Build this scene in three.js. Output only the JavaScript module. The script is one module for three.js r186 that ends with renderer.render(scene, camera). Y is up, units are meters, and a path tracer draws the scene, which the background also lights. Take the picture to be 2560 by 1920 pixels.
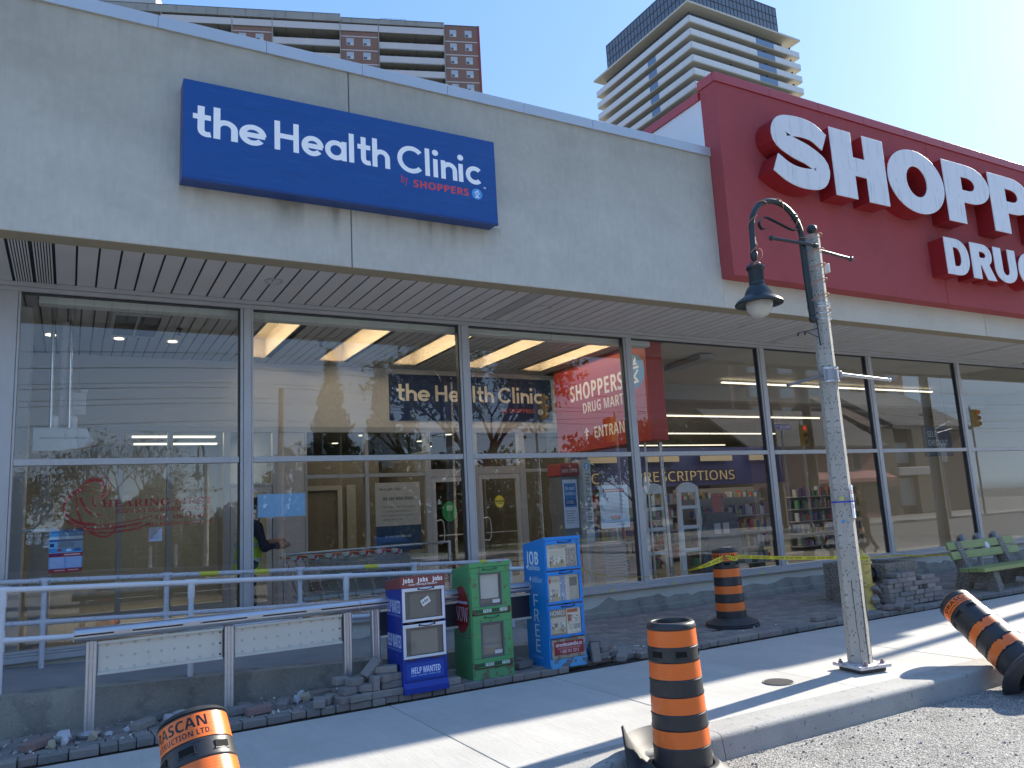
import * as THREE from 'three';
import { mergeGeometries } from 'three/addons/utils/BufferGeometryUtils.js';
import { ConvexGeometry } from 'three/addons/geometries/ConvexGeometry.js';
import { RoundedBoxGeometry } from 'three/addons/geometries/RoundedBoxGeometry.js';
import { MarchingCubes } from 'three/addons/objects/MarchingCubes.js';
import { FontLoader } from 'three/addons/loaders/FontLoader.js';
import { RectAreaLightUniformsLib } from 'three/addons/lights/RectAreaLightUniformsLib.js';

// ---------------------------------------------------------------- camera, sky, sun, exposure
const scene = new THREE.Scene();
const camera = new THREE.PerspectiveCamera(52.2446, 4 / 3, 0.05, 2000);
camera.position.set(0, 1.62, 0);
camera.rotation.set(0.16302, -0.51701, -0.05463, 'YXZ');
const renderer = new THREE.WebGLRenderer({ antialias: true });
renderer.toneMapping = THREE.LinearToneMapping;
renderer.toneMappingExposure = 2.5;
renderer.shadowMap.enabled = true;
const SUN_AZ = 7.5 * Math.PI / 180, SUN_EL = 29.5 * Math.PI / 180;
const SUN = new THREE.Vector3(Math.cos(SUN_AZ) * Math.cos(SUN_EL), Math.sin(SUN_EL), -Math.sin(SUN_AZ) * Math.cos(SUN_EL));
function makeSky() {
  const W = 512, H = 256, data = new Float32Array(W * H * 4);
  const sm = (a, b, x) => { const t = Math.min(1, Math.max(0, (x - a) / (b - a))); return t * t * (3 - 2 * t); };
  for (let r = 0; r < H; r++) {
    const el = ((r + 0.5) / H - 0.5) * Math.PI, y = Math.sin(el);
    for (let c = 0; c < W; c++) {
      const az = ((c + 0.5) / W - 0.5) * 2 * Math.PI, x = Math.cos(az) * Math.cos(el), z = Math.sin(az) * Math.cos(el);
      const mu = x * SUN.x + y * SUN.y + z * SUN.z;
      const h = Math.exp(-Math.max(0, y) * 4.2);                       // thicker air towards the horizon
      let R = 0.085 + 0.33 * h, G = 0.205 + 0.33 * h, B = 0.47 + 0.17 * h;
      const ray = 0.80 + 0.28 * mu * mu; R *= ray; G *= ray; B *= ray;
      const g = 0.72, mie = (1 - g * g) / Math.pow(1 + g * g - 2 * g * mu, 1.5);
      const m = 0.030 * mie * (0.55 + 0.45 * h); R += m * 1.06; G += m; B += m * 0.82;
      if (y < 0) { const k = sm(0, -0.12, y); R += (0.16 - R) * k; G += (0.16 - G) * k; B += (0.16 - B) * k; }
      const i = (r * W + c) * 4; data[i] = R; data[i + 1] = G; data[i + 2] = B; data[i + 3] = 1;
    }
  }
  const t = new THREE.DataTexture(data, W, H, THREE.RGBAFormat, THREE.FloatType);
  t.mapping = THREE.EquirectangularReflectionMapping; t.magFilter = THREE.LinearFilter; t.minFilter = THREE.LinearFilter; t.needsUpdate = true;
  return t;
}
scene.background = makeSky();
scene.environment = scene.background;
const sun = new THREE.DirectionalLight(new THREE.Color().setRGB(1, 0.93, 0.80), 4.3);
sun.position.copy(SUN).multiplyScalar(120); sun.castShadow = true;
Object.assign(sun.shadow.camera, { left: -60, right: 60, top: 60, bottom: -60, near: 1, far: 400 });
sun.shadow.mapSize.set(4096, 4096); sun.shadow.radius = 1.2;
scene.add(sun, sun.target);
RectAreaLightUniformsLib.init();

// ---------------------------------------------------------------- helpers
const D2R = Math.PI / 180;
function rng(seed) { let s = seed | 0; return () => { s = (s + 0x6d2b79f5) | 0; let t = Math.imul(s ^ (s >>> 15), 1 | s); t = (t + Math.imul(t ^ (t >>> 7), 61 | t)) ^ t; return ((t ^ (t >>> 14)) >>> 0) / 4294967296; }; }
const V = (x, y, z) => new THREE.Vector3(x, y, z);
const used = new Map();
function numbered(name) { const n = used.get(name) ?? 0; used.set(name, n + 1); return n ? `${name}_${String(n).padStart(3, '0')}` : name; }
function tag(o, label, category, group) { o.userData.label = label; o.userData.category = category; if (group) o.userData.group = group; return o; }
function thing(name, label, category, pos = [0, 0, 0], ry = 0, group) {
  const g = new THREE.Group(); g.name = numbered(name); scene.add(g); g.position.set(...pos); g.rotation.y = ry; return tag(g, label, category, group);
}
function copyOf(o, label, pos, ry) {
  const c = o.clone(); c.name = numbered(o.name.replace(/_\d{3}$/, '')); scene.add(c); c.userData = { ...o.userData }; if (label) c.userData.label = label;
  if (pos) c.position.set(...pos); if (ry !== undefined) c.rotation.y = ry; return c;
}
function merge(list) {
  const out = [];
  for (let g of [].concat(list)) {
    g = g.index ? g.toNonIndexed() : g.clone();
    for (const k of Object.keys(g.attributes)) if (!['position', 'normal', 'uv'].includes(k)) g.deleteAttribute(k);
    g.clearGroups && g.clearGroups();
    if (!g.attributes.normal) g.computeVertexNormals();
    if (!g.attributes.uv) g.setAttribute('uv', new THREE.Float32BufferAttribute(new Float32Array(g.attributes.position.count * 2), 2));
    out.push(g);
  }
  return out.length === 1 ? out[0] : mergeGeometries(out);
}
// uv in metres from the largest axis of each face
function muv(g0, ox = 0, oy = 0) {
  const g = g0.index ? g0.toNonIndexed() : g0, p = g.attributes.position, uv = new Float32Array(p.count * 2), a = V(), b = V(), c = V(), n = V();
  for (let i = 0; i < p.count; i += 3) {
    a.fromBufferAttribute(p, i); b.fromBufferAttribute(p, i + 1); c.fromBufferAttribute(p, i + 2);
    n.copy(b).sub(a).cross(c.clone().sub(a)); const x = Math.abs(n.x), y = Math.abs(n.y), z = Math.abs(n.z);
    [a, b, c].forEach((q, k) => { const s = x >= y && x >= z ? [q.z, q.y] : y >= z ? [q.x, q.z] : [q.x, q.y]; uv[(i + k) * 2] = s[0] + ox; uv[(i + k) * 2 + 1] = s[1] + oy; });
  }
  g.setAttribute('uv', new THREE.BufferAttribute(uv, 2)); return g;
}
function mesh(name, geoms, mat, parent, o = {}) {
  let g = Array.isArray(geoms) ? merge(geoms) : geoms;
  if (o.metric !== false && !o.keepuv) g = muv(g, o.ox ?? 0, o.oy ?? 0);
  const m = new THREE.Mesh(g, mat); m.castShadow = true; m.receiveShadow = true;
  m.name = parent ? name : numbered(name);
  if (o.kind) m.userData.kind = o.kind; if (o.label) m.userData.label = o.label;
  (parent ?? scene).add(m); return m;
}
const part = (parent, name, geoms, mat, o) => mesh(name, geoms, mat, parent, o);
function structure(name, geoms, mat, o = {}) { const m = mesh(name, geoms, mat, null, o); m.userData.kind = 'structure'; return m; }
const xf = (g, x = 0, y = 0, z = 0, rx = 0, ry = 0, rz = 0) => { if (rz) g.rotateZ(rz); if (rx) g.rotateX(rx); if (ry) g.rotateY(ry); g.translate(x, y, z); return g; };
const bx = (x, y, z, w, h, d, rx, ry, rz) => xf(new THREE.BoxGeometry(w, h, d), x, y, z, rx, ry, rz);
const bb = (x0, x1, y0, y1, z0, z1) => bx((x0 + x1) / 2, (y0 + y1) / 2, (z0 + z1) / 2, Math.abs(x1 - x0), Math.abs(y1 - y0), Math.abs(z1 - z0));
const rb = (x, y, z, w, h, d, r = 0.006, rx, ry, rz, seg = 1) => xf(new RoundedBoxGeometry(w, h, d, seg, Math.min(r, w / 2.1, h / 2.1, d / 2.1)), x, y, z, rx, ry, rz);
const rbb = (x0, x1, y0, y1, z0, z1, r = 0.006) => rb((x0 + x1) / 2, (y0 + y1) / 2, (z0 + z1) / 2, Math.abs(x1 - x0), Math.abs(y1 - y0), Math.abs(z1 - z0), r);
function cyl(a, b, r0, r1 = r0, seg = 16, open = false) {          // cylinder from a to b
  const A = V(...a), B = V(...b), d = B.clone().sub(A), g = new THREE.CylinderGeometry(r1, r0, d.length(), seg, 1, open);
  g.applyQuaternion(new THREE.Quaternion().setFromUnitVectors(V(0, 1, 0), d.clone().normalize())); g.translate((A.x + B.x) / 2, (A.y + B.y) / 2, (A.z + B.z) / 2); return g;
}
const bar = (a, b, w = 0.004) => cyl(a, b, w, w, 5, true);
const tube = (pts, r, n = 40, seg = 8, closed = false) => new THREE.TubeGeometry(new THREE.CatmullRomCurve3(pts.map((p) => V(...p)), closed), n, r, seg, closed);
const lathe = (prof, seg = 32) => new THREE.LatheGeometry(prof.map(([r, y]) => new THREE.Vector2(r, y)), seg);
const quad = (x0, x1, y0, y1, z) => { const g = new THREE.PlaneGeometry(x1 - x0, y1 - y0); g.translate((x0 + x1) / 2, (y0 + y1) / 2, z); return g; };
function chamfer(w, h, d, c, jit = 0, rnd = null) {
  const P = []; for (const sx of [-1, 1]) for (const sy of [-1, 1]) for (const sz of [-1, 1]) {
    const j = () => (rnd ? (rnd() - 0.5) * jit : 0), X = sx * w / 2, Y = sy * h / 2, Z = sz * d / 2;
    P.push(V(X - sx * c + j(), Y, Z - sz * c + j()), V(X, Y - sy * c + j(), Z - sz * c + j()), V(X - sx * c + j(), Y - sy * c + j(), Z));
  } return new ConvexGeometry(P);
}
// ---------------------------------------------------------------- noise and textures
function noise2(seed, period) {
  const r = rng(seed), n = period, T = new Float32Array(n * n); for (let i = 0; i < n * n; i++) T[i] = r();
  return (u, v) => { const x = u * n, y = v * n, xi = Math.floor(x), yi = Math.floor(y), fx = x - xi, fy = y - yi, sx = fx * fx * (3 - 2 * fx), sy = fy * fy * (3 - 2 * fy);
    const w = (i) => ((i % n) + n) % n, x0 = w(xi), x1 = w(xi + 1), y0 = w(yi) * n, y1 = w(yi + 1) * n;
    const a = T[y0 + x0], b = T[y0 + x1], c = T[y1 + x0], d = T[y1 + x1]; return a + (b - a) * sx + (c - a) * sy + (a - b - c + d) * sx * sy; };
}
function fbm(seed, base, oct, gain = 0.5) { const L = []; for (let i = 0; i < oct; i++) L.push(noise2(seed + i * 17, base << i)); return (u, v) => { let s = 0, a = 1, t = 0; for (const f of L) { s += a * f(u, v); t += a; a *= gain; } return s / t; }; }
function dtex(n, fn, srgb = false, m = n) {
  const d = new Uint8Array(n * m * 4), q = srgb ? (x) => (x <= 0.0031308 ? 12.92 * x : 1.055 * Math.pow(x, 1 / 2.4) - 0.055) : (x) => x;
  for (let y = 0; y < m; y++) for (let x = 0; x < n; x++) { const c = fn((x + 0.5) / n, (y + 0.5) / m, x, y), i = (y * n + x) * 4; for (let k = 0; k < 3; k++) d[i + k] = 255 * Math.min(1, Math.max(0, q(Array.isArray(c) ? c[k] : c))); d[i + 3] = 255; }
  const t = new THREE.DataTexture(d, n, m); t.wrapS = t.wrapT = THREE.RepeatWrapping; t.magFilter = t.minFilter = THREE.LinearFilter; if (srgb) t.colorSpace = THREE.SRGBColorSpace; t.needsUpdate = true; return t;
}
const rep = (t, s, s2 = s) => { const c = t.clone(); c.repeat.set(1 / s, 1 / s2); c.needsUpdate = true; return c; };
function ctex(w, h, draw, o = {}) {
  const c = document.createElement('canvas'); c.width = w; c.height = h; const g = c.getContext('2d'); draw(g, w, h);
  const t = new THREE.CanvasTexture(c); if (o.srgb !== false) t.colorSpace = THREE.SRGBColorSpace; if (o.wrap) t.wrapS = t.wrapT = THREE.RepeatWrapping; t.magFilter = THREE.LinearFilter; return t;
}
const std = (r, g, b, rough = 0.7, o = {}) => { const m = new THREE.MeshStandardMaterial({ roughness: rough, ...o }); m.color.setRGB(r, g, b); return m; };
const phys = (r, g, b, rough, o = {}) => { const m = new THREE.MeshPhysicalMaterial({ roughness: rough, ...o }); m.color.setRGB(r, g, b); return m; };
const mapped = (map, rough = 0.8, o = {}) => new THREE.MeshStandardMaterial({ map, roughness: rough, ...o });

const nA = fbm(11, 4, 6), nB = fbm(23, 32, 4), nC = fbm(31, 128, 2), nD = fbm(47, 8, 4), nLow = fbm(53, 2, 4);
const sstep = (a, b, x) => { const t = Math.min(1, Math.max(0, (x - a) / (b - a))); return t * t * (3 - 2 * t); };
const lerp = (a, b, t) => a + (b - a) * t, mix3 = (a, b, t) => [lerp(a[0], b[0], t), lerp(a[1], b[1], t), lerp(a[2], b[2], t)], mul3 = (a, k) => [a[0] * k, a[1] * k, a[2] * k];
const grainBump = dtex(512, (u, v) => 0.55 * nC(u, v) + 0.3 * nB(u, v) + 0.15 * nA(u, v));
const T = {
  stuccoBump: grainBump,
  walk: dtex(1024, (u, v) => { const b = nB(u * 1, v * 0.06 + 0.3) * 0.5 + nC(u, v * 0.05) * 0.5, m = nA(u, v); const k = 0.92 + 0.16 * (b - 0.5) + 0.28 * (m - 0.5) + 0.06 * (nC(u, v) - 0.5); return mul3([0.50, 0.485, 0.45], k); }, true),
  walkBump: dtex(512, (u, v) => 0.6 * nC(u, v * 0.05) + 0.25 * nB(u, v * 0.1) + 0.15 * nC(v, u)),
  kerb: dtex(512, (u, v) => { const k = 0.82 + 0.35 * (nA(u, v) - 0.5) + 0.12 * (nC(u, v) - 0.5), pit = sstep(0.74, 0.8, nB(v, u)) * 0.35; return mul3([0.47, 0.46, 0.43], k * (1 - pit)); }, true),
  oldConc: dtex(1024, (u, v) => { const a = nA(u, v), b = nD(v, u), g = nC(u, v); let k = 0.70 + 0.7 * (a - 0.5) + 0.25 * (g - 0.5); const st = sstep(0.52, 0.68, b); let c = mix3([0.34, 0.32, 0.275], [0.25, 0.24, 0.215], st); const chip = sstep(0.70, 0.76, nB(u, v)); c = mix3(c, [0.42, 0.40, 0.36], chip * 0.5); return mul3(c, k + 0.2); }, true),
  ramp: dtex(512, (u, v) => { const k = 0.85 + 0.35 * (nA(u, v) - 0.5) + 0.1 * (nC(u, v) - 0.5); return mul3([0.33, 0.335, 0.34], k); }, true),
  road: dtex(1024, (u, v) => { const a = nC(u, v), b = nB(u, v), m = nA(u, v); const s = sstep(0.35, 0.7, a); let c = mix3([0.19, 0.185, 0.175], [0.47, 0.455, 0.42], s); c = mul3(c, 0.75 + 0.45 * (m - 0.3) + 0.35 * (b - 0.5)); return c; }, true),
  roadBump: dtex(1024, (u, v) => 0.7 * nC(u, v) + 0.3 * nB(v, u)),
  soil: dtex(256, (u, v) => mul3([0.11, 0.095, 0.075], 0.5 + nB(u, v)), true),
  pole: dtex(512, (u, v) => { const a = nB(u, v), b = nC(u, v); let c = mul3([0.48, 0.46, 0.41], 0.9 + 0.3 * (nA(u, v) - 0.5) + 0.15 * (b - 0.5)); const sp = sstep(0.69, 0.73, nB(v + 0.37, u)); c = mix3(c, [0.10, 0.095, 0.085], sp * 0.85); const sp2 = sstep(0.78, 0.85, b); c = mix3(c, [0.2, 0.19, 0.17], sp2 * 0.6); return c; }, true),
  aggregate: dtex(512, (u, v) => { const a = nC(u, v), b = nB(u, v); const pal = b < 0.42 ? [0.17, 0.15, 0.125] : b < 0.56 ? [0.34, 0.30, 0.24] : [0.44, 0.41, 0.36]; return mul3(mix3(pal, [0.2, 0.185, 0.165], sstep(0.5, 0.62, a)), 0.9); }, true),
  rustGrime: dtex(512, (u, v) => { const s = sstep(0.50, 0.75, nD(u, v)); return [lerp(1, 0.72, s), lerp(1, 0.66, s), lerp(1, 0.6, s)]; }, true),
};
const WHITE = std(0.78, 0.78, 0.78, 0.6), BLACK = std(0.012, 0.012, 0.013, 0.5);
const fontBold = await new FontLoader().loadAsync('fonts/droid/droid_sans_bold.typeface.json');

// ---------------------------------------------------------------- the setting: ground, road, kerb, pavement, paved strip
const ROAD_Y = -0.17;
const roadMat = mapped(rep(T.road, 1.1), 0.95, { bumpMap: rep(T.roadBump, 1.1), bumpScale: 0.016 });
const farRoadMat = std(0.20, 0.195, 0.185, 0.95);
const walkMat = mapped(rep(T.walk, 1.9), 0.9, { bumpMap: rep(T.walkBump, 0.5), bumpScale: 0.0025 });
const kerbMat = mapped(rep(T.kerb, 1.3), 0.9, { bumpMap: rep(grainBump, 0.4), bumpScale: 0.006 });
const oldConcMat = mapped(rep(T.oldConc, 1.6), 0.95, { bumpMap: rep(T.oldConc, 0.8), bumpScale: 0.012 });
const rampMat = mapped(rep(T.ramp, 1.5), 0.95, { bumpMap: rep(grainBump, 0.5), bumpScale: 0.004 });
const soilMat = mapped(rep(T.soil, 0.5), 1, { bumpMap: rep(grainBump, 0.2), bumpScale: 0.02 });
structure('ground', [bx(0, -0.32, 0, 1600, 0.02, 1600)], std(0.16, 0.16, 0.13, 1));
structure('road', [bb(-14, 26, ROAD_Y - 0.1, ROAD_Y, -4.41, 9.9)], roadMat);
{ const g = []; g.push(bb(-90, -14.002, ROAD_Y - 0.1, ROAD_Y, -4.41, 9.9), bb(26.002, 140, ROAD_Y - 0.1, ROAD_Y, -4.41, 9.9)); structure('road', g, farRoadMat); }
{ // loose grit and stones left on the milled road
  const r = rng(5), N = 2600, g = new THREE.IcosahedronGeometry(1, 0), m = new THREE.InstancedMesh(g, std(0.38, 0.365, 0.33, 0.95), N), M = new THREE.Matrix4(), q = new THREE.Quaternion(), e = new THREE.Euler(), c = new THREE.Color();
  for (let i = 0; i < N; i++) { const s = 0.0025 + 0.008 * Math.pow(r(), 3), x = 2.6 + 8 * r(), z = -4.40 + 2.4 * Math.pow(r(), 1.4); e.set(r() * 6, r() * 6, r() * 6); q.setFromEuler(e); M.compose(V(x, ROAD_Y + s * 0.35, z), q, V(s * 1.3, s * 0.8, s)); m.setMatrixAt(i, M); const k = 0.45 + 0.9 * r(); m.setColorAt(i, c.setRGB(k, k * 0.98, k * 0.94)); }
  m.name = 'road_grit'; m.userData.kind = 'stuff'; m.castShadow = m.receiveShadow = true; scene.add(m);
}
{ // kerb: rounded nose, slight batter on its face, joints every few metres
  const sh = new THREE.Shape(), r = 0.035, f = -4.425; sh.moveTo(-4.72, -0.4); sh.lineTo(-4.72, 0); sh.lineTo(f - r - 0.03, 0);
  sh.quadraticCurveTo(f - 0.028, -0.002, f - 0.022, -r); sh.lineTo(f + 0.004, ROAD_Y - 0.02); sh.lineTo(f + 0.004, -0.4); sh.closePath();
  const k = thing('concrete_kerb', 'new pale concrete kerb with rounded nose between pavement and road', 'kerb'); k.userData.kind = 'structure';
  let x = -12;
  for (const L of [8, 8.08, 4.2, 4.2, 4.2, 4.2, 8, 8, 30]) {   // the section is drawn as (z, y) and runs along x
    const e = new THREE.ExtrudeGeometry(sh, { depth: L - 0.007, bevelEnabled: false, curveSegments: 6 }), q = e.attributes.position, n = new Float32Array(q.count * 3);
    for (let i = 0; i < q.count; i += 3) [0, 2, 1].forEach((j, c) => { n[(i + c) * 3] = x + q.getZ(i + j); n[(i + c) * 3 + 1] = q.getY(i + j); n[(i + c) * 3 + 2] = q.getX(i + j); });
    const g = new THREE.BufferGeometry(); g.setAttribute('position', new THREE.BufferAttribute(n, 3)); g.computeVertexNormals(); part(k, 'kerb_segment', g, kerbMat); x += L;
  }
}
{ // pavement slabs with tooled joints
  const s = thing('pavement', 'new brushed concrete pavement of large slabs beside the kerb', 'pavement'); s.userData.kind = 'structure';
  const xs = [-12, -7.7, -5.98, -4.28, -2.58, -0.86, 0.84, 2.53, 4.22, 5.92, 7.62, 9.32, 11.02, 12.72, 14.42, 16.12, 20, 26, 60];
  for (let i = 0; i + 1 < xs.length; i++) part(s, 'slab', rbb(xs[i] + 0.0025, xs[i + 1] - 0.0025, -0.15, 0.001 * ((i * 7) % 3 - 1), -6.95, -4.7235, 0.007), walkMat, { ox: i * 0.37 });
}
structure('trench_soil', [bb(-12, 40, -0.3, -0.085, -7.12, -6.9)], soilMat);
structure('paver_bed', [bb(-12, 60, -0.2, -0.012, -9.75, -7.06)], soilMat);
// paved strip: every paver near enough to be told apart is its own piece
const paverMats = [[0.255, 0.235, 0.215], [0.29, 0.262, 0.245], [0.225, 0.215, 0.205], [0.31, 0.285, 0.255], [0.27, 0.232, 0.212]].map((c, i) => { const m = mapped(rep(dtex(128, (u, v) => mul3(c, 0.72 + 0.35 * nB(u, v + i * 0.2) + 0.25 * nC(u + i * 0.13, v)), true), 0.3), 0.95, { bumpMap: rep(grainBump, 0.15), bumpScale: 0.004 }); return m; });
{
  const strip = thing('paved_strip', 'strip of small grey concrete pavers along the shop front', 'paving'); strip.userData.kind = 'structure';
  const r = rng(77), gs = {}, geo = (w, d, k) => { const key = w + '_' + d + '_' + k; return gs[key] ??= muv(chamfer(w - 0.007, 0.062, d - 0.007, 0.006, 0.003, rng(k + 3)), k * 0.11, k * 0.07); };
  let count = 0; const inst = [];
  for (let row = 0; row < 20; row++) {
    const d = 0.127, z = -7.035 - (row + 0.5) * d; let x = -1.9 + (row % 2) * 0.07 + 0.03 * r();
    while (x < 17) {
      const w = r() < 0.55 ? 0.127 : 0.2, xc = x + w / 2; x += w;
      if (z < -7.86 && xc < 5.3) continue; if (z < -9.5) continue;
      const hole = Math.hypot((xc - 4.95) / 0.5, (z + 7.02) / 0.13) < 1 || Math.hypot((xc - 6.9) / 0.3, (z + 7.6) / 0.2) < 0.55 && r() < 0.5;
      if (hole) continue;
      const y = 0.022 + 0.007 * (r() - 0.5) + 0.02 * sstep(-7.2, -9.4, z), k = Math.floor(r() * 3), mi = Math.floor(r() * 5), ry = (r() - 0.5) * 0.05, rz = (r() - 0.5) * 0.03, zz = z + (r() - 0.5) * 0.012 + (row === 0 ? 0.02 * (r() - 0.5) : 0);
      const near = (xc < 2.75 && z > -7.9) || (row < 2 && xc < 10.5);
      if (near && count < 298) { count++; const m = part(strip, numbered('paver'), geo(w, d, k), paverMats[mi], { keepuv: true }); m.position.set(xc, y, zz); m.rotation.set(rz, ry, rz * 0.7); }
      else inst.push([xc, y, zz, ry, rz, w, mi]);
    }
  }
  for (let mi = 0; mi < 5; mi++) for (const w of [0.127, 0.2]) {
    const L = inst.filter((e) => e[6] === mi && e[5] === w); const m = new THREE.InstancedMesh(geo(w, 0.127, mi % 3), paverMats[mi], L.length), M = new THREE.Matrix4(), q = new THREE.Quaternion();
    L.forEach((e, i) => { q.setFromEuler(new THREE.Euler(e[4], e[3], e[4] * 0.6)); M.compose(V(e[0], e[1], e[2]), q, V(1, 1, 1)); m.setMatrixAt(i, M); });
    m.name = numbered('paver_field'); m.userData.kind = 'stuff'; m.castShadow = m.receiveShadow = true; strip.add(m);
  }
}
{ // entrance ramp with its low kerb wall, rising to the left
  const top = (x) => 0.38 - 0.043 * (x + 0.44), x0 = -4, x1 = 5.25;
  const P = (x, y, z) => [x, y, z], quadG = (a, b, c, d) => { const g = new THREE.BufferGeometry(); g.setAttribute('position', new THREE.Float32BufferAttribute([...a, ...b, ...c, ...a, ...c, ...d], 3)); g.computeVertexNormals(); return g; };
  const ramp = thing('entrance_ramp', 'grey concrete ramp with a rough low side wall, rising to the left under the windows', 'ramp'); ramp.userData.kind = 'structure';
  const wallBlock = (za, zb, dy0, drop) => { const n = 24, gl = []; for (let i = 0; i < n; i++) { const a = lerp(x0, x1, i / n), b = lerp(x0, x1, (i + 1) / n), ya = top(a) - dy0, yb = top(b) - dy0; gl.push(quadG(P(a, ya, za), P(b, yb, za), P(b, yb, zb), P(a, ya, zb)), quadG(P(a, -0.05, za), P(b, -0.05, za), P(b, yb, za), P(a, ya, za))); } const ye = top(x1) - dy0; gl.push(quadG(P(x1, -0.05, za), P(x1, -0.05, zb), P(x1, ye, zb), P(x1, ye, za))); return gl; };
  part(ramp, 'side_wall', wallBlock(-7.86, -8.07, 0, 0), oldConcMat);
  part(ramp, 'walking_surface', wallBlock(-8.0705, -9.62, 0.012, 0), rampMat);
}

// ---------------------------------------------------------------- the shop building
const GZ = -9.66, FZ = -7.9;                                    // glass plane, fascia face
const alu = (k, ro) => mapped(rep(dtex(256, (u, v) => mul3([0.47, 0.475, 0.49], k * (0.92 + 0.16 * nA(u, v) + 0.08 * (nB(u, v * 0.1) - 0.5))), true), 0.9), ro, { metalness: 0.35 });
const frameMat = alu(1, 0.42), railMat = alu(1.0, 0.5);
const frameDark = std(0.035, 0.036, 0.042, 0.5);
const glassMat = phys(1, 1, 1, 0.0, { transmission: 1, thickness: 0, ior: 2.0 }); glassMat.color.setRGB(0.93, 0.955, 0.95);
const stain1 = noise2(301, 96), stain2 = noise2(302, 24), wA = fbm(311, 8, 5), wB = fbm(317, 64, 3), wL = fbm(331, 3, 4);
function fasciaTex() {                                            // x -4 .. 8.04, y 4.33 .. 6.66 : trowelled stucco with rain streaks under the sign and the coping
  const x0 = -4, x1 = 8.04, y0 = 4.33, y1 = 6.66;
  return dtex(2048, (u, v) => {
    const x = lerp(x0, x1, u), y = lerp(y0, y1, v), lo = wL(u * 1.0, v * 0.33), m = wA(u * 3, v), g = wB(u * 3, v * 0.6);
    let c = mix3([0.515, 0.485, 0.405], [0.60, 0.585, 0.52], sstep(0.3, 0.7, lo * 0.6 + (1 - v) * 0.45)); c = mul3(c, 0.92 + 0.16 * (m - 0.5) + 0.10 * (g - 0.5) + 0.09 * (wB(u * 7, v * 0.2) - 0.5));
    const run = (top, len, amp, nz) => { if (y > top) return 0; const t = (top - y) / len; return t > 1 ? 0 : amp * (1 - t) * (1 - t) * nz; };
    const nx = sstep(0.45, 0.85, stain1(u * 1.7, 0.2)) * 0.8 + 0.5 * sstep(0.45, 0.8, stain2(u * 3, 0.6));
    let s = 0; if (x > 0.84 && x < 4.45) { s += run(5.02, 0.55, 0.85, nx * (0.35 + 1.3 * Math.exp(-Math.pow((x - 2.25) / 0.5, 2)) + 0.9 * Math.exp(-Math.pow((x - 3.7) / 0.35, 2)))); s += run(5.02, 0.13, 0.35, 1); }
    s += run(6.62, 0.5, 0.32, 0.35 + 0.6 * nx);
    s += 0.10 * sstep(0.55, 0.8, wA(u * 2 + 0.3, v * 0.7));
    c = mix3(c, [0.25, 0.235, 0.195], Math.min(0.75, s));
    const sp = sstep(0.80, 0.86, wB(u * 5, v * 1.3)) * 0.10; return mix3(c, [0.8, 0.79, 0.76], sp);
  }, true, 512);
}
const fasciaMat = mapped(fasciaTex(), 0.92, { bumpMap: rep(grainBump, 0.055, 0.28), bumpScale: 0.003 });
const stuccoPlain = mapped(rep(dtex(512, (u, v) => mul3([0.56, 0.54, 0.465], 0.85 + 0.3 * nA(u, v) + 0.1 * (nC(u, v) - 0.5)), true), 3), 0.92, { bumpMap: rep(grainBump, 0.5), bumpScale: 0.003 });
const tanMat = mapped(rep(dtex(256, (u, v) => mul3([0.36, 0.305, 0.215], 0.8 + 0.4 * nA(u, v)), true), 2), 0.95);
const soffitMats = [0, 1, 2].map((i) => mapped(rep(dtex(128, (u, v) => mul3([0.60, 0.585, 0.575], 0.93 + 0.12 * nA(u + i * 0.3, v) - 0.02 * i), true), 1.2), 0.5));
const copMat = mapped(rep(dtex(256, (u, v) => mul3([0.50, 0.55, 0.60], 0.95 + 0.1 * nA(u, v)), true), 2), 0.35, { metalness: 0.25 });
const bld = thing('storefront_building', 'long low stucco shop building with a row of tall aluminium framed windows', 'building');
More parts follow.
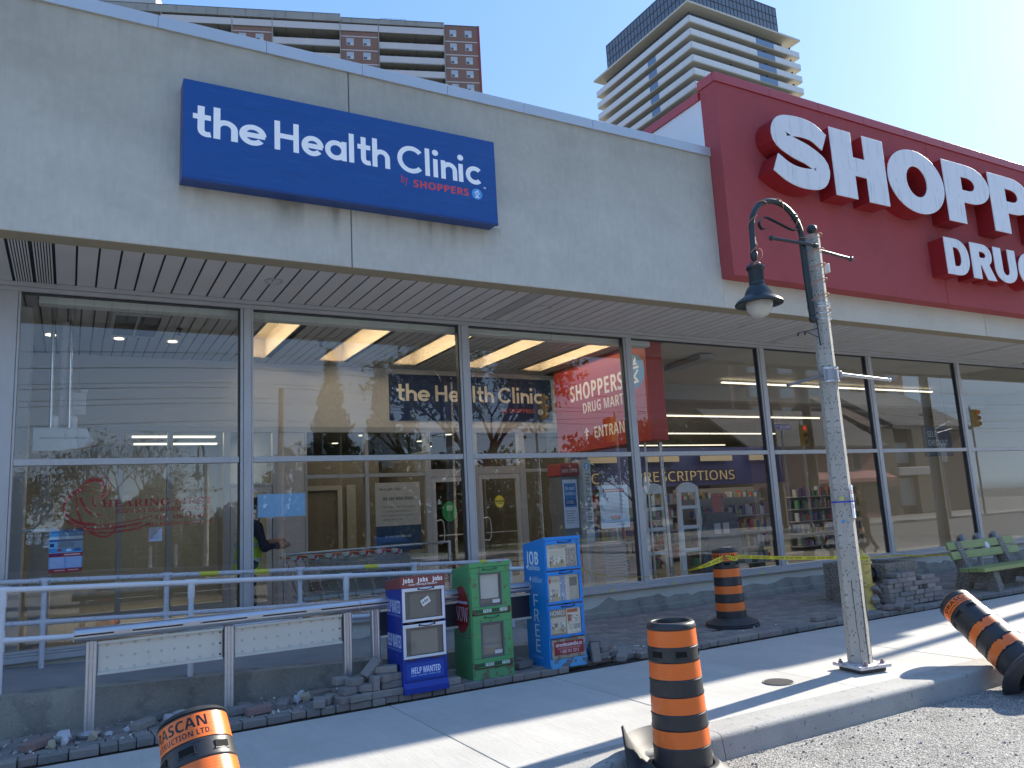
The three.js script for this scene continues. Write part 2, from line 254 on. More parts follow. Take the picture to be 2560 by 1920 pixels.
{
  const uvFascia = (g) => { const p = g.attributes.position, u = new Float32Array(p.count * 2); for (let i = 0; i < p.count; i++) { u[i * 2] = (p.getX(i) + 4) / 12.04; u[i * 2 + 1] = (p.getY(i) - 4.33) / 2.33; } g.setAttribute('uv', new THREE.BufferAttribute(u, 2)); return g; };
  part(bld, 'stucco_panel', uvFascia(rbb(-4, 2.58, 4.335, 6.66, -8.14, FZ, 0.008).toNonIndexed()), fasciaMat, { keepuv: true });
  part(bld, 'stucco_panel', uvFascia(rbb(2.592, 8.04, 4.335, 6.66, -8.14, FZ, 0.008).toNonIndexed()), fasciaMat, { keepuv: true });
  part(bld, 'stucco_panel', [rbb(8.0405, 14.5, 4.335, 4.95, -8.14, FZ, 0.008), rbb(14.512, 24, 4.335, 4.95, -8.14, FZ, 0.008)], stuccoPlain);
  part(bld, 'joint_filler', [bb(2.575, 2.597, 4.34, 6.6, -8.1, -7.915)], std(0.2, 0.19, 0.17, 0.9));
  part(bld, 'fascia_underside', [bb(-4, 24, 4.3305, 4.3345, -8.135, -7.905)], tanMat);
  for (let i = -5; i < 8; i++) { const a = 0.617 + (i - 0) * 1.0635, b = Math.min(a + 1.0635, 8.03); part(bld, 'coping_panel', [rbb(a + 0.0015, b - 0.0015, 6.618, 6.755, FZ + 0.001, FZ + 0.028, 0.004), bb(a + 0.0015, b - 0.0015, 6.735, 6.755, -8.2, FZ)], copMat); }
  // plank soffit
  const r = rng(9), P = 0.1935, gPl = muv(chamfer(P - 0.020, 0.012, 1.42, 0.003)), rib = [];
  for (let k = 0; k < 7; k++) rib.push(bx(-0.072 + k * 0.024, 0, 0, 0.013, 0.012, 1.42)); const gVent = muv(merge(rib));
  for (let i = -14; i < 100; i++) {
    const x = -0.599 + P * i + P / 2, vent = [0, 1, 29, 58, 86].includes(i);
    if (x > 19) break; const m = part(bld, vent ? 'vented_soffit_plank' : 'soffit_plank', vent ? gVent : gPl, soffitMats[i % 3 < 0 ? i % 3 + 3 : i % 3], { keepuv: true }); m.position.set(x, 4.353 + 0.002 * (r() - 0.5), -8.85); m.rotation.z = (r() - 0.5) * 0.012;
  }
  part(bld, 'soffit_backing', [bb(-4, 24, 4.372, 4.40, -9.7, -8.14)], std(0.05, 0.05, 0.052, 0.9));
  for (const x of [1.932, 5.531, 9.15, 12.66, 16.23]) {
    const d = part(bld, 'downlight', [xf(lathe([[0.075, 0.004], [0.105, 0.0], [0.108, -0.006], [0.078, -0.004], [0.070, 0.05], [0.03, 0.058], [0.0, 0.058]], 28), x, 4.346, -8.705)], std(0.5, 0.5, 0.49, 0.35, { metalness: 0.5 }));
    mesh('lens', [xf(new THREE.CylinderGeometry(0.045, 0.045, 0.02, 20), x, 4.375, -8.705)], std(0.5, 0.5, 0.46, 0.25), d);
  }
  // window frames
  const MR = [-0.525, 1.885, 4.807, 7.667, 10.603, 13.526, 16.407, 19.3], w = 0.15;
  part(bld, 'head_frame', [rbb(-0.76, 19.4, 4.300, 4.346, -9.70, -9.555, 0.004), rbb(-0.76, 19.4, 4.252, 4.298, -9.70, -9.60, 0.003)], frameMat);
  part(bld, 'head_gasket', [bb(-0.6, 19.3, 4.236, 4.2515, -9.69, -9.625)], frameDark);
  MR.forEach((x, i) => {
    const W = i === 0 ? 0.235 : w, g = [rbb(x - W, x - W + 0.033, 0.47, 4.25, -9.72, -9.612, 0.003), rbb(x - W + 0.036, x - 0.026, 0.465, 4.25, -9.74, -9.598, 0.004), rbb(x - 0.023, x, 0.47, 4.25, -9.72, -9.606, 0.003)];
    const m = part(bld, 'mullion', g, frameMat); mesh('gasket', [bb(x - W - 0.016, x - W - 0.0005, 0.5, 4.24, -9.71, -9.63), bb(x - W + 0.03, x - 0.02, 0.5, 4.24, -9.715, -9.625)], frameDark, m);
  });
  for (let i = 0; i + 1 < MR.length; i++) {
    const a = MR[i], b = MR[i + 1] - w - 0.016;
    part(bld, 'transom', [rbb(a + 0.001, b, 2.378, 2.447, -9.70, -9.602, 0.004)], frameMat);
    const p = part(bld, 'window_pane', [quad(a - 0.004, b + 0.01, 2.43, 4.245, GZ)], glassMat); p.castShadow = false;
    const q = part(bld, 'window_pane', [quad(a - 0.004, b + 0.01, 0.48, 2.39, GZ)], glassMat); q.castShadow = false;
  }
  part(bld, 'window_sill', [rbb(-0.76, 3.2, 0.407, 0.464, -9.75, -9.535, 0.005), rbb(3.203, 9.4, 0.407, 0.464, -9.75, -9.535, 0.005), rbb(9.403, 19.4, 0.407, 0.464, -9.75, -9.535, 0.005), rbb(-0.70, 19.4, 0.466, 0.487, -9.72, -9.575, 0.003), rbb(-0.70, 19.4, 0.489, 0.512, -9.72, -9.61, 0.003)], frameMat);
  { const r2 = rng(4), sp = []; for (const x of [5.05, 5.98, 6.9, 8.05, 9.95, 12.4]) { const g = new THREE.CircleGeometry(0.03, 9); const p = g.attributes.position; for (let i = 1; i < p.count; i++) { const k = 0.6 + 0.7 * r2(); p.setXYZ(i, p.getX(i) * k, p.getY(i) * k, 0); } g.translate(x, 0.436, -9.533); sp.push(g); } part(bld, 'paint_mark', sp, std(0.55, 0.56, 0.16, 0.8)); }
  // base wall: flaking render above, concrete footing below with an uneven top edge
  part(bld, 'base_wall', [bb(-4, 24, 0.0, 0.4065, -9.95, -9.60)], stuccoPlain);
  const sh = new THREE.Shape(), rr = rng(21); sh.moveTo(3, -0.1); let yy = 0.2; sh.lineTo(3, 0.24);
  for (let x = 3.05; x < 18; x += 0.05 + 0.14 * rr()) { yy += (rr() - 0.5) * 0.075 + (0.24 - yy) * 0.25; if (rr() < 0.06) yy = 0.33; sh.lineTo(x, Math.min(0.36, Math.max(0.17, yy))); }
  sh.lineTo(18, -0.1); const g = new THREE.ExtrudeGeometry(sh, { depth: 0.022, bevelEnabled: true, bevelThickness: 0.006, bevelSize: 0.004, bevelSegments: 1 }); g.translate(0, 0, -9.598); part(bld, 'broken_render', g, oldConcMat);
  part(bld, 'footing', [rbb(5.26, 18, -0.1, 0.155, -9.8, -9.52, 0.02)], oldConcMat);
  // end pier on the left, roof and side walls
  part(bld, 'dark_pier', [bb(-4, -0.77, 0.0, 3.4, -9.9, -9.62)], std(0.035, 0.03, 0.03, 0.8)); part(bld, 'grey_panel', [bb(-4, -0.77, 3.402, 4.345, -9.9, -9.66)], std(0.30, 0.30, 0.31, 0.6));
  part(bld, 'roof_deck', [bb(-4, 24, 5.9, 6.1, -26, -8.14)], std(0.25, 0.25, 0.25, 0.9));
  part(bld, 'rear_wall', [bb(-4, 24, 0, 6.5, -26.3, -26.002)], stuccoPlain); part(bld, 'side_wall', [bb(-4.2, -4.001, 0, 6.66, -26, -7.9), bb(24.001, 24.2, 0, 6.66, -26, -7.9)], stuccoPlain);
}
// ---------------------------------------------------------------- lettering drawn with round-ended geometric strokes (canvas)
const GLY = {  // x-height 0.68, cap/ascender 1; each glyph: [advance, draw(g)] drawn in a y-up unit box, stroke width s
  t: [0.50, (g) => { g.M(0.20, 1.0); g.L(0.20, 0.26); g.Q(0.20, 0.085, 0.36, 0.085); g.L(0.44, 0.10); g.S(); g.M(0.0, 0.64); g.L(0.44, 0.64); g.S(); }],
  h: [0.66, (g) => { g.M(0.09, 0); g.L(0.09, 1.04); g.S(); g.M(0.09, 0.36); g.A(0.31, 0.36, 0.22, 180, 0); g.L(0.53, 0); g.S(); }],
  n: [0.66, (g) => { g.M(0.09, 0); g.L(0.09, 0.70); g.S(); g.M(0.09, 0.36); g.A(0.31, 0.36, 0.22, 180, 0); g.L(0.53, 0); g.S(); }],
  e: [0.75, (g) => { g.A0(0.34, 0.34, 0.265, 0, 322); g.S(); g.M(0.09, 0.335); g.L(0.66, 0.335); g.S(); }],
  a: [0.76, (g) => { g.A0(0.34, 0.34, 0.265, 0, 360); g.S(); g.M(0.61, 0); g.L(0.61, 0.69); g.S(); }],
  l: [0.30, (g) => { g.M(0.10, 0); g.L(0.10, 1.04); g.S(); }],
  i: [0.30, (g) => { g.M(0.10, 0); g.L(0.10, 0.69); g.S(); g.D(0.10, 0.93, 0.115); }],
  c: [0.66, (g) => { g.A0(0.34, 0.34, 0.265, 45, 315); g.S(); }],
  H: [0.86, (g) => { g.M(0.10, 0); g.L(0.10, 1); g.M(0.68, 0); g.L(0.68, 1); g.M(0.10, 0.50); g.L(0.68, 0.50); g.S(); }],
  C: [0.98, (g) => { g.A0(0.50, 0.50, 0.42, 42, 318); g.S(); }],
  ' ': [0.26, () => {}],
};
function strokeText(ctx, text, x, y, h, color, weight = 0.175, sx = 1) {
  ctx.save(); ctx.strokeStyle = ctx.fillStyle = color; ctx.lineCap = 'butt'; ctx.lineJoin = 'round';
  for (const ch of text) {
    const [adv, fn] = GLY[ch]; ctx.save(); ctx.translate(x, y); ctx.scale(h * sx, -h); ctx.lineWidth = weight;
    let open = false; const b = () => { if (!open) { ctx.beginPath(); open = true; } };
    fn({ M: (a, c) => { b(); ctx.moveTo(a, c); }, L: (a, c) => { b(); ctx.lineTo(a, c); }, Q: (a, c, d, e) => ctx.quadraticCurveTo(a, c, d, e), A: (cx, cy, r, s, e) => { ctx.arc(cx, cy, r, s * D2R, e * D2R, true); }, A0: (cx, cy, r, s, e) => { b(); ctx.arc(cx, cy, r, s * D2R, e * D2R, false); }, S: () => { ctx.stroke(); open = false; }, D: (cx, cy, r) => { ctx.beginPath(); ctx.arc(cx, cy, r, 0, 7); ctx.fill(); open = false; } });
    ctx.restore(); x += adv * h * sx;
  }
  ctx.restore(); return x;
}
const strokeWidth = (text) => [...text].reduce((s, c) => s + GLY[c][0], 0);
function fitText(ctx, text, x, y, w, h, font, color, align = 'left') {   // stretch text to a box (y is the baseline)
  ctx.save(); ctx.fillStyle = color; ctx.font = font.replace('$', '100px'); const m = ctx.measureText(text).width, k = h / 72; ctx.translate(align === 'center' ? x - w / 2 : x, y); ctx.scale(w / m, k); ctx.fillText(text, 0, 0); ctx.restore();
}
const SB = 'bold $ sans-serif', SR = '$ sans-serif', SE = 'bold $ serif', SER = '$ serif';
function mortarLogo(g, x, y, r, disc, ink) {          // round badge with a mortar and pestle drawn in bars
  g.save(); g.fillStyle = disc; g.beginPath(); g.arc(x, y, r, 0, 7); g.fill(); g.strokeStyle = ink; g.lineWidth = r * 0.14; g.beginPath(); g.moveTo(x - r * 0.5, y - r * 0.22); g.lineTo(x + r * 0.5, y - r * 0.22); g.moveTo(x - r * 0.34, y - r * 0.45); g.lineTo(x + r * 0.34, y - r * 0.45); g.moveTo(x - r * 0.4, y - r * 0.05); g.lineTo(x + r * 0.3, y + r * 0.55); g.moveTo(x + r * 0.4, y - r * 0.05); g.lineTo(x - r * 0.3, y + r * 0.55); g.moveTo(x - r * 0.42, y + r * 0.62); g.lineTo(x + r * 0.42, y + r * 0.62); g.moveTo(x + r * 0.05, y - r * 0.5); g.lineTo(x + r * 0.25, y - r * 0.78); g.stroke(); g.restore();
}
// ---------------------------------------------------------------- blue clinic sign
{
  const x0 = 0.845, x1 = 4.297, y0 = 4.99, y1 = 6.014, z = -7.68, W = 2048, H = 608, sx = W / (x1 - x0), sy = H / (y1 - y0);
  const faceTex = ctex(W, H, (g) => {
    g.fillStyle = '#0e4a93'; g.fillRect(0, 0, W, H); const gr = rng(3); g.globalAlpha = 0.02; for (let i = 0; i < 300; i++) { g.fillStyle = gr() < 0.5 ? '#000' : '#fff'; g.fillRect(gr() * W, gr() * H, 20 + 300 * gr(), 2 + 30 * gr()); } g.globalAlpha = 1;
    const px = (x) => (x - x0) * sx, py = (y) => (y1 - y) * sy, h = 0.322 * sy, fit = (t, a, b, pre) => { const w = strokeWidth(t) - 0.06; strokeText(g, t, px(a), py(5.432), h, '#ffffff', 0.172, (px(b) - px(a)) / (w * h)); };
    fit('the', 0.931, 1.635); fit('Health', 1.712, 2.965); fit('Clinic', 3.06, 4.105);
    fitText(g, 'by', px(3.09), py(5.302), 0.085 * sx, 0.088 * sy, SR, '#e23a3e'); fitText(g, 'SHOPPERS', px(3.235), py(5.272), 0.70 * sx, 0.086 * sy, SB, '#e8413f');
    mortarLogo(g, px(4.038), py(5.312), 0.068 * sx, '#4d9be0', '#e8f2ff'); fitText(g, 'TM', px(4.125), py(5.393), 0.034 * sx, 0.022 * sy, SB, '#ffffff');
  });
  const s = thing('wall_sign', 'wide blue sign box with white clinic lettering on the stucco wall', 'sign', [0, 0, 0]);
  const blue = std(0.012, 0.055, 0.23, 0.35);
  part(s, 'sign_cabinet', [rbb(x0 - 0.004, x1 + 0.004, y0 - 0.004, y1 + 0.004, FZ + 0.001, z - 0.004, 0.006), rbb(x0 - 0.006, x1 + 0.006, y0 - 0.02, y0 + 0.004, z - 0.05, z + 0.002, 0.004)], blue);
  const f = quad(x0, x1, y0 + 0.006, y1, z); part(s, 'sign_face', f, mapped(faceTex, 0.32), { keepuv: true, metric: false });
}
// ---------------------------------------------------------------- red sign box with channel letters
{
  const xl = 8.035, xr = 20.6, yb = 4.75, yt = 7.70, zf = -7.66;
  const redTex = rep(dtex(512, (u, v) => mul3([0.40, 0.075, 0.082], 0.85 + 0.22 * nA(u, v) + 0.14 * (nC(u, v) - 0.5)), true), 2.5), redMat = mapped(redTex, 0.85, { bumpMap: rep(grainBump, 0.35), bumpScale: 0.0025 });
  const redTrim = std(0.42, 0.06, 0.07, 0.4);
  const s = thing('red_sign_box', 'tall red sign box with big white store lettering above the windows', 'sign');
  part(s, 'front_panel', [rbb(xl, 13.05, yb, yt, -7.898, zf, 0.008)], redMat); part(s, 'front_panel', [rbb(13.06, xr, yb, yt, -7.898, zf, 0.008)], redMat);
  part(s, 'return_panel', [bb(xl + 0.004, 8.25, 4.955, yt, -7.97, -7.8985)], redMat);
  part(s, 'white_side_wall', [bb(xl + 0.01, 8.3, 6.1, 7.56, -16, -7.9705), bb(20.3, xr - 0.01, 6.1, 7.56, -16, -7.9705), bb(8.3005, 20.2995, 6.1, 7.5, -16, -15.8)], std(0.72, 0.72, 0.74, 0.7));
  part(s, 'box_roof', [bb(8.31, 20.29, 7.3, 7.4, -15.79, -7.9)], std(0.3, 0.3, 0.3, 0.9));
  let xs = [xl - 0.015, 9.155, 10.26, 11.37, 12.48, 13.59, 14.7, 15.81, 16.92, 18.03, 19.14, xr + 0.015];
  for (let i = 0; i + 1 < xs.length; i++) part(s, 'coping_panel', [rbb(xs[i] + 0.002, xs[i + 1] - 0.002, yt + 0.001, 7.845, zf - 0.02, zf + 0.022, 0.005), bb(xs[i] + 0.002, xs[i + 1] - 0.002, 7.828, 7.845, -8.0, zf)], redTrim);
  part(s, 'side_coping', [rbb(xl - 0.02, xl + 0.22, 7.562, 7.70, -16, -8.0005, 0.006), rbb(xl - 0.018, xl + 0.2, 7.70, 7.843, -8.0, zf - 0.021, 0.006)], redTrim);
  // channel letters: white acrylic faces, red returns
  const faceM = mapped(rep(dtex(256, (u, v) => mul3([0.80, 0.80, 0.82], 0.93 + 0.1 * nA(u, v) - 0.25 * sstep(0.62, 0.85, noiseStreak(u, v))), true), 1.1), 0.35), retM = std(0.30, 0.02, 0.025, 0.35);
  function noiseStreak(u, v) { return nB(u * 1.3, v * 0.08); }
  const shp = {
    H: (w, h) => { const t = w * 0.385, b = h * 0.27, m0 = (h - b) / 2 - 0.01, m1 = m0 + b; return poly([[0, 0], [t, 0], [t, m0], [w - t, m0], [w - t, 0], [w, 0], [w, h], [w - t, h], [w - t, m1], [t, m1], [t, h], [0, h]]); },
    O: (w, h) => { const s = new THREE.Shape(); s.absellipse(w / 2, h / 2, w / 2, h / 2, 0, Math.PI * 2); const p = new THREE.Path(); p.absellipse(w / 2, h / 2, w * 0.185, h * 0.25, 0, Math.PI * 2); s.holes.push(p); return s; },
    P: (w, h) => bowl(w, h, 0.37, 0.36, 0.305, false), R: (w, h) => bowl(w, h, 0.36, 0.40, 0.27, true),
    D: (w, h) => { const t = w * 0.33, s = new THREE.Shape(), r = w * 0.52; s.moveTo(0, 0); s.lineTo(w * 0.45, 0); s.bezierCurveTo(w * 0.82, 0, w, h * 0.22, w, h / 2); s.bezierCurveTo(w, h * 0.78, w * 0.82, h, w * 0.45, h); s.lineTo(0, h); s.closePath(); const p = new THREE.Path(); p.moveTo(t, h * 0.23); p.lineTo(w * 0.44, h * 0.23); p.bezierCurveTo(w * 0.58, h * 0.23, w * 0.66, h * 0.34, w * 0.66, h / 2); p.bezierCurveTo(w * 0.66, h * 0.66, w * 0.58, h * 0.77, w * 0.44, h * 0.77); p.lineTo(t, h * 0.77); p.closePath(); s.holes.push(p); return s; },
    U: (w, h) => { const t = w * 0.34, s = new THREE.Shape(); s.moveTo(0, h); s.lineTo(0, h * 0.42); s.bezierCurveTo(0, -0.12 * h, w, -0.12 * h, w, h * 0.42); s.lineTo(w, h); s.lineTo(w - t, h); s.lineTo(w - t, h * 0.40); s.bezierCurveTo(w - t, h * 0.16, t, h * 0.16, t, h * 0.40); s.lineTo(t, h); s.closePath(); return s; },
    S: (w, h) => { // offset a spine of two bowls by half a heavy stroke
      const sp = [], n = 60, t = h * 0.135; const C = new THREE.CatmullRomCurve3([[0.90, 0.735], [0.72, 0.845], [0.48, 0.868], [0.22, 0.80], [0.175, 0.665], [0.35, 0.555], [0.62, 0.475], [0.815, 0.345], [0.76, 0.19], [0.50, 0.128], [0.27, 0.165], [0.075, 0.275]].map(([a, b]) => V(a * w, b * h, 0)));
      const L = [], R = []; for (let i = 0; i <= n; i++) { const p = C.getPoint(i / n), q = C.getTangent(i / n), k = t * (1 + 0.10 * Math.sin(Math.PI * i / n)); L.push([p.x - q.y * k, p.y + q.x * k]); R.push([p.x + q.y * k, p.y - q.x * k]); } return poly([...L, ...R.reverse()]); },
    E: (w, h) => { const t = w * 0.4, b = h * 0.225; return poly([[0, 0], [w, 0], [w, b], [t, b], [t, (h - b) / 2], [w * 0.93, (h - b) / 2], [w * 0.93, (h + b) / 2], [t, (h + b) / 2], [t, h - b], [w, h - b], [w, h], [0, h]]); },
    G: (w, h) => { const s = new THREE.Shape(), pts = [], a0 = 40, a1 = 360; for (let i = 0; i <= 40; i++) { const a = lerp(a0, a1, i / 40) * D2R; pts.push([w / 2 + w / 2 * Math.cos(a), h / 2 + h / 2 * Math.sin(a)]); } pts.push([w, h * 0.58], [w * 0.5, h * 0.58], [w * 0.5, h * 0.38], [w * 0.7, h * 0.38]); for (let i = 40; i >= 0; i--) { const a = lerp(a0, 335, i / 40) * D2R; pts.push([w / 2 + w * 0.2 * Math.cos(a), h / 2 + h * 0.27 * Math.sin(a)]); } return poly(pts); },
  };
  function poly(a) { const s = new THREE.Shape(); a.forEach(([x, y], i) => (i ? s.lineTo(x, y) : s.moveTo(x, y))); s.closePath(); return s; }
  function bowl(w, h, stem, low, hr, leg) {
    const t = w * stem, yb2 = h * low, s = new THREE.Shape(), rm = (h - yb2) / 2; s.moveTo(0, 0); s.lineTo(t, 0); s.lineTo(t, yb2);
    if (leg) { s.lineTo(w * 0.42, yb2); s.lineTo(w * 0.64, 0); s.lineTo(w * 1.03, 0); s.lineTo(w * 0.76, yb2 + h * 0.04); s.bezierCurveTo(w * 1.02, h * 0.55, w * 1.02, h, w * 0.52, h); }
    else { s.lineTo(w * 0.5, yb2); s.bezierCurveTo(w * 1.17, yb2, w * 1.17, h, w * 0.5, h); }
    s.lineTo(0, h); s.closePath(); const p = new THREE.Path(), y0 = yb2 + h * 0.20, y1 = h - h * 0.21; p.moveTo(t, y0); p.lineTo(w * 0.5, y0); p.bezierCurveTo(w * 0.73, y0, w * 0.73, y1, w * 0.5, y1); p.lineTo(t, y1); p.closePath(); s.holes.push(p); return s;
  }
  const letter = (ch, x, y, w, h, z0, z1) => {
    const sh = shp[ch](w, h), ret = new THREE.ExtrudeGeometry(sh, { depth: z1 - z0 - 0.012, bevelEnabled: false, curveSegments: 20 }); ret.translate(x, y, z0); const m = part(s, 'letter', ret, retM);
    const f = new THREE.ExtrudeGeometry(sh, { depth: 0.008, bevelEnabled: true, bevelThickness: 0.004, bevelSize: 0.006, bevelSegments: 2, curveSegments: 20 }); f.translate(x, y, z1 - 0.0115); mesh('letter_face', muv(f.toNonIndexed ? f : f), faceM, m, { ox: x * 0.31 });
  };
  let y = 6.14; const big = [['S', 8.69, 1.34], ['H', 10.055, 1.27], ['O', 11.385, 1.50], ['P', 12.93, 1.34], ['P', 14.30, 1.34], ['E', 15.70, 1.1], ['R', 16.88, 1.3], ['S', 18.2, 1.34]];
  for (const [c, x, w] of big) letter(c, x, y, w, 1.105, zf + 0.001, -7.345);
  for (const [c, x, w] of [['D', 12.70, 0.66], ['R', 13.44, 0.66], ['U', 14.14, 0.68], ['G', 14.9, 0.7]]) letter(c, x, 5.18, w, 0.635, zf + 0.001, -7.37);
}

// ---------------------------------------------------------------- street lamp on a concrete pole
const ironMat = mapped(rep(dtex(128, (u, v) => mul3([0.022, 0.030, 0.030], 0.7 + 0.6 * nA(u, v)), true), 0.4), 0.42);
const poleMat = mapped(rep(T.pole, 0.55), 0.9, { bumpMap: rep(grainBump, 0.3), bumpScale: 0.004 });
const steelMat = std(0.55, 0.56, 0.58, 0.3, { metalness: 0.8 }), galvMat = std(0.45, 0.46, 0.47, 0.45, { metalness: 0.5 });
{
  const L = thing('street_lamp', 'old concrete pole with black swan neck lamp, standing on the pavement near the kerb', 'street lamp', [6.515, 0, -5.149]);
  const lean = (y) => 0.068 * (y / 4.25), rAt = (y) => lerp(0.108, 0.073, y / 4.27), C = (y) => [lean(y), y, -0.02 * (y / 4.2)];
  { const prof = []; for (let i = 0; i <= 24; i++) { const y = lerp(0.05, 4.27, i / 24); prof.push([rAt(y) * 1.03, y]); } prof.push([0.03, 4.275], [0.0, 4.275]);
    let g = new THREE.LatheGeometry(prof.map(([r, y]) => new THREE.Vector2(r, y)), 8); g.rotateY(22.5 * D2R + 0.35); g = g.toNonIndexed(); g.computeVertexNormals(); const p = g.attributes.position; for (let i = 0; i < p.count; i++) { p.setX(i, p.getX(i) + lean(p.getY(i))); p.setZ(i, p.getZ(i) - 0.02 * p.getY(i) / 4.2); } part(L, 'concrete_pole', muv(g), poleMat, { keepuv: true }); }
  { const cr = [], r = rng(8); for (const a of [0.5, 1.25, 2.05, 2.75]) { const pts = []; let w = a; for (let i = 0; i <= 9; i++) { const y = 0.06 + 0.085 * i; w += (r() - 0.5) * 0.09; const rr = rAt(y) * 0.985; pts.push([lean(y) + Math.cos(w - 0.35) * rr, y, Math.sin(w - 0.35) * rr]); } cr.push(tube(pts, 0.0045, 24, 5)); } part(L, 'crack', cr, std(0.11, 0.085, 0.06, 0.95)); }
  part(L, 'base_plate', [rb(-0.01, 0.052, 0.02, 0.36, 0.028, 0.36, 0.004, 0, -0.16)], mapped(rep(dtex(128, (u, v) => mix3([0.62, 0.6, 0.6], [0.25, 0.13, 0.11], sstep(0.55, 0.7, nD(u, v))), true), 0.3), 0.7));
  part(L, 'grout_pad', [rb(-0.005, 0.018, 0.02, 0.29, 0.036, 0.29, 0.008, 0, -0.16)], std(0.10, 0.09, 0.085, 0.95));
  for (const [x, z] of [[-0.15, -0.10], [0.10, 0.16], [0.16, -0.07], [-0.12, 0.15]]) part(L, 'anchor_bolt', [cyl([x, 0.066, z], [x, 0.105, z], 0.012, 0.012, 8), cyl([x, 0.066, z], [x, 0.086, z], 0.022, 0.022, 6)], std(0.25, 0.2, 0.19, 0.6));
  const X = (x) => x - 6.515, path = [[X(6.418), 3.42, 0], [X(6.40), 3.8, 0], [X(6.405), 4.2, 0]]; for (let i = 0; i <= 12; i++) { const a = Math.PI * i / 12; path.push([X(6.055) + 0.352 * Math.cos(a), 4.21 + 0.345 * Math.sin(a), 0]); } path.push([X(5.696), 4.05, 0], [X(5.692), 3.97, 0]);
  part(L, 'swan_neck', [tube(path, 0.028, 70, 10), cyl([X(6.425), 3.40, 0.0], [X(6.40), 4.2, 0.0], 0.033, 0.033, 10), xf(new THREE.SphereGeometry(0.04, 16, 12), X(6.427), 3.37, 0)], ironMat);
  const S2 = (a) => a.map(([x, y]) => [X(x), y, 0.0]);
  const band = (pts) => { const c = new THREE.CatmullRomCurve3(pts.map((p) => V(...p))), n = 60, g = []; for (let i = 0; i < n; i++) { const a = c.getPoint(i / n), b = c.getPoint((i + 1) / n), d = b.clone().sub(a), m = a.clone().add(b).multiplyScalar(0.5); g.push(bx(m.x, m.y, m.z, d.length() * 1.05, 0.006, 0.035, 0, 0, Math.atan2(d.y, d.x))); } return g; };
  part(L, 'scroll', band(S2([[5.937, 4.265], [5.874, 4.238], [5.829, 4.243], [5.808, 4.287], [5.845, 4.34], [5.907, 4.365], [6.099, 4.325], [6.294, 4.283], [6.36, 4.30], [6.395, 4.34], [6.405, 4.38], [6.375, 4.42], [6.285, 4.392]])), ironMat);
  part(L, 'ball_finial', [xf(new THREE.SphereGeometry(0.052, 20, 14), X(6.597), 4.34, -0.02), cyl([X(6.59), 4.27, -0.02], [X(6.597), 4.32, -0.02], 0.03, 0.02, 12)], ironMat);
  part(L, 'ladder_bar', [cyl([X(5.949), 4.15, 0.02], [X(6.50), 4.132, 0.06], 0.017, 0.017, 10), cyl([X(6.50), 4.132, 0.06], [X(6.54), 4.131, 0.06], 0.025, 0.025, 10), xf(new THREE.SphereGeometry(0.028, 14, 10), X(5.94), 4.15, 0.02), cyl([X(6.62), 4.128, -0.02], [X(7.20), 4.108, -0.06], 0.017, 0.017, 10), xf(new THREE.SphereGeometry(0.028, 14, 10), X(7.215), 4.107, -0.06)], std(0.05, 0.055, 0.06, 0.35, { metalness: 0.3 }));
  const lx = X(5.692), hz = 0.0;
  const head = part(L, 'lamp_head', [xf(lathe([[0, 3.995], [0.03, 3.99], [0.036, 3.96], [0.036, 3.935], [0.03, 3.905], [0.014, 3.888], [0.014, 3.875], [0.05, 3.868], [0.056, 3.852], [0.083, 3.838], [0.090, 3.82], [0.085, 3.808], [0.066, 3.80], [0.066, 3.682], [0.074, 3.675], [0.074, 3.656], [0.068, 3.65], [0.098, 3.622], [0.122, 3.575], [0.128, 3.548], [0.150, 3.532], [0.205, 3.497], [0.226, 3.468], [0.224, 3.455], [0.195, 3.462], [0.132, 3.478], [0.128, 3.49]], 40), lx, 0, hz)], ironMat);
  { const f = []; for (let i = 0; i < 22; i++) { const a = i / 22 * Math.PI * 2; f.push(cyl([lx + 0.066 * Math.cos(a), 3.69, hz + 0.066 * Math.sin(a)], [lx + 0.066 * Math.cos(a), 3.795, hz + 0.066 * Math.sin(a)], 0.005, 0.005, 5)); } mesh('fluting', f, ironMat, head); }
  part(L, 'globe', [xf(lathe([[0.127, 3.475], [0.127, 3.455], [0.120, 3.415], [0.100, 3.373], [0.065, 3.343], [0.025, 3.332], [0, 3.331]], 32), lx, 0, hz)], phys(0.80, 0.79, 0.74, 0.22, { transmission: 0.45, thickness: 0 }));
  { const wire = [], n = 150; for (let i = 0; i <= n; i++) { const t = i / n, y = lerp(4.25, 3.42, t), a = t * 5.2 * 2 * Math.PI, r = rAt(y) + 0.012 + 0.05 * Math.max(0, -Math.cos(a)); wire.push([lean(y) - (r - rAt(y)) * 0.5 + Math.cos(a) * r, y + 0.05 * Math.sin(a), Math.sin(a) * (rAt(y) + 0.012)]); }
    part(L, 'cable', [tube(wire, 0.006, 300, 5), (() => { const c = new THREE.CatmullRomCurve3(path.slice(2).map((p) => V(...p))), q = []; for (let i = 0; i <= 90; i++) { const t = i / 90, p = c.getPoint(t), a = t * 5.5 * 2 * Math.PI, d = c.getTangent(t), nn = V(-d.y, d.x, 0); q.push([p.x + nn.x * 0.034 * Math.cos(a), p.y + nn.y * 0.034 * Math.cos(a), p.z + 0.034 * Math.sin(a)]); } return tube(q, 0.005, 220, 5); })(), tube([[lx + 0.04, 4.02, 0.02], [lx + 0.075, 4.0, 0.03], [lx + 0.07, 3.93, 0.03], [lx + 0.03, 3.89, 0.02]], 0.005, 20, 5), tube([[lx - 0.02, 3.87, 0.06], [lx - 0.07, 3.85, 0.07], [lx - 0.09, 3.83, 0.06], [lx - 0.05, 3.84, 0.07]], 0.007, 16, 5)], std(0.42, 0.20, 0.13, 0.7)); }
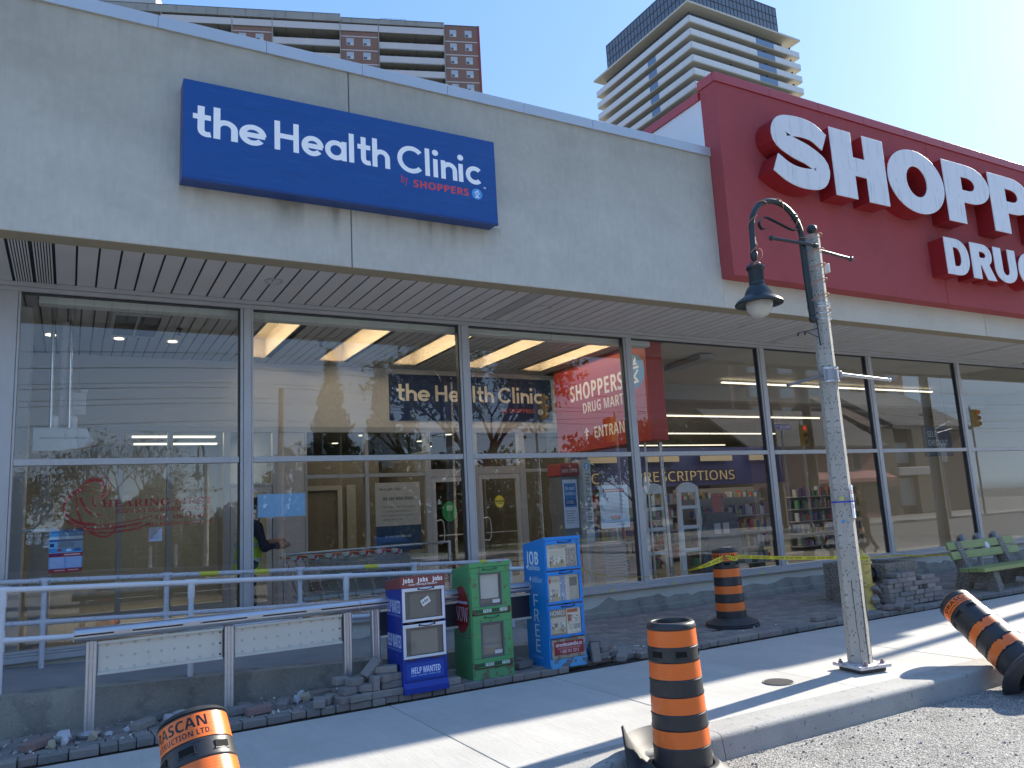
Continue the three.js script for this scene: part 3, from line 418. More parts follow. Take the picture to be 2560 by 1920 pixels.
  const ring = (y, h, k = 1.12) => xf(new THREE.CylinderGeometry(rAt(y) * k, rAt(y) * k, h, 20, 1, true), lean(y), y, 0);
  part(L, 'steel_strap', [ring(3.50, 0.012), ring(3.527, 0.008), ring(3.37, 0.008, 1.09), ring(2.865, 0.018, 1.16), ring(2.735, 0.018, 1.16), ring(3.43, 0.01, 1.08)], steelMat);
  part(L, 'banner_bracket', [ring(2.80, 0.10, 1.10), rb(lean(2.8) - 0.115, 2.80, 0.03, 0.04, 0.12, 0.05), rb(lean(2.8) + 0.12, 2.81, 0.03, 0.04, 0.07, 0.05)], std(0.33, 0.34, 0.37, 0.4, { metalness: 0.4 }));
  part(L, 'banner_arm', [cyl([lean(2.8) - 0.09, 2.80, 0.03], [X(5.84), 2.66, 0.10], 0.013, 0.013, 10)], std(0.12, 0.13, 0.15, 0.3, { metalness: 0.6 }));
  part(L, 'banner_arm', [cyl([lean(2.8) + 0.10, 2.815, 0.03], [X(7.32), 2.768, 0.10], 0.019, 0.017, 12), xf(new THREE.SphereGeometry(0.021, 12, 8), X(7.36), 2.765, 0.1)], steelMat);
  part(L, 'insulator_bracket', [bar([X(6.45), 3.27, 0.02], [X(6.10), 3.19, 0.08], 0.006), bar([X(6.46), 3.18, 0.02], [X(6.22), 3.215, 0.06], 0.006), bar([X(6.455), 3.36, 0.02], [X(6.468), 3.10, 0.02], 0.007), bar([X(6.10), 3.19, 0.08], [X(6.082), 3.16, 0.08], 0.009), bar([X(6.22), 3.215, 0.06], [X(6.21), 3.18, 0.06], 0.009)], ironMat);
  part(L, 'photo_cell', [rb(X(6.735), 3.93, 0.0, 0.035, 0.10, 0.05, 0.01)], std(0.6, 0.62, 0.62, 0.5));
  // wrapped notice, tape and stickers
  const wrap = (y0, y1, a0, a1, k, tex, o = {}) => { const n = 16, pos = [], uv = [], f = (t, y) => { const a = lerp(a0, a1, t), r = rAt(y) * k; return [lean(y) + Math.sin(a) * r, y, Math.cos(a) * r]; }; for (let i = 0; i < n; i++) { const t0 = i / n, t1 = (i + 1) / n; const A = f(t0, y0), B = f(t1, y0), C2 = f(t1, y1), D = f(t0, y1); pos.push(...A, ...B, ...C2, ...A, ...C2, ...D); uv.push(t0, 0, t1, 0, t1, 1, t0, 0, t1, 1, t0, 1); } const g = new THREE.BufferGeometry(); g.setAttribute('position', new THREE.Float32BufferAttribute(pos, 3)); g.setAttribute('uv', new THREE.Float32BufferAttribute(uv, 2)); g.computeVertexNormals(); return g; };
  const notice = ctex(512, 512, (g, w, h) => { g.fillStyle = '#f2f2f4'; g.fillRect(0, 0, w, h); fitText(g, 'EMERGENCY', 20, 140, 470, 62, SB, '#d8352f'); fitText(g, 'NO PARKING', 24, 250, 470, 62, SB, '#17181c'); fitText(g, 'ON THIS SIDE', 36, 360, 450, 62, SB, '#17181c'); fitText(g, 'OF STREET', 110, 470, 370, 62, SB, '#17181c'); g.fillStyle = '#777'; g.fillRect(60, 40, 380, 10); g.fillRect(90, 60, 300, 6); });
  part(L, 'paper_notice', wrap(1.395, 1.71, -0.12, 2.4, 1.075, 0), mapped(notice, 0.7), { keepuv: true });
  part(L, 'blue_tape', wrap(1.548, 1.562, -2.3, 2.6, 1.09, 0), std(0.03, 0.05, 0.45, 0.4), { keepuv: true });
  part(L, 'yellow_sticker', wrap(1.565, 1.605, -1.15, -0.75, 1.06, 0), std(0.55, 0.50, 0.16, 0.7), { keepuv: true }); part(L, 'blue_sticker', wrap(1.36, 1.385, -1.2, -0.85, 1.06, 0), std(0.08, 0.32, 0.60, 0.6), { keepuv: true });
}
{ // the next lamp further along the street, outside the picture on the right, whose shadow lies across the pavement
  const P = thing('street_lamp', 'plain concrete utility pole further along the pavement', 'street lamp', [19.35, 0, -7.0]);
  part(P, 'concrete_pole', [cyl([0, -0.05, 0], [0.02, 7.1, 0], 0.15, 0.085, 12)], poleMat);
}
// ---------------------------------------------------------------- newspaper boxes
const chipMap = (c, seed, amt = 0.62) => { const f = fbm(seed, 16, 4); return mapped(rep(dtex(256, (u, v) => { const s = sstep(amt, amt + 0.07, f(u, v)); return mix3(mul3(c, 0.9 + 0.2 * nA(u, v)), [0.17, 0.10, 0.07], s * 0.75); }, true), 0.8), 0.42); };
const rustMat = mapped(rep(dtex(128, (u, v) => mix3([0.17, 0.075, 0.04], [0.09, 0.06, 0.05], nD(u, v)), true), 0.2), 0.9);
const boxGlass = phys(0.92, 0.92, 0.9, 0.06, { transmission: 1, thickness: 0, ior: 1.6 });
function boxHandle(p, x, y, z, m = BLACK) { return part(p, 'handle', [tube([[x - 0.075, y, z], [x - 0.05, y - 0.004, z + 0.018], [x, y - 0.007, z + 0.024], [x + 0.05, y + 0.002, z + 0.018], [x + 0.075, y + 0.004, z]], 0.0045, 24, 6), xf(new THREE.SphereGeometry(0.010, 10, 8), x - 0.075, y, z), xf(new THREE.SphereGeometry(0.010, 10, 8), x + 0.075, y + 0.004, z)], m); }
function hinge(p, x0, x1, y, z) { part(p, 'hinge', [cyl([x0, y, z], [x1, y, z], 0.006, 0.006, 8)], rustMat); }
// open-fronted shell: floor, roof, back, two sides; local x 0..w, z 0 (front) .. -d
function boxShell(p, name, w, d, y0, y1, yb, mat, t = 0.012) {   // roof slopes from y1 at the front down to yb at the back
  const side = (x) => { const s = new THREE.Shape(); s.moveTo(0, y0); s.lineTo(0, y1); s.lineTo(-d, yb); s.lineTo(-d, y0); s.closePath(); const e = new THREE.ExtrudeGeometry(s, { depth: t, bevelEnabled: true, bevelSize: 0.003, bevelThickness: 0.003, bevelSegments: 1 }); e.rotateY(-Math.PI / 2); e.scale(1, 1, 1); const q = e.attributes.position; for (let i = 0; i < q.count; i++) q.setZ(i, q.getZ(i)); e.translate(x + t, 0, 0); return e; };
  // rotateY(-90): shape x -> z, depth -> -x
  const L = Math.hypot(d, y1 - yb), a = Math.atan2(y1 - yb, d);
  return part(p, name, [side(0), side(w - t), bx(w / 2, (y1 + yb) / 2 - t / 2, -d / 2, w - 2 * t, t, L, -a), bx(w / 2, (y0 + yb) / 2, -d + t / 2, w - 2 * t, yb - y0 - t, t), bx(w / 2, y0 + t / 2, -d / 2, w - 2 * t, t, d - 2 * t)], mat);
}
function doorFrame(w, y0, y1, wx0, wx1, wy0, wy1, x0, z, t = 0.016) { return [rbb(x0, x0 + w, y0, wy0, z, z + t, 0.005), rbb(x0, x0 + w, wy1, y1, z, z + t, 0.005), rbb(x0, wx0, wy0, wy1, z, z + t, 0.004), rbb(wx1, x0 + w, wy0, wy1, z, z + t, 0.004)]; }
const paperMat = std(0.30, 0.28, 0.25, 0.9), insideDark = std(0.10, 0.10, 0.10, 0.8);
{ // blue 'help wanted' box
  const b = thing('newspaper_box', 'blue newspaper box with a brown top and two white framed doors', 'newspaper box', [2.695, 0, -7.02], 0, 'newspaper boxes along the pavement edge'), w = 0.436, d = 0.405, blue = chipMap([0.006, 0.035, 0.30], 401, 0.78), red = chipMap([0.235, 0.055, 0.05], 403, 0.75), white = chipMap([0.70, 0.71, 0.74], 405, 0.80);
  boxShell(b, 'cabinet', w, d, 0.05, 0.984, 0.945, blue);
  const cap = part(b, 'cap', [(() => { const s = new THREE.Shape(); s.moveTo(0.004, 0.986); s.lineTo(0.004, 1.088); s.lineTo(-d - 0.002, 1.028); s.lineTo(-d - 0.002, 0.952); s.closePath(); const e = new THREE.ExtrudeGeometry(s, { depth: w + 0.006, bevelEnabled: true, bevelSize: 0.003, bevelThickness: 0.003, bevelSegments: 1 }); e.rotateY(-Math.PI / 2); e.translate(w + 0.003, 0, 0); return e; })()], red);
  const cl = ctex(512, 128, (g, W, H) => { g.clearRect(0, 0, W, H); g.fillStyle = '#824a45'; g.fillRect(0, 0, W, H); for (const x of [14, 192, 372]) fitText(g, 'Jobs', x, 72, 124, 58, SB, '#ffffff'); fitText(g, 'Career Training & Education', 80, 112, 350, 26, SB, '#e8e4e4'); });
  mesh('lettering', quad(0.006, w - 0.006, 0.992, 1.082, 0.0085), mapped(cl, 0.5), cap, { keepuv: true });
  const help = (y) => { const t = ctex(512, 300, (g, W, H) => { g.fillStyle = '#0b2f8f'; g.fillRect(0, 0, W, H); fitText(g, 'HELP WANTED', 12, 214, 488, 168, SB, '#cfdcf5'); fitText(g, 'CAREERS - EDUCATION - TRAINING - JOBS', 12, 258, 488, 24, SB, '#8fa6d8'); }); return t; };
  const ht = mapped(help(), 0.45);
  for (const y of [[0.70, 0.905], [0.39, 0.595]]) { const g = new THREE.PlaneGeometry(0.385, y[1] - y[0]); g.rotateY(-Math.PI / 2); g.translate(-0.0045, (y[0] + y[1]) / 2, -d / 2); part(b, 'side_lettering', g, ht, { keepuv: true }); }
  for (const [y0, y1, st] of [[0.679, 0.981, 1], [0.353, 0.656, 0]]) {
    const dr = part(b, 'door', doorFrame(w - 0.012, y0, y1, 0.03, w - 0.035, y0 + 0.024, y1 - 0.03, 0.003, 0.002), white);
    const p = mesh('door_pane', quad(0.028, w - 0.033, y0 + 0.02, y1 - 0.026, 0.010), boxGlass, dr); p.castShadow = false;
    mesh('backing_card', [bb(0.03, w - 0.036, y0 + 0.025, y1 - 0.03, -0.02, -0.013)], std(0.13, 0.13, 0.135, 0.8), dr); mesh('display_sheet', [bb(0.085, w - 0.085, y0 + 0.03, y1 - 0.06, -0.012, -0.008)], st ? std(0.18, 0.175, 0.16, 0.8) : std(0.27, 0.25, 0.22, 0.85), dr);
    boxHandle(b, w / 2 + 0.02, y1 - 0.012, 0.022); hinge(b, 0.05, 0.12, y0 - 0.008, 0.008); hinge(b, w - 0.14, w - 0.06, y0 - 0.008, 0.008);
    if (st) { const stk = ctex(256, 160, (g, W, H) => { g.fillStyle = '#e6e6e2'; g.fillRect(0, 0, W, H); g.strokeStyle = '#222'; g.lineWidth = 13; g.beginPath(); for (const q of [[30, 120, 50, 45, 62, 120], [30, 85, 70, 85], [90, 60, 130, 45, 100, 85, 140, 80, 95, 120], [150, 120, 175, 50, 195, 110, 225, 45]]) { g.moveTo(q[0], q[1]); for (let i = 2; i < q.length; i += 2) g.lineTo(q[i], q[i + 1]); } g.stroke(); }); const q = quad(-0.045, 0.045, -0.03, 0.03, 0); q.rotateZ(0.5); q.translate(0.235, y0 + 0.175, 0.0115); mesh('sticker', q, mapped(stk, 0.5), dr, { keepuv: true }); }
  }
  const fp = part(b, 'front_panel', [rbb(0.0, w, 0.15, 0.345, -0.012, 0.0, 0.003), rbb(0.012, w - 0.012, 0.318, 0.332, 0.0005, 0.008, 0.003), rbb(0.012, w - 0.012, 0.152, 0.166, 0.0005, 0.008, 0.003), rbb(0.012, 0.026, 0.1665, 0.3175, 0.0005, 0.008, 0.003), rbb(w - 0.026, w - 0.012, 0.1665, 0.3175, 0.0005, 0.008, 0.003)], blue);
  const fl = ctex(512, 256, (g, W, H) => { g.fillStyle = '#1348a8'; g.fillRect(0, 0, W, H); fitText(g, 'HELP WANTED', 60, 170, 400, 100, SB, '#dfe9fa'); fitText(g, 'CAREERS - EDUCATION - TRAINING - JOBS', 50, 208, 410, 18, SB, '#b9caec'); }); mesh('lettering', quad(0.03, w - 0.03, 0.17, 0.314, 0.002), mapped(fl, 0.42), fp, { keepuv: true });
  part(b, 'plinth', [(() => { const s = new THREE.Shape(); s.moveTo(-0.012, 0.05); s.lineTo(0.028, 0.05); s.lineTo(0.028, 0.098); s.lineTo(0.001, 0.149); s.lineTo(-0.012, 0.149); s.closePath(); const e = new THREE.ExtrudeGeometry(s, { depth: w, bevelEnabled: false }); e.rotateY(-Math.PI / 2); e.translate(w, 0, 0); return e; })()], blue);
}
{ // green box
  const b = thing('newspaper_box', 'rusty green newspaper box with a red oval on its side', 'newspaper box', [3.428, 0, -7.08], 0, 'newspaper boxes along the pavement edge'), w = 0.447, d = 0.40, gr = chipMap([0.085, 0.33, 0.125], 411, 0.70), grS = chipMap([0.07, 0.28, 0.10], 413, 0.72);
  boxShell(b, 'cabinet', w, d, 0.05, 1.112, 1.055, gr);
  part(b, 'cap', [(() => { const s = new THREE.Shape(); s.moveTo(0.018, 1.114); s.lineTo(0.018, 1.152); s.lineTo(-d, 1.078); s.lineTo(-d, 1.058); s.closePath(); const e = new THREE.ExtrudeGeometry(s, { depth: w + 0.004, bevelEnabled: true, bevelSize: 0.003, bevelThickness: 0.003, bevelSegments: 1 }); e.rotateY(-Math.PI / 2); e.translate(w + 0.002, 0, 0); return e; })()], gr);
  const oval = new THREE.CircleGeometry(1, 40), ot = ctex(256, 400, (g, W, H) => { g.fillStyle = '#a01f1f'; g.fillRect(0, 0, W, H); g.fillStyle = '#c9d2e2'; g.fillRect(26, 128, 204, 22); fitText(g, 'NOW', 22, 300, 212, 122, SER, '#eef0f4'); }); oval.scale(0.172, 0.225, 1); oval.rotateY(-Math.PI / 2); oval.translate(-0.0052, 0.705, -0.20); part(b, 'oval_badge', oval, mapped(ot, 0.45), { keepuv: true });
  const st = ctex(256, 32, (g, W, H) => { g.fillStyle = '#2c6a3c'; g.fillRect(0, 0, W, H); fitText(g, 'EVERYTHING TORONTO', 4, 26, 248, 20, SB, '#a9c9ad'); }); const sq = new THREE.PlaneGeometry(0.33, 0.028); sq.rotateY(-Math.PI / 2); sq.translate(-0.0048, 0.455, -0.2); part(b, 'side_lettering', sq, mapped(st, 0.5), { keepuv: true });
  for (const [y0, y1, k] of [[0.665, 1.108, 0], [0.165, 0.652, 1]]) {
    const a0 = 0.092, a1 = 0.345, b0 = k ? 0.25 : 0.729, b1 = k ? 0.58 : 1.05;
    const dr = part(b, 'door', doorFrame(w - 0.02, y0, y1, a0, a1, b0, b1, 0.006, 0.002, 0.014), gr);
    mesh('window_gasket', doorFrame(a1 - a0, b0, b1, a0 + 0.016, a1 - 0.016, b0 + 0.016, b1 - 0.016, a0, 0.004, 0.014), std(0.13, 0.14, 0.14, 0.7), dr);
    const p = mesh('door_pane', quad(a0 + 0.004, a1 - 0.004, b0 + 0.004, b1 - 0.004, 0.006), boxGlass, dr); p.castShadow = false;
    mesh('backing_card', [bb(a0 + 0.002, a1 - 0.002, b0 + 0.002, b1 - 0.002, -0.016, -0.010)], std(0.15, 0.155, 0.15, 0.8), dr);
    mesh('display_sheet', [k ? bb(a0 + 0.03, a1 - 0.03, b0 + 0.09, b1 - 0.03, -0.009, -0.006) : bb(a0 + 0.02, a1 - 0.03, b0 + 0.075, b1 - 0.012, -0.009, -0.006)], k ? std(0.20, 0.21, 0.205, 0.8) : std(0.55, 0.56, 0.53, 0.85), dr); mesh('label', [bb(a1 - 0.105, a1 - 0.022, b0 + 0.028, b0 + 0.062, 0.0062, 0.0068)], std(0.60, 0.61, 0.60, 0.7), dr);
    boxHandle(b, 0.215, y1 - 0.022, 0.018, std(0.06, 0.07, 0.05, 0.5)); hinge(b, 0.03, 0.42, y0 - 0.006, 0.012);
    const fr = ctex(512, 64, (g, W, H) => { g.fillStyle = '#2b6b40'; g.fillRect(0, 0, W, H); ['FREE', 'FREE', 'FREE', 'FREE'].forEach((t, i) => { g.fillStyle = i % 2 ? '#e7efe8' : '#0f1b13'; g.fillRect(i * 128, 6, 128, 52); fitText(g, t, i * 128 + 5, 52, 118, 42, SB, i % 2 ? '#24513a' : '#3f7a50'); }); }); mesh('lettering', quad(0.035, 0.40, y0 + 0.008, y0 + 0.043, 0.0175), mapped(fr, 0.5), dr, { keepuv: true });
    mesh('rust_patch', [rbb(0.008, 0.04, y0 + 0.002, y0 + 0.045, 0.0172, 0.0178, 0.0003), rbb(0.395, 0.43, y0 - 0.002, y0 + 0.05, 0.0172, 0.0178, 0.0003)], rustMat, dr);
  }
  part(b, 'front_plinth', [rbb(0.0, w, 0.05, 0.158, -0.012, 0.006, 0.004)], chipMap([0.10, 0.32, 0.14], 417, 0.55)); part(b, 'rusted_foot', [bb(0.0, w, 0.03, 0.0495, -d, 0.0)], rustMat);
}
const magazines = ctex(1024, 1024, (g) => {   // six printed covers: three rows of two
  const r = rng(12), R = (x, y, w, h, c) => { g.fillStyle = c; g.fillRect(x, y, w, h); }; R(0, 0, 1024, 1024, '#b7b3a2');
  const room = (x, y, w, h) => { R(x, y, w, h, '#cfcabb'); R(x, y + h * 0.66, w, h * 0.34, '#b9a98a'); for (let i = 0; i < 26; i++) R(x + r() * w * 0.8, y + h * 0.3 + r() * h * 0.5, 10 + r() * 60, 8 + r() * 45, ['#6d6a66', '#e6e2d8', '#8f7f66', '#4f5560', '#a7b0bd'][Math.floor(r() * 5)]); };
  // row 1
  R(0, 0, 1024, 341, '#d8d6cc'); fitText(g, 'Active Life', 120, 62, 240, 40, SR, '#5c5c55'); fitText(g, 'HOMES', 380, 66, 330, 52, SR, '#3a3a38'); room(110, 90, 500, 240); R(640, 60, 360, 281, '#a9a79c'); for (let i = 0; i < 160; i++) R(650 + r() * 330, 70 + r() * 260, 14, 14, ['#b2302f', '#2f4d8f', '#35553a', '#dedad0', '#c98a8a'][Math.floor(r() * 5)]);
  // row 2
  R(0, 342, 1024, 340, '#c9c6b6'); g.fillStyle = '#c2452f'; g.beginPath(); g.arc(80, 410, 34, 0, 7); g.fill(); fitText(g, 'Canadian', 130, 425, 250, 40, SER, '#444'); room(60, 450, 330, 220); R(400, 350, 190, 330, '#8fa3c4'); for (let i = 0; i < 40; i++) R(410 + r() * 150, 360 + r() * 300, 30, 10, ['#31508f', '#e4e6ee', '#5f7bb0'][Math.floor(r() * 3)]); R(610, 350, 80, 330, '#d9d6cc'); g.save(); g.translate(635, 372); g.rotate(Math.PI / 2); fitText(g, 'BUSINESS', 0, 0, 290, 42, SR, '#54508a'); g.restore(); R(700, 350, 300, 330, '#bab6a8'); R(720, 380, 250, 120, '#6b6a66'); for (let i = 0; i < 30; i++) R(715 + r() * 250, 510 + r() * 160, 50, 5, '#8d8a80');
  // row 3
  R(0, 683, 560, 341, '#8b8570'); fitText(g, 'HOMES', 20, 760, 500, 58, SR, '#f1effa'); room(30, 790, 500, 210); R(560, 683, 464, 341, '#ddd9cb'); R(580, 700, 350, 44, '#b5503c'); R(590, 770, 130, 90, '#a84437'); for (let i = 0; i < 60; i++) R(580 + r() * 380, 770 + r() * 240, 60, 6, '#8f8b7e'); R(780, 900, 220, 60, '#9aa0a4');
});
{ // bright blue tall box
  const b = thing('newspaper_box', 'tall bright blue newspaper box with three windows of magazines', 'newspaper box', [4.278, 0, -7.05], 0, 'newspaper boxes along the pavement edge'), w = 0.443, d = 0.43, bl = chipMap([0.018, 0.235, 0.66], 421, 0.70), bs = chipMap([0.012, 0.20, 0.58], 423, 0.8);
  boxShell(b, 'cabinet', w, d, 0.04, 1.318, 1.25, bl);
  part(b, 'cap', [(() => { const s = new THREE.Shape(); s.moveTo(0.012, 1.32); s.lineTo(0.012, 1.348); s.lineTo(-d, 1.276); s.lineTo(-d, 1.254); s.closePath(); const e = new THREE.ExtrudeGeometry(s, { depth: w + 0.004, bevelEnabled: true, bevelSize: 0.003, bevelThickness: 0.003, bevelSegments: 1 }); e.rotateY(-Math.PI / 2); e.translate(w + 0.002, 0, 0); return e; })()], bl);
  const sd = ctex(512, 1536, (g, W, H) => { g.fillStyle = '#1a86d6'; g.fillRect(0, 0, W, H); fitText(g, 'JOB', 80, 210, 300, 175, SB, '#eef5fc'); fitText(g, 'Classified.ca', 85, 282, 310, 62, SB, '#dfeefa'); fitText(g, 'CANADIAN', 200, 390, 150, 24, SER, '#cfe6f8'); fitText(g, 'IMMIGRANT', 190, 440, 250, 46, SER, '#d9ecfa'); g.fillStyle = '#d9ecfa'; g.beginPath(); g.moveTo(150, 360); g.lineTo(175, 400); g.lineTo(160, 430); g.lineTo(140, 430); g.lineTo(125, 400); g.fill(); 'FREE'.split('').forEach((c, i) => fitText(g, c, 170 + i * 3, 760 + i * 195, 150, 165, SR, '#d5e5f3')); fitText(g, 'streetboxmedia.ca', 120, 1425, 260, 34, SR, '#8fc3ea'); }); { const g = new THREE.PlaneGeometry(0.42, 1.19); g.rotateY(-Math.PI / 2); g.translate(-0.0048, 0.045 + 0.595, -d / 2); part(b, 'side_lettering', g, mapped(sd, 0.4), { keepuv: true }); }
  [[1.012, 1.314], [0.675, 1.0], [0.34, 0.663]].forEach(([y0, y1], i) => {
    const a0 = 0.022, a1 = w - 0.042, b0 = y0 + 0.025, b1 = y1 - 0.042, dr = part(b, 'door', doorFrame(w - 0.01, y0, y1, a0, a1, b0, b1, 0.003, 0.002), bl);
    const p = mesh('door_pane', quad(a0 - 0.003, a1 + 0.003, b0 - 0.003, b1 + 0.003, 0.010), boxGlass, dr); p.castShadow = false;
    const q = quad(a0, a1, b0, b1, -0.005), uv = q.attributes.uv; for (let k = 0; k < 4; k++) uv.setY(k, (2 - i + uv.getY(k)) / 3); mesh('magazine_covers', q, mapped(magazines, 0.6), dr, { keepuv: true }); mesh('backing_card', [bb(a0 - 0.003, a1 + 0.003, b0 - 0.003, b1 + 0.003, -0.012, -0.006)], paperMat, dr);
    boxHandle(b, 0.24, y1 - 0.018, 0.020); hinge(b, 0.02, 0.16, y0 - 0.006, 0.010); hinge(b, 0.26, 0.42, y0 - 0.006, 0.010);
  });
  const pn = part(b, 'lower_panel', [rbb(0.018, 0.425, 0.135, 0.328, 0.001, 0.016, 0.006)], chipMap([0.36, 0.30, 0.22], 431, 0.5));
  const pl = ctex(512, 200, (g, W, H) => { g.fillStyle = '#8e2f33'; g.fillRect(0, 0, W, H); fitText(g, 'streetboxmedia.ca', 26, 74, 460, 52, SE, '#f3eeee'); fitText(g, 'FOR DISTRIBUTION INQUIRIES', 60, 118, 400, 30, SR, '#d9a8ab'); fitText(g, '1 888 761 3313', 96, 176, 330, 46, SR, '#f1e6e6'); }); mesh('lettering', quad(0.045, 0.40, 0.172, 0.302, 0.0168), mapped(pl, 0.5), pn, { keepuv: true });
  part(b, 'plinth', [rbb(0.0, w, 0.04, 0.134, -0.012, 0.012, 0.006)], chipMap([0.10, 0.38, 0.66], 433, 0.52)); part(b, 'front_board', [bb(0.0, w, 0.1345, 0.334, -0.012, 0.0)], bl);
}

// ---------------------------------------------------------------- construction barrels
const rubber = mapped(rep(dtex(256, (u, v) => mul3([0.030, 0.031, 0.034], 0.75 + 0.5 * nA(u, v) + 0.5 * sstep(0.72, 0.8, nB(u, v))), true), 0.8), 0.42), rubberDull = mapped(rep(dtex(128, (u, v) => mul3([0.045, 0.046, 0.05], 0.7 + 0.7 * nA(u, v)), true), 0.4), 0.6);
function bandTex(lines, seed, torn) {
  return ctex(1024, 96, (g, W, H) => {
    const r = rng(seed); g.fillStyle = '#e8702a'; g.fillRect(0, 0, W, H);
    for (let i = 0; i < 130; i++) { g.globalAlpha = 0.05 + 0.10 * r(); g.fillStyle = r() < 0.6 ? '#ffb27c' : '#7c2c0c'; g.fillRect(r() * W, r() * H, 10 + 110 * r(), 0.8 + 1.2 * r()); }
    for (let i = 0; i < 14; i++) { g.globalAlpha = 0.35; g.strokeStyle = r() < 0.5 ? '#6d2a10' : '#d8d0c8'; g.lineWidth = 0.8 + r(); g.beginPath(); let x = r() * W, y = r() * H; g.moveTo(x, y); for (let k = 0; k < 3; k++) g.lineTo(x += (r() - 0.5) * 24, y += (r() - 0.3) * 26); g.stroke(); }
    for (let k = 0; k < 16; k++) { g.globalAlpha = 0.12; g.fillStyle = k % 2 ? '#ffd0a0' : '#9a3c12'; g.fillRect(0, k * 6, W, 1.2); }
    g.globalAlpha = 1; if (lines) { fitText(g, 'DRASCAN', 512 - 175, 52, 350, 42, SB, '#151214'); fitText(g, 'CONSTRUCTION LTD.', 512 - 180, 84, 365, 21, SB, '#241518'); }
    if (torn) { g.fillStyle = '#141618'; for (const s of [0, 1]) { g.beginPath(); g.moveTo(0, s ? H : 0); for (let x = 0; x <= W; x += 14) { const k = 3 + r() * 14 + (r() < 0.1 ? 26 : 0); g.lineTo(x, s ? H - k : k); } g.lineTo(W, s ? H : 0); g.fill(); } }
  });
}
const BAND = { plain: mapped(bandTex(false, 61), 0.32), text: mapped(bandTex(true, 62), 0.32), torn: mapped(bandTex(false, 63, true), 0.35) };
const bodyR = (y) => lerp(0.192, 0.158, y / 0.94);
function barrel(label, bands, phiText, base) {
  const b = thing('construction_barrel', label, 'barrel', [0, 0, 0], 0, 'orange and black construction barrels');
  const prof = [[bodyR(0.02), 0.02]]; const edges = bands.map((q) => [q[0], q[1]]).sort((a, c) => a[0] - c[0]);
  for (const [a, c] of edges) prof.push([bodyR(a) + 0.001, a - 0.016], [bodyR(a) + 0.005, a - 0.011], [bodyR(a) + 0.001, a - 0.006], [bodyR(a) - 0.004, a], [bodyR(c) - 0.004, c], [bodyR(c) + 0.001, c + 0.006], [bodyR(c) + 0.005, c + 0.011], [bodyR(c) + 0.001, c + 0.016]);
  const top = Math.max(...edges.map((e) => e[1])); const pr = prof.filter((p) => p[1] <= 0.93);
  pr.push([0.162, 0.925], [0.158, 0.942], [0.146, 0.953], [0.128, 0.955], [0.120, 0.948], [0.118, 0.90], [0.12, 0.5], [0.0, 0.48]);
  part(b, 'drum', lathe(pr, 40), rubber);
  bands.forEach(([a, c, kind]) => { const g = new THREE.LatheGeometry([[bodyR(a) + 0.0004, a], [bodyR((a + c) / 2) + 0.0008, (a + c) / 2], [bodyR(c) + 0.0004, c]].map(([r, y]) => new THREE.Vector2(r, y)), 48); g.rotateY(phiText - Math.PI); part(b, 'reflective_band', g, BAND[kind], { keepuv: true }); });
  const sl = bands.find((q) => q[3]); const sy = sl ? sl[3] : 0.76;
  for (const a of [0.35, 1.35, 2.6, 3.6, 4.9, 5.75]) { const ph = a + phiText, r = bodyR(sy) - 0.008; part(b, 'hand_slot', [xf(new THREE.BoxGeometry(0.072, 0.032, 0.02), Math.sin(ph) * r, sy, Math.cos(ph) * r, 0, ph, 0)], std(0.003, 0.003, 0.003, 0.9)); const q = part(b, 'slot_lip', [xf(new RoundedBoxGeometry(0.085, 0.007, 0.016, 1, 0.003), Math.sin(ph) * (r + 0.004), sy - 0.021, Math.cos(ph) * (r + 0.004), 0, ph, 0)], rubber); }
  if (base) { const m = part(b, 'rubber_base', base, rubberDull); if (b) m.castShadow = true; }
  return b;
}
{ // standing on the paved strip, tape tied round it
  const base = [lathe([[0.18, 0.10], [0.215, 0.10], [0.235, 0.085], [0.29, 0.052], [0.325, 0.045], [0.33, 0.03], [0.325, 0.022], [0.2, 0.02]], 40), lathe([[0.2, 0.022], [0.33, 0.018], [0.342, 0.010], [0.34, 0.0], [0.2, 0.0]], 40)];
  const b = barrel('orange striped barrel on the pavers, with yellow tape tied round its top', [[0.805, 0.905, 'text', 0.772], [0.607, 0.708, 'plain'], [0.398, 0.495, 'plain'], [0.188, 0.288, 'plain']], -1.02, base); b.position.set(7.43, 0.063, -7.72); b.rotation.set(-0.01, 0, 0.015);
}
{ // foreground, standing in the gutter; the flange of its base is bent up over the kerb
  const g = lathe([[0.20, 0.115], [0.225, 0.12], [0.235, 0.11], [0.30, 0.06], [0.37, 0.02], [0.385, 0.0], [0.36, -0.005], [0.2, 0.0]], 96), p = g.attributes.position;
  for (let i = 0; i < p.count; i++) { const x = p.getX(i), y = p.getY(i), z = p.getZ(i), r = Math.hypot(x, z), wz = -4.23 + z, lift = sstep(-4.30, -4.43, wz); const need = 0.235; if (r > 0.24) p.setY(i, y + lift * need * sstep(0.24, 0.36, r) + 0.10 * sstep(0.26, 0.38, r) * sstep(-0.2, -0.33, x) * sstep(0.05, -0.15, z)); const a = Math.atan2(x, z); if (r > 0.23 && r < 0.38) p.setY(i, p.getY(i) + 0.003 * Math.sin(a * 96)); }
  g.computeVertexNormals();
  const b = barrel('large orange striped barrel in the foreground, upright in the gutter by the kerb', [[0.815, 0.91, 'plain', 0.772], [0.625, 0.72, 'plain'], [0.425, 0.52, 'plain'], [0.235, 0.33, 'plain']], 2.3, g); b.position.set(3.535, -0.155, -4.235); b.rotation.set(0.0, 0, 0.012); b.scale.set(1.0, 1.06, 1.0);
}
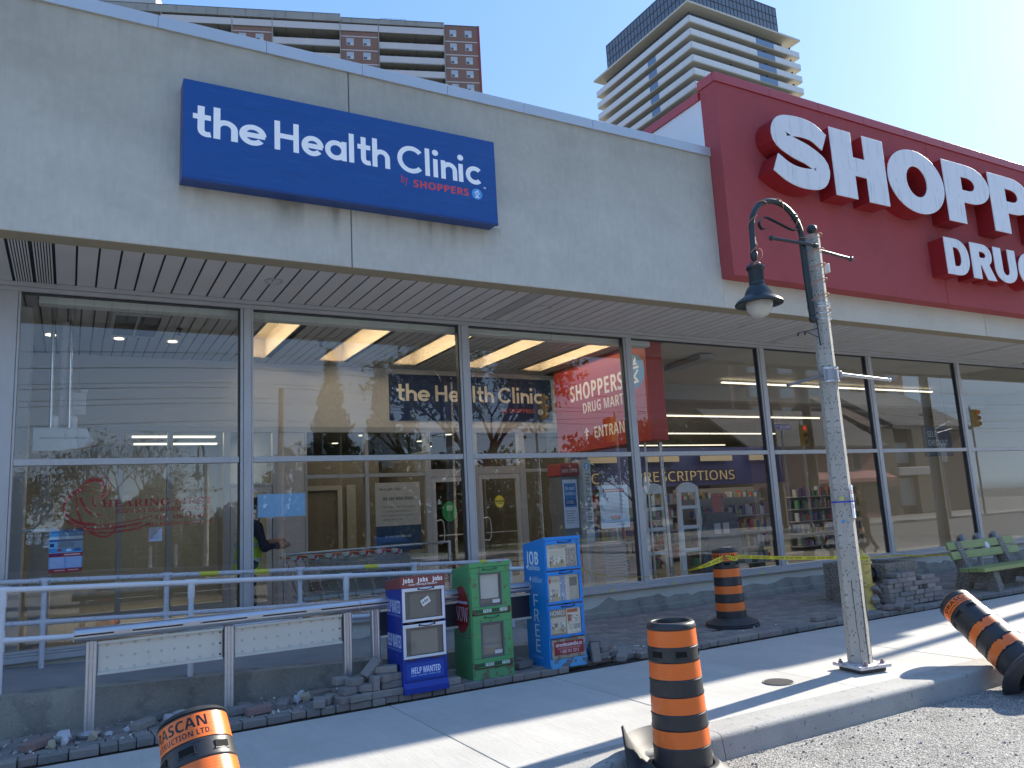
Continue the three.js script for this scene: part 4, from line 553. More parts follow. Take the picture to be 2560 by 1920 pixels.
function lean(b, top, up, len, spin) { const u = V(...up).normalize(), q = new THREE.Quaternion().setFromUnitVectors(V(0, 1, 0), u); b.quaternion.copy(q.multiply(new THREE.Quaternion().setFromAxisAngle(V(0, 1, 0), spin))); const p = V(...top).addScaledVector(u, -len); b.position.copy(p); }
const flatBase = () => [lathe([[0.185, 0.06], [0.21, 0.058], [0.29, 0.03], [0.315, 0.0], [0.30, -0.03], [0.18, -0.03]], 40)];
{ const b = barrel('tipped barrel in the lower left corner, lettering on its top orange band', [[0.80, 0.918, 'text', 0.755], [0.58, 0.70, 'plain'], [0.38, 0.48, 'plain'], [0.18, 0.28, 'plain']], -0.78, flatBase()); lean(b, [0.562, 0.70, -4.36], [-0.10, 0.83, -0.54], 0.95, 0); }
{ const b = barrel('worn barrel tipped over the kerb on the right, torn orange bands', [[0.795, 0.885, 'text', 0.74], [0.46, 0.565, 'torn'], [0.21, 0.33, 'torn']], -0.8, flatBase()); b.scale.setScalar(1.04); lean(b, [7.63, 0.515, -4.86], [0.24, 0.535, -0.80], 0.99, -0.2); }

// ---------------------------------------------------------------- handrails on the ramp
const railPaint = mapped(rep(dtex(256, (u, v) => mix3(mul3([0.56, 0.57, 0.62], 0.92 + 0.14 * nA(u, v)), [0.24, 0.235, 0.235], sstep(0.70, 0.78, nB(u, v)) * 0.8), true), 0.7), 0.5), railWhite = mapped(rep(dtex(128, (u, v) => mul3([0.66, 0.67, 0.70], 0.94 + 0.1 * nA(u, v)), true), 0.7), 0.42);
{
  const y = (x) => 1.213 - 0.0448 * (x + 0.46), z = -7.96, R = 0.0245, h = thing('handrail', 'pale pipe handrail along the outer edge of the ramp, nearer the street', 'handrail', [0, 0, 0], 0, 'pipe handrails of the ramp');
  part(h, 'top_rail', [cyl([-2.5, y(-2.5), z], [4.72, y(4.72), z], R, R, 14)], railWhite); part(h, 'middle_rail', [cyl([-2.5, y(-2.5) - 0.41, z], [4.72, y(4.72) - 0.41, z], R, R, 14)], railWhite);
  for (const x of [-1.92, -0.46, 1.005, 2.468, 3.93]) { const yb = 0.38 - 0.043 * (x + 0.44), p = part(h, 'post', [cyl([x, yb, z], [x, y(x), z], 0.0245, 0.0245, 14)], railWhite); mesh('fitting', [cyl([x, y(x) - 0.14, z], [x, y(x) - 0.005, z], 0.031, 0.031, 14), cyl([x - 0.055, y(x - 0.055), z], [x + 0.055, y(x + 0.055), z], 0.0295, 0.0295, 14), cyl([x, y(x) - 0.50, z], [x, y(x) - 0.33, z], 0.030, 0.030, 14), cyl([x - 0.06, y(x - 0.06) - 0.41, z], [x + 0.06, y(x + 0.06) - 0.41, z], 0.029, 0.029, 14)], railWhite, p); }
}
{
  const y = (x) => 1.2105 - 0.0385 * (x + 0.43), z = -9.4, R = 0.0245, h = thing('handrail', 'grey pipe handrail close to the shop windows, with yellow tape marks', 'handrail', [0, 0, 0], 0, 'pipe handrails of the ramp');
  part(h, 'top_rail', [cyl([-2.5, y(-2.5), z], [5.09, y(5.09), z], R, R, 14), tube([[5.09, y(5.09), z], [5.13, y(5.12) - 0.004, z], [5.158, y(5.15) - 0.035, z], [5.16, y(5.16) - 0.09, z]], 0.027, 16, 12)], railPaint); part(h, 'middle_rail', [cyl([-2.5, y(-2.5) - 0.405, z], [5.16, y(5.16) - 0.405, z], R, R, 14)], railPaint);
  for (const x of [-1.7, -0.195, 0.937, 2.365, 3.79, 5.16]) { const p = part(h, 'post', [cyl([x, 0.14, z], [x, y(x) - (x > 5 ? 0.06 : 0), z], 0.026, 0.026, 14)], railPaint); mesh('fitting', [...(x > 5 ? [] : [cyl([x, y(x) - 0.11, z], [x, y(x) - 0.005, z], 0.033, 0.033, 14), cyl([x - 0.055, y(x - 0.055), z], [x + 0.055, y(x + 0.055), z], 0.031, 0.031, 14)]), cyl([x, y(x) - 0.46, z], [x, y(x) - 0.36, z], 0.032, 0.032, 14), cyl([x - 0.055, y(x - 0.055) - 0.405, z], [x + 0.055, y(x + 0.055) - 0.405, z], 0.031, 0.031, 14)], railPaint, p); mesh('set_screw', [xf(new THREE.SphereGeometry(0.006, 8, 6), x - 0.04, y(x) - 0.002, z + 0.031), xf(new THREE.SphereGeometry(0.006, 8, 6), x + 0.04, y(x) - 0.004, z + 0.031)], BLACK, p); }
  const yel = std(0.62, 0.60, 0.07, 0.5), gt = std(0.42, 0.52, 0.52, 0.5);
  for (const [a, b] of [[-0.80, -0.66], [1.27, 1.47], [1.85, 2.01], [3.14, 3.31], [4.70, 4.81]]) part(h, 'yellow_tape', [cyl([a, y(a), z], [b, y(b), z], 0.0265, 0.0265, 14, true)], yel);
  for (const [a, b] of [[-0.115, -0.08], [-0.005, 0.03]]) part(h, 'pale_tape', [cyl([a, y(a), z], [b, y(b), z], 0.0262, 0.0262, 14, true)], gt);
}
// ---------------------------------------------------------------- leaning rail of brushed aluminium beside the ramp
{
  const z = -7.40, s = thing('leaning_rail', 'brushed aluminium leaning bench with pale panels, in front of the ramp wall', 'leaning bench', [0, 0, 0]);
  const al = mapped(rep(dtex(256, (u, v) => mul3([0.56, 0.57, 0.60], 0.9 + 0.12 * (nB(u * 0.1, v) - 0.5) + 0.12 * nA(u, v)), true), 0.6), 0.32, { metalness: 0.75 });
  const dk = std(0.03, 0.03, 0.035, 0.5), cream = mapped(rep(dtex(512, (u, v) => mix3(mul3([0.62, 0.60, 0.54], 0.92 + 0.16 * nA(u, v)), [0.40, 0.36, 0.30], sstep(0.66, 0.8, nD(u, v)) * 0.5), true), 1.3), 0.4, { metalness: 0.15 });
  const sec = (pts) => { const sh = new THREE.Shape(); pts.forEach(([a, b], i) => (i ? sh.lineTo(a, b) : sh.moveTo(a, b))); sh.closePath(); return sh; };
  const ext = (pts, x0, x1) => { const e = new THREE.ExtrudeGeometry(sec(pts), { depth: x1 - x0, bevelEnabled: false }); const q = e.attributes.position; for (let i = 0; i < q.count; i++) { const a = q.getX(i), b = q.getY(i), d = q.getZ(i); q.setXYZ(i, x0 + d, b, a); } const g = e.toNonIndexed ? e : e; g.computeVertexNormals(); return g; };
  const arcP = (cy, cz, ry, rz, a0, a1, n = 12) => { const o = []; for (let i = 0; i <= n; i++) { const a = lerp(a0, a1, i / n) * D2R; o.push([cz + rz * Math.cos(a), cy + ry * Math.sin(a)]); } return o; };
  for (const [x0, x1] of [[0.066, 2.405], [2.412, 4.72]]) {
    part(s, 'upper_rail', [ext([...arcP(0.852, z, 0.046, 0.062, 0, 180), [z - 0.062, 0.852]], x0, x1)], al); part(s, 'lower_rail', [ext([...arcP(0.836, z, 0.046, 0.062, 180, 360), [z + 0.062, 0.836]], x0, x1)], al);
    part(s, 'groove', [bb(x0 + 0.004, x1 - 0.004, 0.832, 0.856, z - 0.058, z + 0.048)], dk); part(s, 'groove_lip', [bb(x0, x1, 0.8485, 0.852, z + 0.049, z + 0.058)], al); part(s, 'end_cap', [bb(x0 - 0.006, x0 - 0.0005, 0.80, 0.89, z - 0.05, z + 0.05)], al);
    for (let x = x0 + 0.28; x < x1 - 0.1; x += 0.52) part(s, 'clip', [rbb(x, x + 0.135, 0.829, 0.858, z + 0.04, z + 0.064, 0.003)], al);
    part(s, 'bolt_pair', [cyl([x0 + 0.885, 0.845, z + 0.04], [x0 + 0.885, 0.845, z + 0.062], 0.007, 0.007, 8), cyl([x0 + 0.945, 0.845, z + 0.04], [x0 + 0.945, 0.845, z + 0.062], 0.007, 0.007, 8)], steelMat);
  }
  const legX = [0.19, 1.243, 2.296, 2.568, 3.62, 4.66];
  for (const x of legX) { const l = part(s, 'leg', [rbb(x - 0.040, x - 0.013, 0.07, 0.79, z - 0.045, z + 0.036, 0.012), rbb(x + 0.013, x + 0.040, 0.07, 0.79, z - 0.045, z + 0.036, 0.012), rbb(x - 0.014, x + 0.014, 0.07, 0.788, z - 0.04, z + 0.018, 0.002)], al); mesh('foot', [xf(lathe([[0, 0.108], [0.045, 0.106], [0.088, 0.094], [0.090, 0.088], [0.088, 0.05], [0, 0.05]], 28), x, 0, z)], al, l); }
  [[0, 0], [1, 0], [3, 1], [4, 1]].forEach(([i, dark]) => {
    const a = legX[i] + 0.052, b = legX[i + 1] - 0.052, m = dark ? std(0.018, 0.022, 0.032, 0.35) : cream, p = part(s, 'panel', [bb(a, b, 0.535, 0.762, z - 0.008, z)], m);
    mesh('panel_flange', [rbb(a - 0.005, b, 0.757, 0.778, z - 0.006, z + 0.028, 0.003), rbb(a - 0.005, b, 0.517, 0.538, z - 0.006, z + 0.028, 0.003)], std(0.60, 0.575, 0.50, 0.45), p); mesh('panel_edge', [bb(b + 0.0005, b + 0.018, 0.525, 0.775, z - 0.006, z + 0.024)], dk, p);
    if (!dark) { const r = rng(31 + i), d = []; for (let k = 0; k < 9; k++) for (const yy of [0.556, 0.648, 0.742]) { d.push(xf(new THREE.CylinderGeometry(0.009, 0.013, 0.004, 10), lerp(a, b, (k + 0.6) / 9.4) + 0.004 * r(), yy + 0.004 * (r() - 0.5), z + 0.0015, Math.PI / 2)); } mesh('spot_welds', d, std(0.50, 0.485, 0.44, 0.45), p); mesh('screw', [0.56, 0.65, 0.74].map((yy) => xf(new THREE.SphereGeometry(0.008, 8, 6), b - 0.02, yy, z + 0.002)), dk, p); }
  });
}
// ---------------------------------------------------------------- loose and stacked pavers, broken concrete
const brickG = [0, 1, 2, 3].map((k) => muv(chamfer(0.2, 0.06, 0.1, 0.006, 0.004, rng(90 + k)), k * 0.2, k * 0.13)), shortG = [0, 1, 2].map((k) => muv(chamfer(0.125, 0.062, 0.125, 0.007, 0.005, rng(95 + k)), k * 0.21, k * 0.17));
const brickM = [...paverMats]; const redBrick = mapped(rep(dtex(128, (u, v) => mul3([0.30, 0.205, 0.185], 0.75 + 0.4 * nB(u, v)), true), 0.3), 0.95, { bumpMap: rep(grainBump, 0.15), bumpScale: 0.004 });
let bseed = rng(404);
function brick(x, y, z, ry, o = {}) { const m = new THREE.Mesh(o.short ? shortG[Math.floor(bseed() * 3)] : brickG[Math.floor(bseed() * 4)], o.mat ?? brickM[Math.floor(bseed() * 5)]); m.name = numbered('loose_paver'); m.position.set(x, y, z); m.rotation.set(o.rx ?? 0, ry, o.rz ?? 0, 'YXZ'); scene.add(m); tag(m, o.label, 'paver', o.group); return m; }
{ // the pile against the left side of the blue box
  const L = 'grey paver in the tumbled pile beside the blue box and aluminium legs', G = 'pavers piled beside the blue box', o = { label: L, group: G }; const s = { ...o, short: true };
  const y1 = 0.085, y2 = 0.148, y3 = 0.21, y4 = 0.272;
  for (const [x, z, a, sh] of [[2.16, -7.09, 0.3, 1], [2.255, -7.075, 0.05, 1], [2.345, -7.09, 0.0, 1], [2.445, -7.09, 0.0, 1], [2.55, -7.09, 0.0, 0.5], [2.635, -7.09, 0.02, 1], [2.2, -7.24, 0.5, 0], [2.42, -7.25, 0.1, 0], [2.6, -7.25, 1.5, 0], [2.05, -7.2, 0.9, 0]]) brick(x, y1 + (sh === 1 ? 0 : 0), z, a, sh ? s : o);
  for (const [x, z, a, sh] of [[2.20, -7.12, 0.2, 1], [2.345, -7.14, -0.5, 0], [2.60, -7.11, 0.03, 0], [2.30, -7.3, 0.4, 0], [2.5, -7.28, 1.2, 0]]) brick(x, y2, z, a, sh ? s : o);
  brick(2.445, y2 + 0.03, -7.10, 0.1, { ...s, rz: 1.5 });
  for (const [x, z, a, sh] of [[2.275, -7.15, 0.35, 1], [2.545, -7.10, 0.45, 1], [2.655, -7.13, 0.0, 1], [2.43, -7.25, 0.15, 0], [2.19, -7.28, 0.1, 1]]) brick(x, y3, z, a, sh ? s : o);
  brick(2.585, y4, -7.17, -0.35, o); brick(2.455, y4 + 0.02, -7.2, 0.5, { ...o, rz: 0.75, rx: 0.3 });
}
for (const [x, z, a, mat, rz, label] of [
  [-0.165, -7.30, 0.62, redBrick, 0.06, 'reddish paver lying askew near the lower left corner, beside white rubble'],
  [0.575, -7.40, 0.75, 0, 0.05, 'grey paver lying between the two left legs of the aluminium bench'],
  [0.70, -7.62, 0.5, 0, 0.1, 'flat grey paver against the ramp wall behind the left barrel'],
  [1.33, -7.33, 0.12, 0, 0.02, 'brown paver beside the foot of the second aluminium leg'],
  [1.455, -7.22, 0.1, redBrick, 0.03, 'reddish paver lying flat in front of the second aluminium leg'],
  [1.68, -7.30, 1.2, 0, 0.05, 'grey paver standing alone right of the reddish flat paver'],
  [1.95, -7.12, 1.3, 0, 0.03, 'grey paver on the strip edge left of the tumbled pile'],
  [2.05, -7.47, 0.2, 0, 0.0, 'grey paver behind the tumbled pile near the third aluminium leg'],
  [3.18, -7.10, 0.05, 0, 0.0, 'paver on the strip edge between the blue and green boxes'],
  [3.22, -7.3, 0.4, 0, 0.05, 'paver lying behind the gap between the blue and green boxes'],
  [4.10, -7.30, 0.3, 0, 0.0, 'short paver between the green and bright blue boxes'],
  [4.18, -7.42, -0.45, 0, -0.22, 'tilted paver leaning behind the gap left of the bright blue box'],
  [5.135, -6.99, 0.7, 0, 0.28, 'single paver tipped on the pavement edge right of the tumbled bricks'],
  [8.36, -7.16, 0.05, 0, 0.0, 'left one of two pavers lying end to end near the pole'],
  [8.60, -7.19, -0.15, 0, 0.0, 'right one of two pavers lying end to end near the pole'],
]) brick(x, 0.088, z, a, { mat: mat || undefined, rz, label });
{ const o = { label: 'grey paver in the small tumbled heap right of the bright blue box', group: 'small heap of pavers by the bright blue box' }; for (const [x, y, z, a, sh, rz] of [[4.86, 0.13, -7.10, 1.45, 0, 1.35], [4.97, 0.085, -7.14, 0.1, 1, 0], [4.985, 0.15, -7.16, 0.35, 1, 0], [5.08, 0.085, -7.2, 1.2, 1, 0.1], [5.17, 0.085, -7.19, 1.4, 1, 0], [4.92, 0.16, -7.24, 0.5, 0, 0.2], [5.06, 0.15, -7.24, 0.2, 0, 0.05], [4.9, 0.1, -7.3, 0.9, 0, 0], [4.95, 0.22, -7.22, 1.0, 1, 0.2]]) brick(x, y, z, a, { ...o, short: !!sh, rz }); }
{ // stacked courses in front of the planter
  const r = rng(55), o = { label: 'grey paver in the rough stack in front of the stone planter', group: 'pavers stacked before the stone planter' };
  for (let c = 0; c < 7; c++) { let x = 9.80 + 0.02 * r() + (c > 5 ? 0.22 : 0); const xe = c > 5 ? 10.45 : c === 5 ? 10.72 : 10.82; while (x < xe) { const turn = r() < 0.4, w = turn ? 0.1 : 0.2; if (!(x > 10.42 && x < 10.5 && c > 1)) brick(x + w / 2, 0.095 + c * 0.0625, -7.20 + 0.03 * (r() - 0.5) + (turn ? -0.05 : 0), (turn ? Math.PI / 2 : 0) + 0.12 * (r() - 0.5), { ...o, rz: 0.02 * (r() - 0.5) }); x += w + 0.008 + 0.012 * r(); } }
  for (const [x, y, a, rz] of [[9.62, 0.11, 1.2, 0.5], [9.60, 0.20, 0.8, 0.4], [9.66, 0.30, 0.2, -0.5]]) brick(x + 0.09, y, -7.3, a, { ...o, rz });
  brick(9.83, 0.13, -7.03, 0.35, { label: 'paver propped at a slant against the foot of the stack', rz: 0.55 }); brick(9.70, 0.095, -6.99 - 0.1, 0.02, { label: 'paver lying flat in front of the stack, parallel to the kerb' }); brick(9.98, 0.095, -7.06, -0.55, { label: 'paver lying askew in front of the stack, right of the flat one' });
}
{ // broken bits of pale concrete: the big lumps singly, the crumbs as one
  const lumps = [[0.01, -7.35, 0.10, 0.065, 0.07, 'largest pale lump of broken concrete beside the reddish paver'], [-0.06, -7.24, 0.035, 0.045, 0.03, 'small tan lump of rubble in front of the pale lump'], [0.03, -7.25, 0.05, 0.05, 0.035, 'pale angular chunk just below the largest concrete lump'], [0.215, -7.24, 0.045, 0.05, 0.03, 'broken lump leaning on the first aluminium foot'], [0.33, -7.36, 0.055, 0.025, 0.03, 'flat chip of concrete right of the first aluminium foot'], [0.80, -7.52, 0.13, 0.035, 0.06, 'long pale slab of broken concrete above the left barrel'], [0.90, -7.62, 0.12, 0.04, 0.07, 'long dusty slab of concrete lying against the ramp wall'], [1.82, -7.38, 0.045, 0.05, 0.035, 'white lump of rubble between the lone pavers'], [1.93, -7.46, 0.13, 0.05, 0.06, 'tan slab of broken concrete behind the lone pavers'], [1.93, -7.66, 0.05, 0.035, 0.04, 'white chip of rubble close under the ramp wall'], [0.48, -7.38, 0.05, 0.03, 0.03, 'thin white chip left of the grey paver between the legs']];
  const mats = [std(0.50, 0.51, 0.53, 0.95), std(0.40, 0.36, 0.27, 0.95), std(0.46, 0.45, 0.43, 0.95)];
  lumps.forEach(([x, z, a, b, c, label], i) => { const r = rng(700 + i), P = []; for (let k = 0; k < 22; k++) { const t = r() * 7, u = r() * 2 - 1, q = Math.sqrt(1 - u * u), e = 0.75 + 0.3 * r(); P.push(V(a * e * q * Math.cos(t), b * e * u, c * e * q * Math.sin(t))); } const m = mesh('concrete_lump', muv(new ConvexGeometry(P)), mats[[0, 1, 0, 1, 0, 0, 2, 0, 1, 0, 0][i]], null, { keepuv: true }); m.position.set(x, 0.05 + b * 0.7, z); m.rotation.y = r() * 3; tag(m, label, 'rubble'); });
  const N = 900, r = rng(71), m = new THREE.InstancedMesh(new THREE.IcosahedronGeometry(1, 0), std(0.5, 0.5, 0.5, 0.95), N), M = new THREE.Matrix4(), q = new THREE.Quaternion(), cc = new THREE.Color();
  for (let i = 0; i < N; i++) { const k = r(); let x, z, y = 0.055; if (k < 0.45) { x = -0.7 + 3.4 * r(); z = -7.06 - 0.78 * r(); } else if (k < 0.62) { x = 4.6 + 1.2 * r(); z = -7.0 - 0.5 * r(); } else if (k < 0.8) { x = -1 + 12 * r(); z = -6.96 - 0.07 * r(); y = -0.075; } else { x = 5.3 + 9 * r(); z = -7.2 - 2.2 * r(); y = 0.06; } const s = 0.003 + 0.013 * Math.pow(r(), 3.2); q.setFromEuler(new THREE.Euler(r() * 6, r() * 6, r() * 6)); M.compose(V(x, y + s * 0.4, z), q, V(s * 1.5, s * 0.7, s)); m.setMatrixAt(i, M); const b = r() < 0.3 ? 1.4 : 0.5 + 0.5 * r(); m.setColorAt(i, cc.setRGB(b, b * 0.97, b * 0.92)); }
  m.name = 'rubble_crumbs'; m.userData.kind = 'stuff'; m.castShadow = m.receiveShadow = true; scene.add(m);
}
// ---------------------------------------------------------------- hydrant, planter, park bench, bicycle rings, tape, manhole
{
  const y = mapped(rep(dtex(128, (u, v) => mix3(mul3([0.60, 0.46, 0.13], 0.85 + 0.3 * nA(u, v)), [0.40, 0.24, 0.08], sstep(0.6, 0.75, nD(u, v))), true), 0.4), 0.5), h = thing('fire_hydrant', 'yellow fire hydrant with black outlet caps, behind the lamp pole', 'fire hydrant', [9.66, 0.05, -7.40]);
  part(h, 'barrel', [lathe([[0.13, 0], [0.13, 0.03], [0.095, 0.035], [0.085, 0.06], [0.085, 0.30], [0.115, 0.31], [0.115, 0.335], [0.10, 0.345], [0.10, 0.60], [0.12, 0.615], [0.12, 0.64], [0.105, 0.65]], 24)], y);
  part(h, 'bonnet', [lathe([[0.105, 0.652], [0.10, 0.69], [0.075, 0.735], [0.04, 0.762], [0.022, 0.766], [0.022, 0.80], [0, 0.80]], 24)], y);
  part(h, 'flange_bolt', [0, 1, 2, 3, 4, 5].map((k) => xf(new THREE.CylinderGeometry(0.012, 0.012, 0.05, 6), 0.115 * Math.cos(k), 0.325, 0.115 * Math.sin(k))), y);
  part(h, 'outlet_cap', [cyl([0.05, 0.46, 0.03], [0.115, 0.46, 0.06], 0.06, 0.06, 16), cyl([0.115, 0.46, 0.06], [0.155, 0.46, 0.078], 0.10, 0.10, 20), cyl([0.155, 0.46, 0.078], [0.19, 0.46, 0.095], 0.022, 0.022, 6)], std(0.02, 0.022, 0.026, 0.5)); part(h, 'outlet_cap', [cyl([-0.05, 0.46, -0.02], [-0.12, 0.46, -0.04], 0.06, 0.06, 16), cyl([-0.12, 0.46, -0.04], [-0.155, 0.46, -0.05], 0.085, 0.085, 20)], std(0.03, 0.09, 0.42, 0.5));
  part(h, 'chain', [tube([[0.17, 0.38, 0.09], [0.155, 0.30, 0.1], [0.13, 0.2, 0.1], [0.10, 0.14, 0.09]], 0.005, 16, 5)], BLACK);
}
{
  const p = thing('stone_planter', 'square planter of exposed aggregate concrete behind the paver stack', 'planter', [10.40, 0, -7.86], 0.10), m = mapped(rep(T.aggregate, 0.45), 0.95, { bumpMap: rep(grainBump, 0.2), bumpScale: 0.01 });
  part(p, 'planter_wall', [rbb(-0.42, 0.42, 0.04, 0.625, 0.40, 0.50, 0.012), rbb(-0.42, 0.42, 0.04, 0.625, -0.50, -0.40, 0.012), rbb(-0.42, -0.32, 0.04, 0.625, -0.3995, 0.3995, 0.012), rbb(0.32, 0.42, 0.04, 0.625, -0.3995, 0.3995, 0.012)], m);
  part(p, 'soil', [bb(-0.32, 0.32, 0.3, 0.52, -0.40, 0.40)], soilMat); part(p, 'base_skid', [bb(-0.38, 0.38, 0.02, 0.0395, -0.46, 0.46)], oldConcMat);
}
{
  const gm = [0, 1, 2].map((i) => mapped(rep(dtex(256, (u, v) => mul3([0.30, 0.36, 0.135], 0.85 - 0.05 * i + 0.2 * nA(u, v * 1.3) + 0.14 * (nB(u * 0.12, v) - 0.5)), true), 0.9), 0.6)), b = thing('park_bench', 'green slatted bench on concrete legs in front of the shop windows', 'bench', [0, 0, 0]);
  const x0 = 11.98, x1 = 13.85, agg = mapped(rep(T.aggregate, 0.4), 0.95, { bumpMap: rep(grainBump, 0.2), bumpScale: 0.006 });
  [[-7.085, -7.205], [-7.225, -7.345], [-7.365, -7.50]].forEach(([za, zb], i) => part(b, 'seat_slat', [rbb(x0 + 0.02 * i, x1, 0.362 + 0.008 * -i, 0.42 - 0.008 * i, zb, za, 0.006)], gm[i]));
  for (const [y0, k] of [[0.515, 0], [0.66, 1]]) { const g = rb((x0 + x1) / 2 + 0.12, y0 + 0.062, -7.655 - 0.055 * k, x1 - x0 - 0.02, 0.125, 0.045, 0.006, -0.28); part(b, 'back_slat', [g], gm[k]); }
  for (const x of [12.33, 13.50]) { const s = new THREE.Shape(); s.moveTo(-7.10, 0.04); s.lineTo(-7.17, 0.36); s.lineTo(-7.53, 0.34); s.lineTo(-7.70, 0.78); s.lineTo(-7.82, 0.78); s.lineTo(-7.72, 0.34); s.lineTo(-7.80, 0.04); s.lineTo(-7.60, 0.04); s.lineTo(-7.55, 0.17); s.lineTo(-7.33, 0.17); s.lineTo(-7.30, 0.04); s.closePath(); const e = new THREE.ExtrudeGeometry(s, { depth: 0.13, bevelEnabled: true, bevelSize: 0.006, bevelThickness: 0.006, bevelSegments: 1 }); e.rotateY(-Math.PI / 2); e.translate(x + 0.13, 0, 0); part(b, 'concrete_leg', e, agg); }
  part(b, 'pale_sticker', [xf(new THREE.CylinderGeometry(0.058, 0.058, 0.006, 28), 13.15, 0.685, -7.675, Math.PI / 2 - 0.28)], std(0.62, 0.65, 0.68, 0.5));
}
for (const [i, [x, side]] of [[13.48, 'left'], [13.95, 'middle'], [14.45, 'right']].entries()) {
  const t = thing('bicycle_ring', `grey cast bicycle ring on a post behind the bench, ${['leftmost', 'middle one', 'rightmost'][i]} of three`, 'bicycle rack', [x, 0.05, -8.3], 0.9, 'bicycle rings behind the bench');
  part(t, 'ring', [xf(new THREE.TorusGeometry(0.125, 0.042, 14, 36), 0, 0.62, 0)], std(0.30, 0.32, 0.34, 0.55, { metalness: 0.2 })); part(t, 'post', [cyl([0, 0, 0], [0, 0.60, 0], 0.045, 0.045, 16)], std(0.36, 0.37, 0.38, 0.6));
}
{ // yellow barrier tape from box to barrel to hydrant to bench
  const tt = ctex(1024, 64, (g, W, H) => { g.fillStyle = '#d9cf2c'; g.fillRect(0, 0, W, H); for (const x of [30, 540]) fitText(g, 'CAUTION   DO NOT ENTER', x, 50, 440, 36, SB, '#1b1a10'); }, { wrap: true }), tm = mapped(tt, 0.4, { side: THREE.DoubleSide });
  const ribbon = (pts, hs, tw) => { const c = new THREE.CatmullRomCurve3(pts.map((p) => V(...p))), n = 60, pos = [], uv = []; let L = 0; const row = []; for (let i = 0; i <= n; i++) { const t = i / n, p = c.getPoint(t), h = hs(t), a = tw(t); row.push([p.x, p.y + h * Math.cos(a), p.z + h * Math.sin(a), p.x, p.y - h * Math.cos(a), p.z - h * Math.sin(a), L]); if (i < n) L += c.getPoint((i + 1) / n).distanceTo(p); } for (let i = 0; i < n; i++) { const a = row[i], b = row[i + 1]; pos.push(a[3], a[4], a[5], b[3], b[4], b[5], b[0], b[1], b[2], a[3], a[4], a[5], b[0], b[1], b[2], a[0], a[1], a[2]); const u0 = a[6] / 1.1, u1 = b[6] / 1.1; uv.push(u0, 0, u1, 0, u1, 1, u0, 0, u1, 1, u0, 1); } const g = new THREE.BufferGeometry(); g.setAttribute('position', new THREE.Float32BufferAttribute(pos, 3)); g.setAttribute('uv', new THREE.Float32BufferAttribute(uv, 2)); g.computeVertexNormals(); return g; };
  const t = thing('barrier_tape', 'yellow caution tape strung from the bright blue box past the barrel to the bench', 'barrier tape', [0, 0, 0]);
  part(t, 'ribbon', ribbon([[4.73, 1.02, -7.10], [4.95, 0.93, -7.16], [5.6, 0.83, -7.34], [6.3, 0.80, -7.5], [6.85, 0.835, -7.57], [7.29, 0.905, -7.63]], (u) => lerp(0.010, 0.034, sstep(0.62, 0.98, u)), (u) => 1.2 * (1 - sstep(0.6, 0.95, u))), tm, { keepuv: true });
  { const pts = []; for (let i = 0; i <= 20; i++) { const a = lerp(-2.1, 1.6, i / 20); pts.push([7.43 + 0.163 * Math.sin(a), 0.905 + 0.012 * Math.sin(i), -7.72 + 0.163 * Math.cos(a)]); } part(t, 'ribbon', ribbon(pts, () => 0.026, () => 0.03), tm, { keepuv: true }); }
  part(t, 'ribbon', ribbon([[7.575, 0.905, -7.66], [8.4, 0.83, -7.56], [9.3, 0.768, -7.45], [9.64, 0.745, -7.29]], () => 0.022, (u) => 0.25), tm, { keepuv: true });
  part(t, 'ribbon', ribbon([[9.68, 0.745, -7.29], [10.4, 0.715, -7.42], [11.4, 0.64, -7.58], [12.32, 0.59, -7.72]], () => 0.013, (u) => 0.7), tm, { keepuv: true });
  part(t, 'loose_end', ribbon([[4.735, 1.03, -7.10], [4.77, 0.97, -7.09], [4.745, 0.92, -7.10], [4.78, 0.86, -7.10]], () => 0.008, (u) => 2 * u), tm, { keepuv: true });
}
{
  const t = thing('access_cover', 'small round ribbed metal cover set in the pavement left of the pole', 'manhole cover', [5.57, 0.0015, -5.29]), m = std(0.20, 0.19, 0.18, 0.55, { metalness: 0.5 });
  part(t, 'plate', [xf(new THREE.CylinderGeometry(0.125, 0.125, 0.006, 40), 0, 0.001, 0)], m); part(t, 'rim', [xf(new THREE.TorusGeometry(0.13, 0.006, 6, 48), 0, 0.003, 0, Math.PI / 2)], std(0.12, 0.12, 0.115, 0.7)); const g = []; for (let i = -5; i <= 5; i++) { const c = i * 0.021, l = 2 * Math.sqrt(0.118 * 0.118 - c * c); g.push(bx(c, 0.006, 0, 0.009, 0.004, l)); } part(t, 'rib', g, m);
}

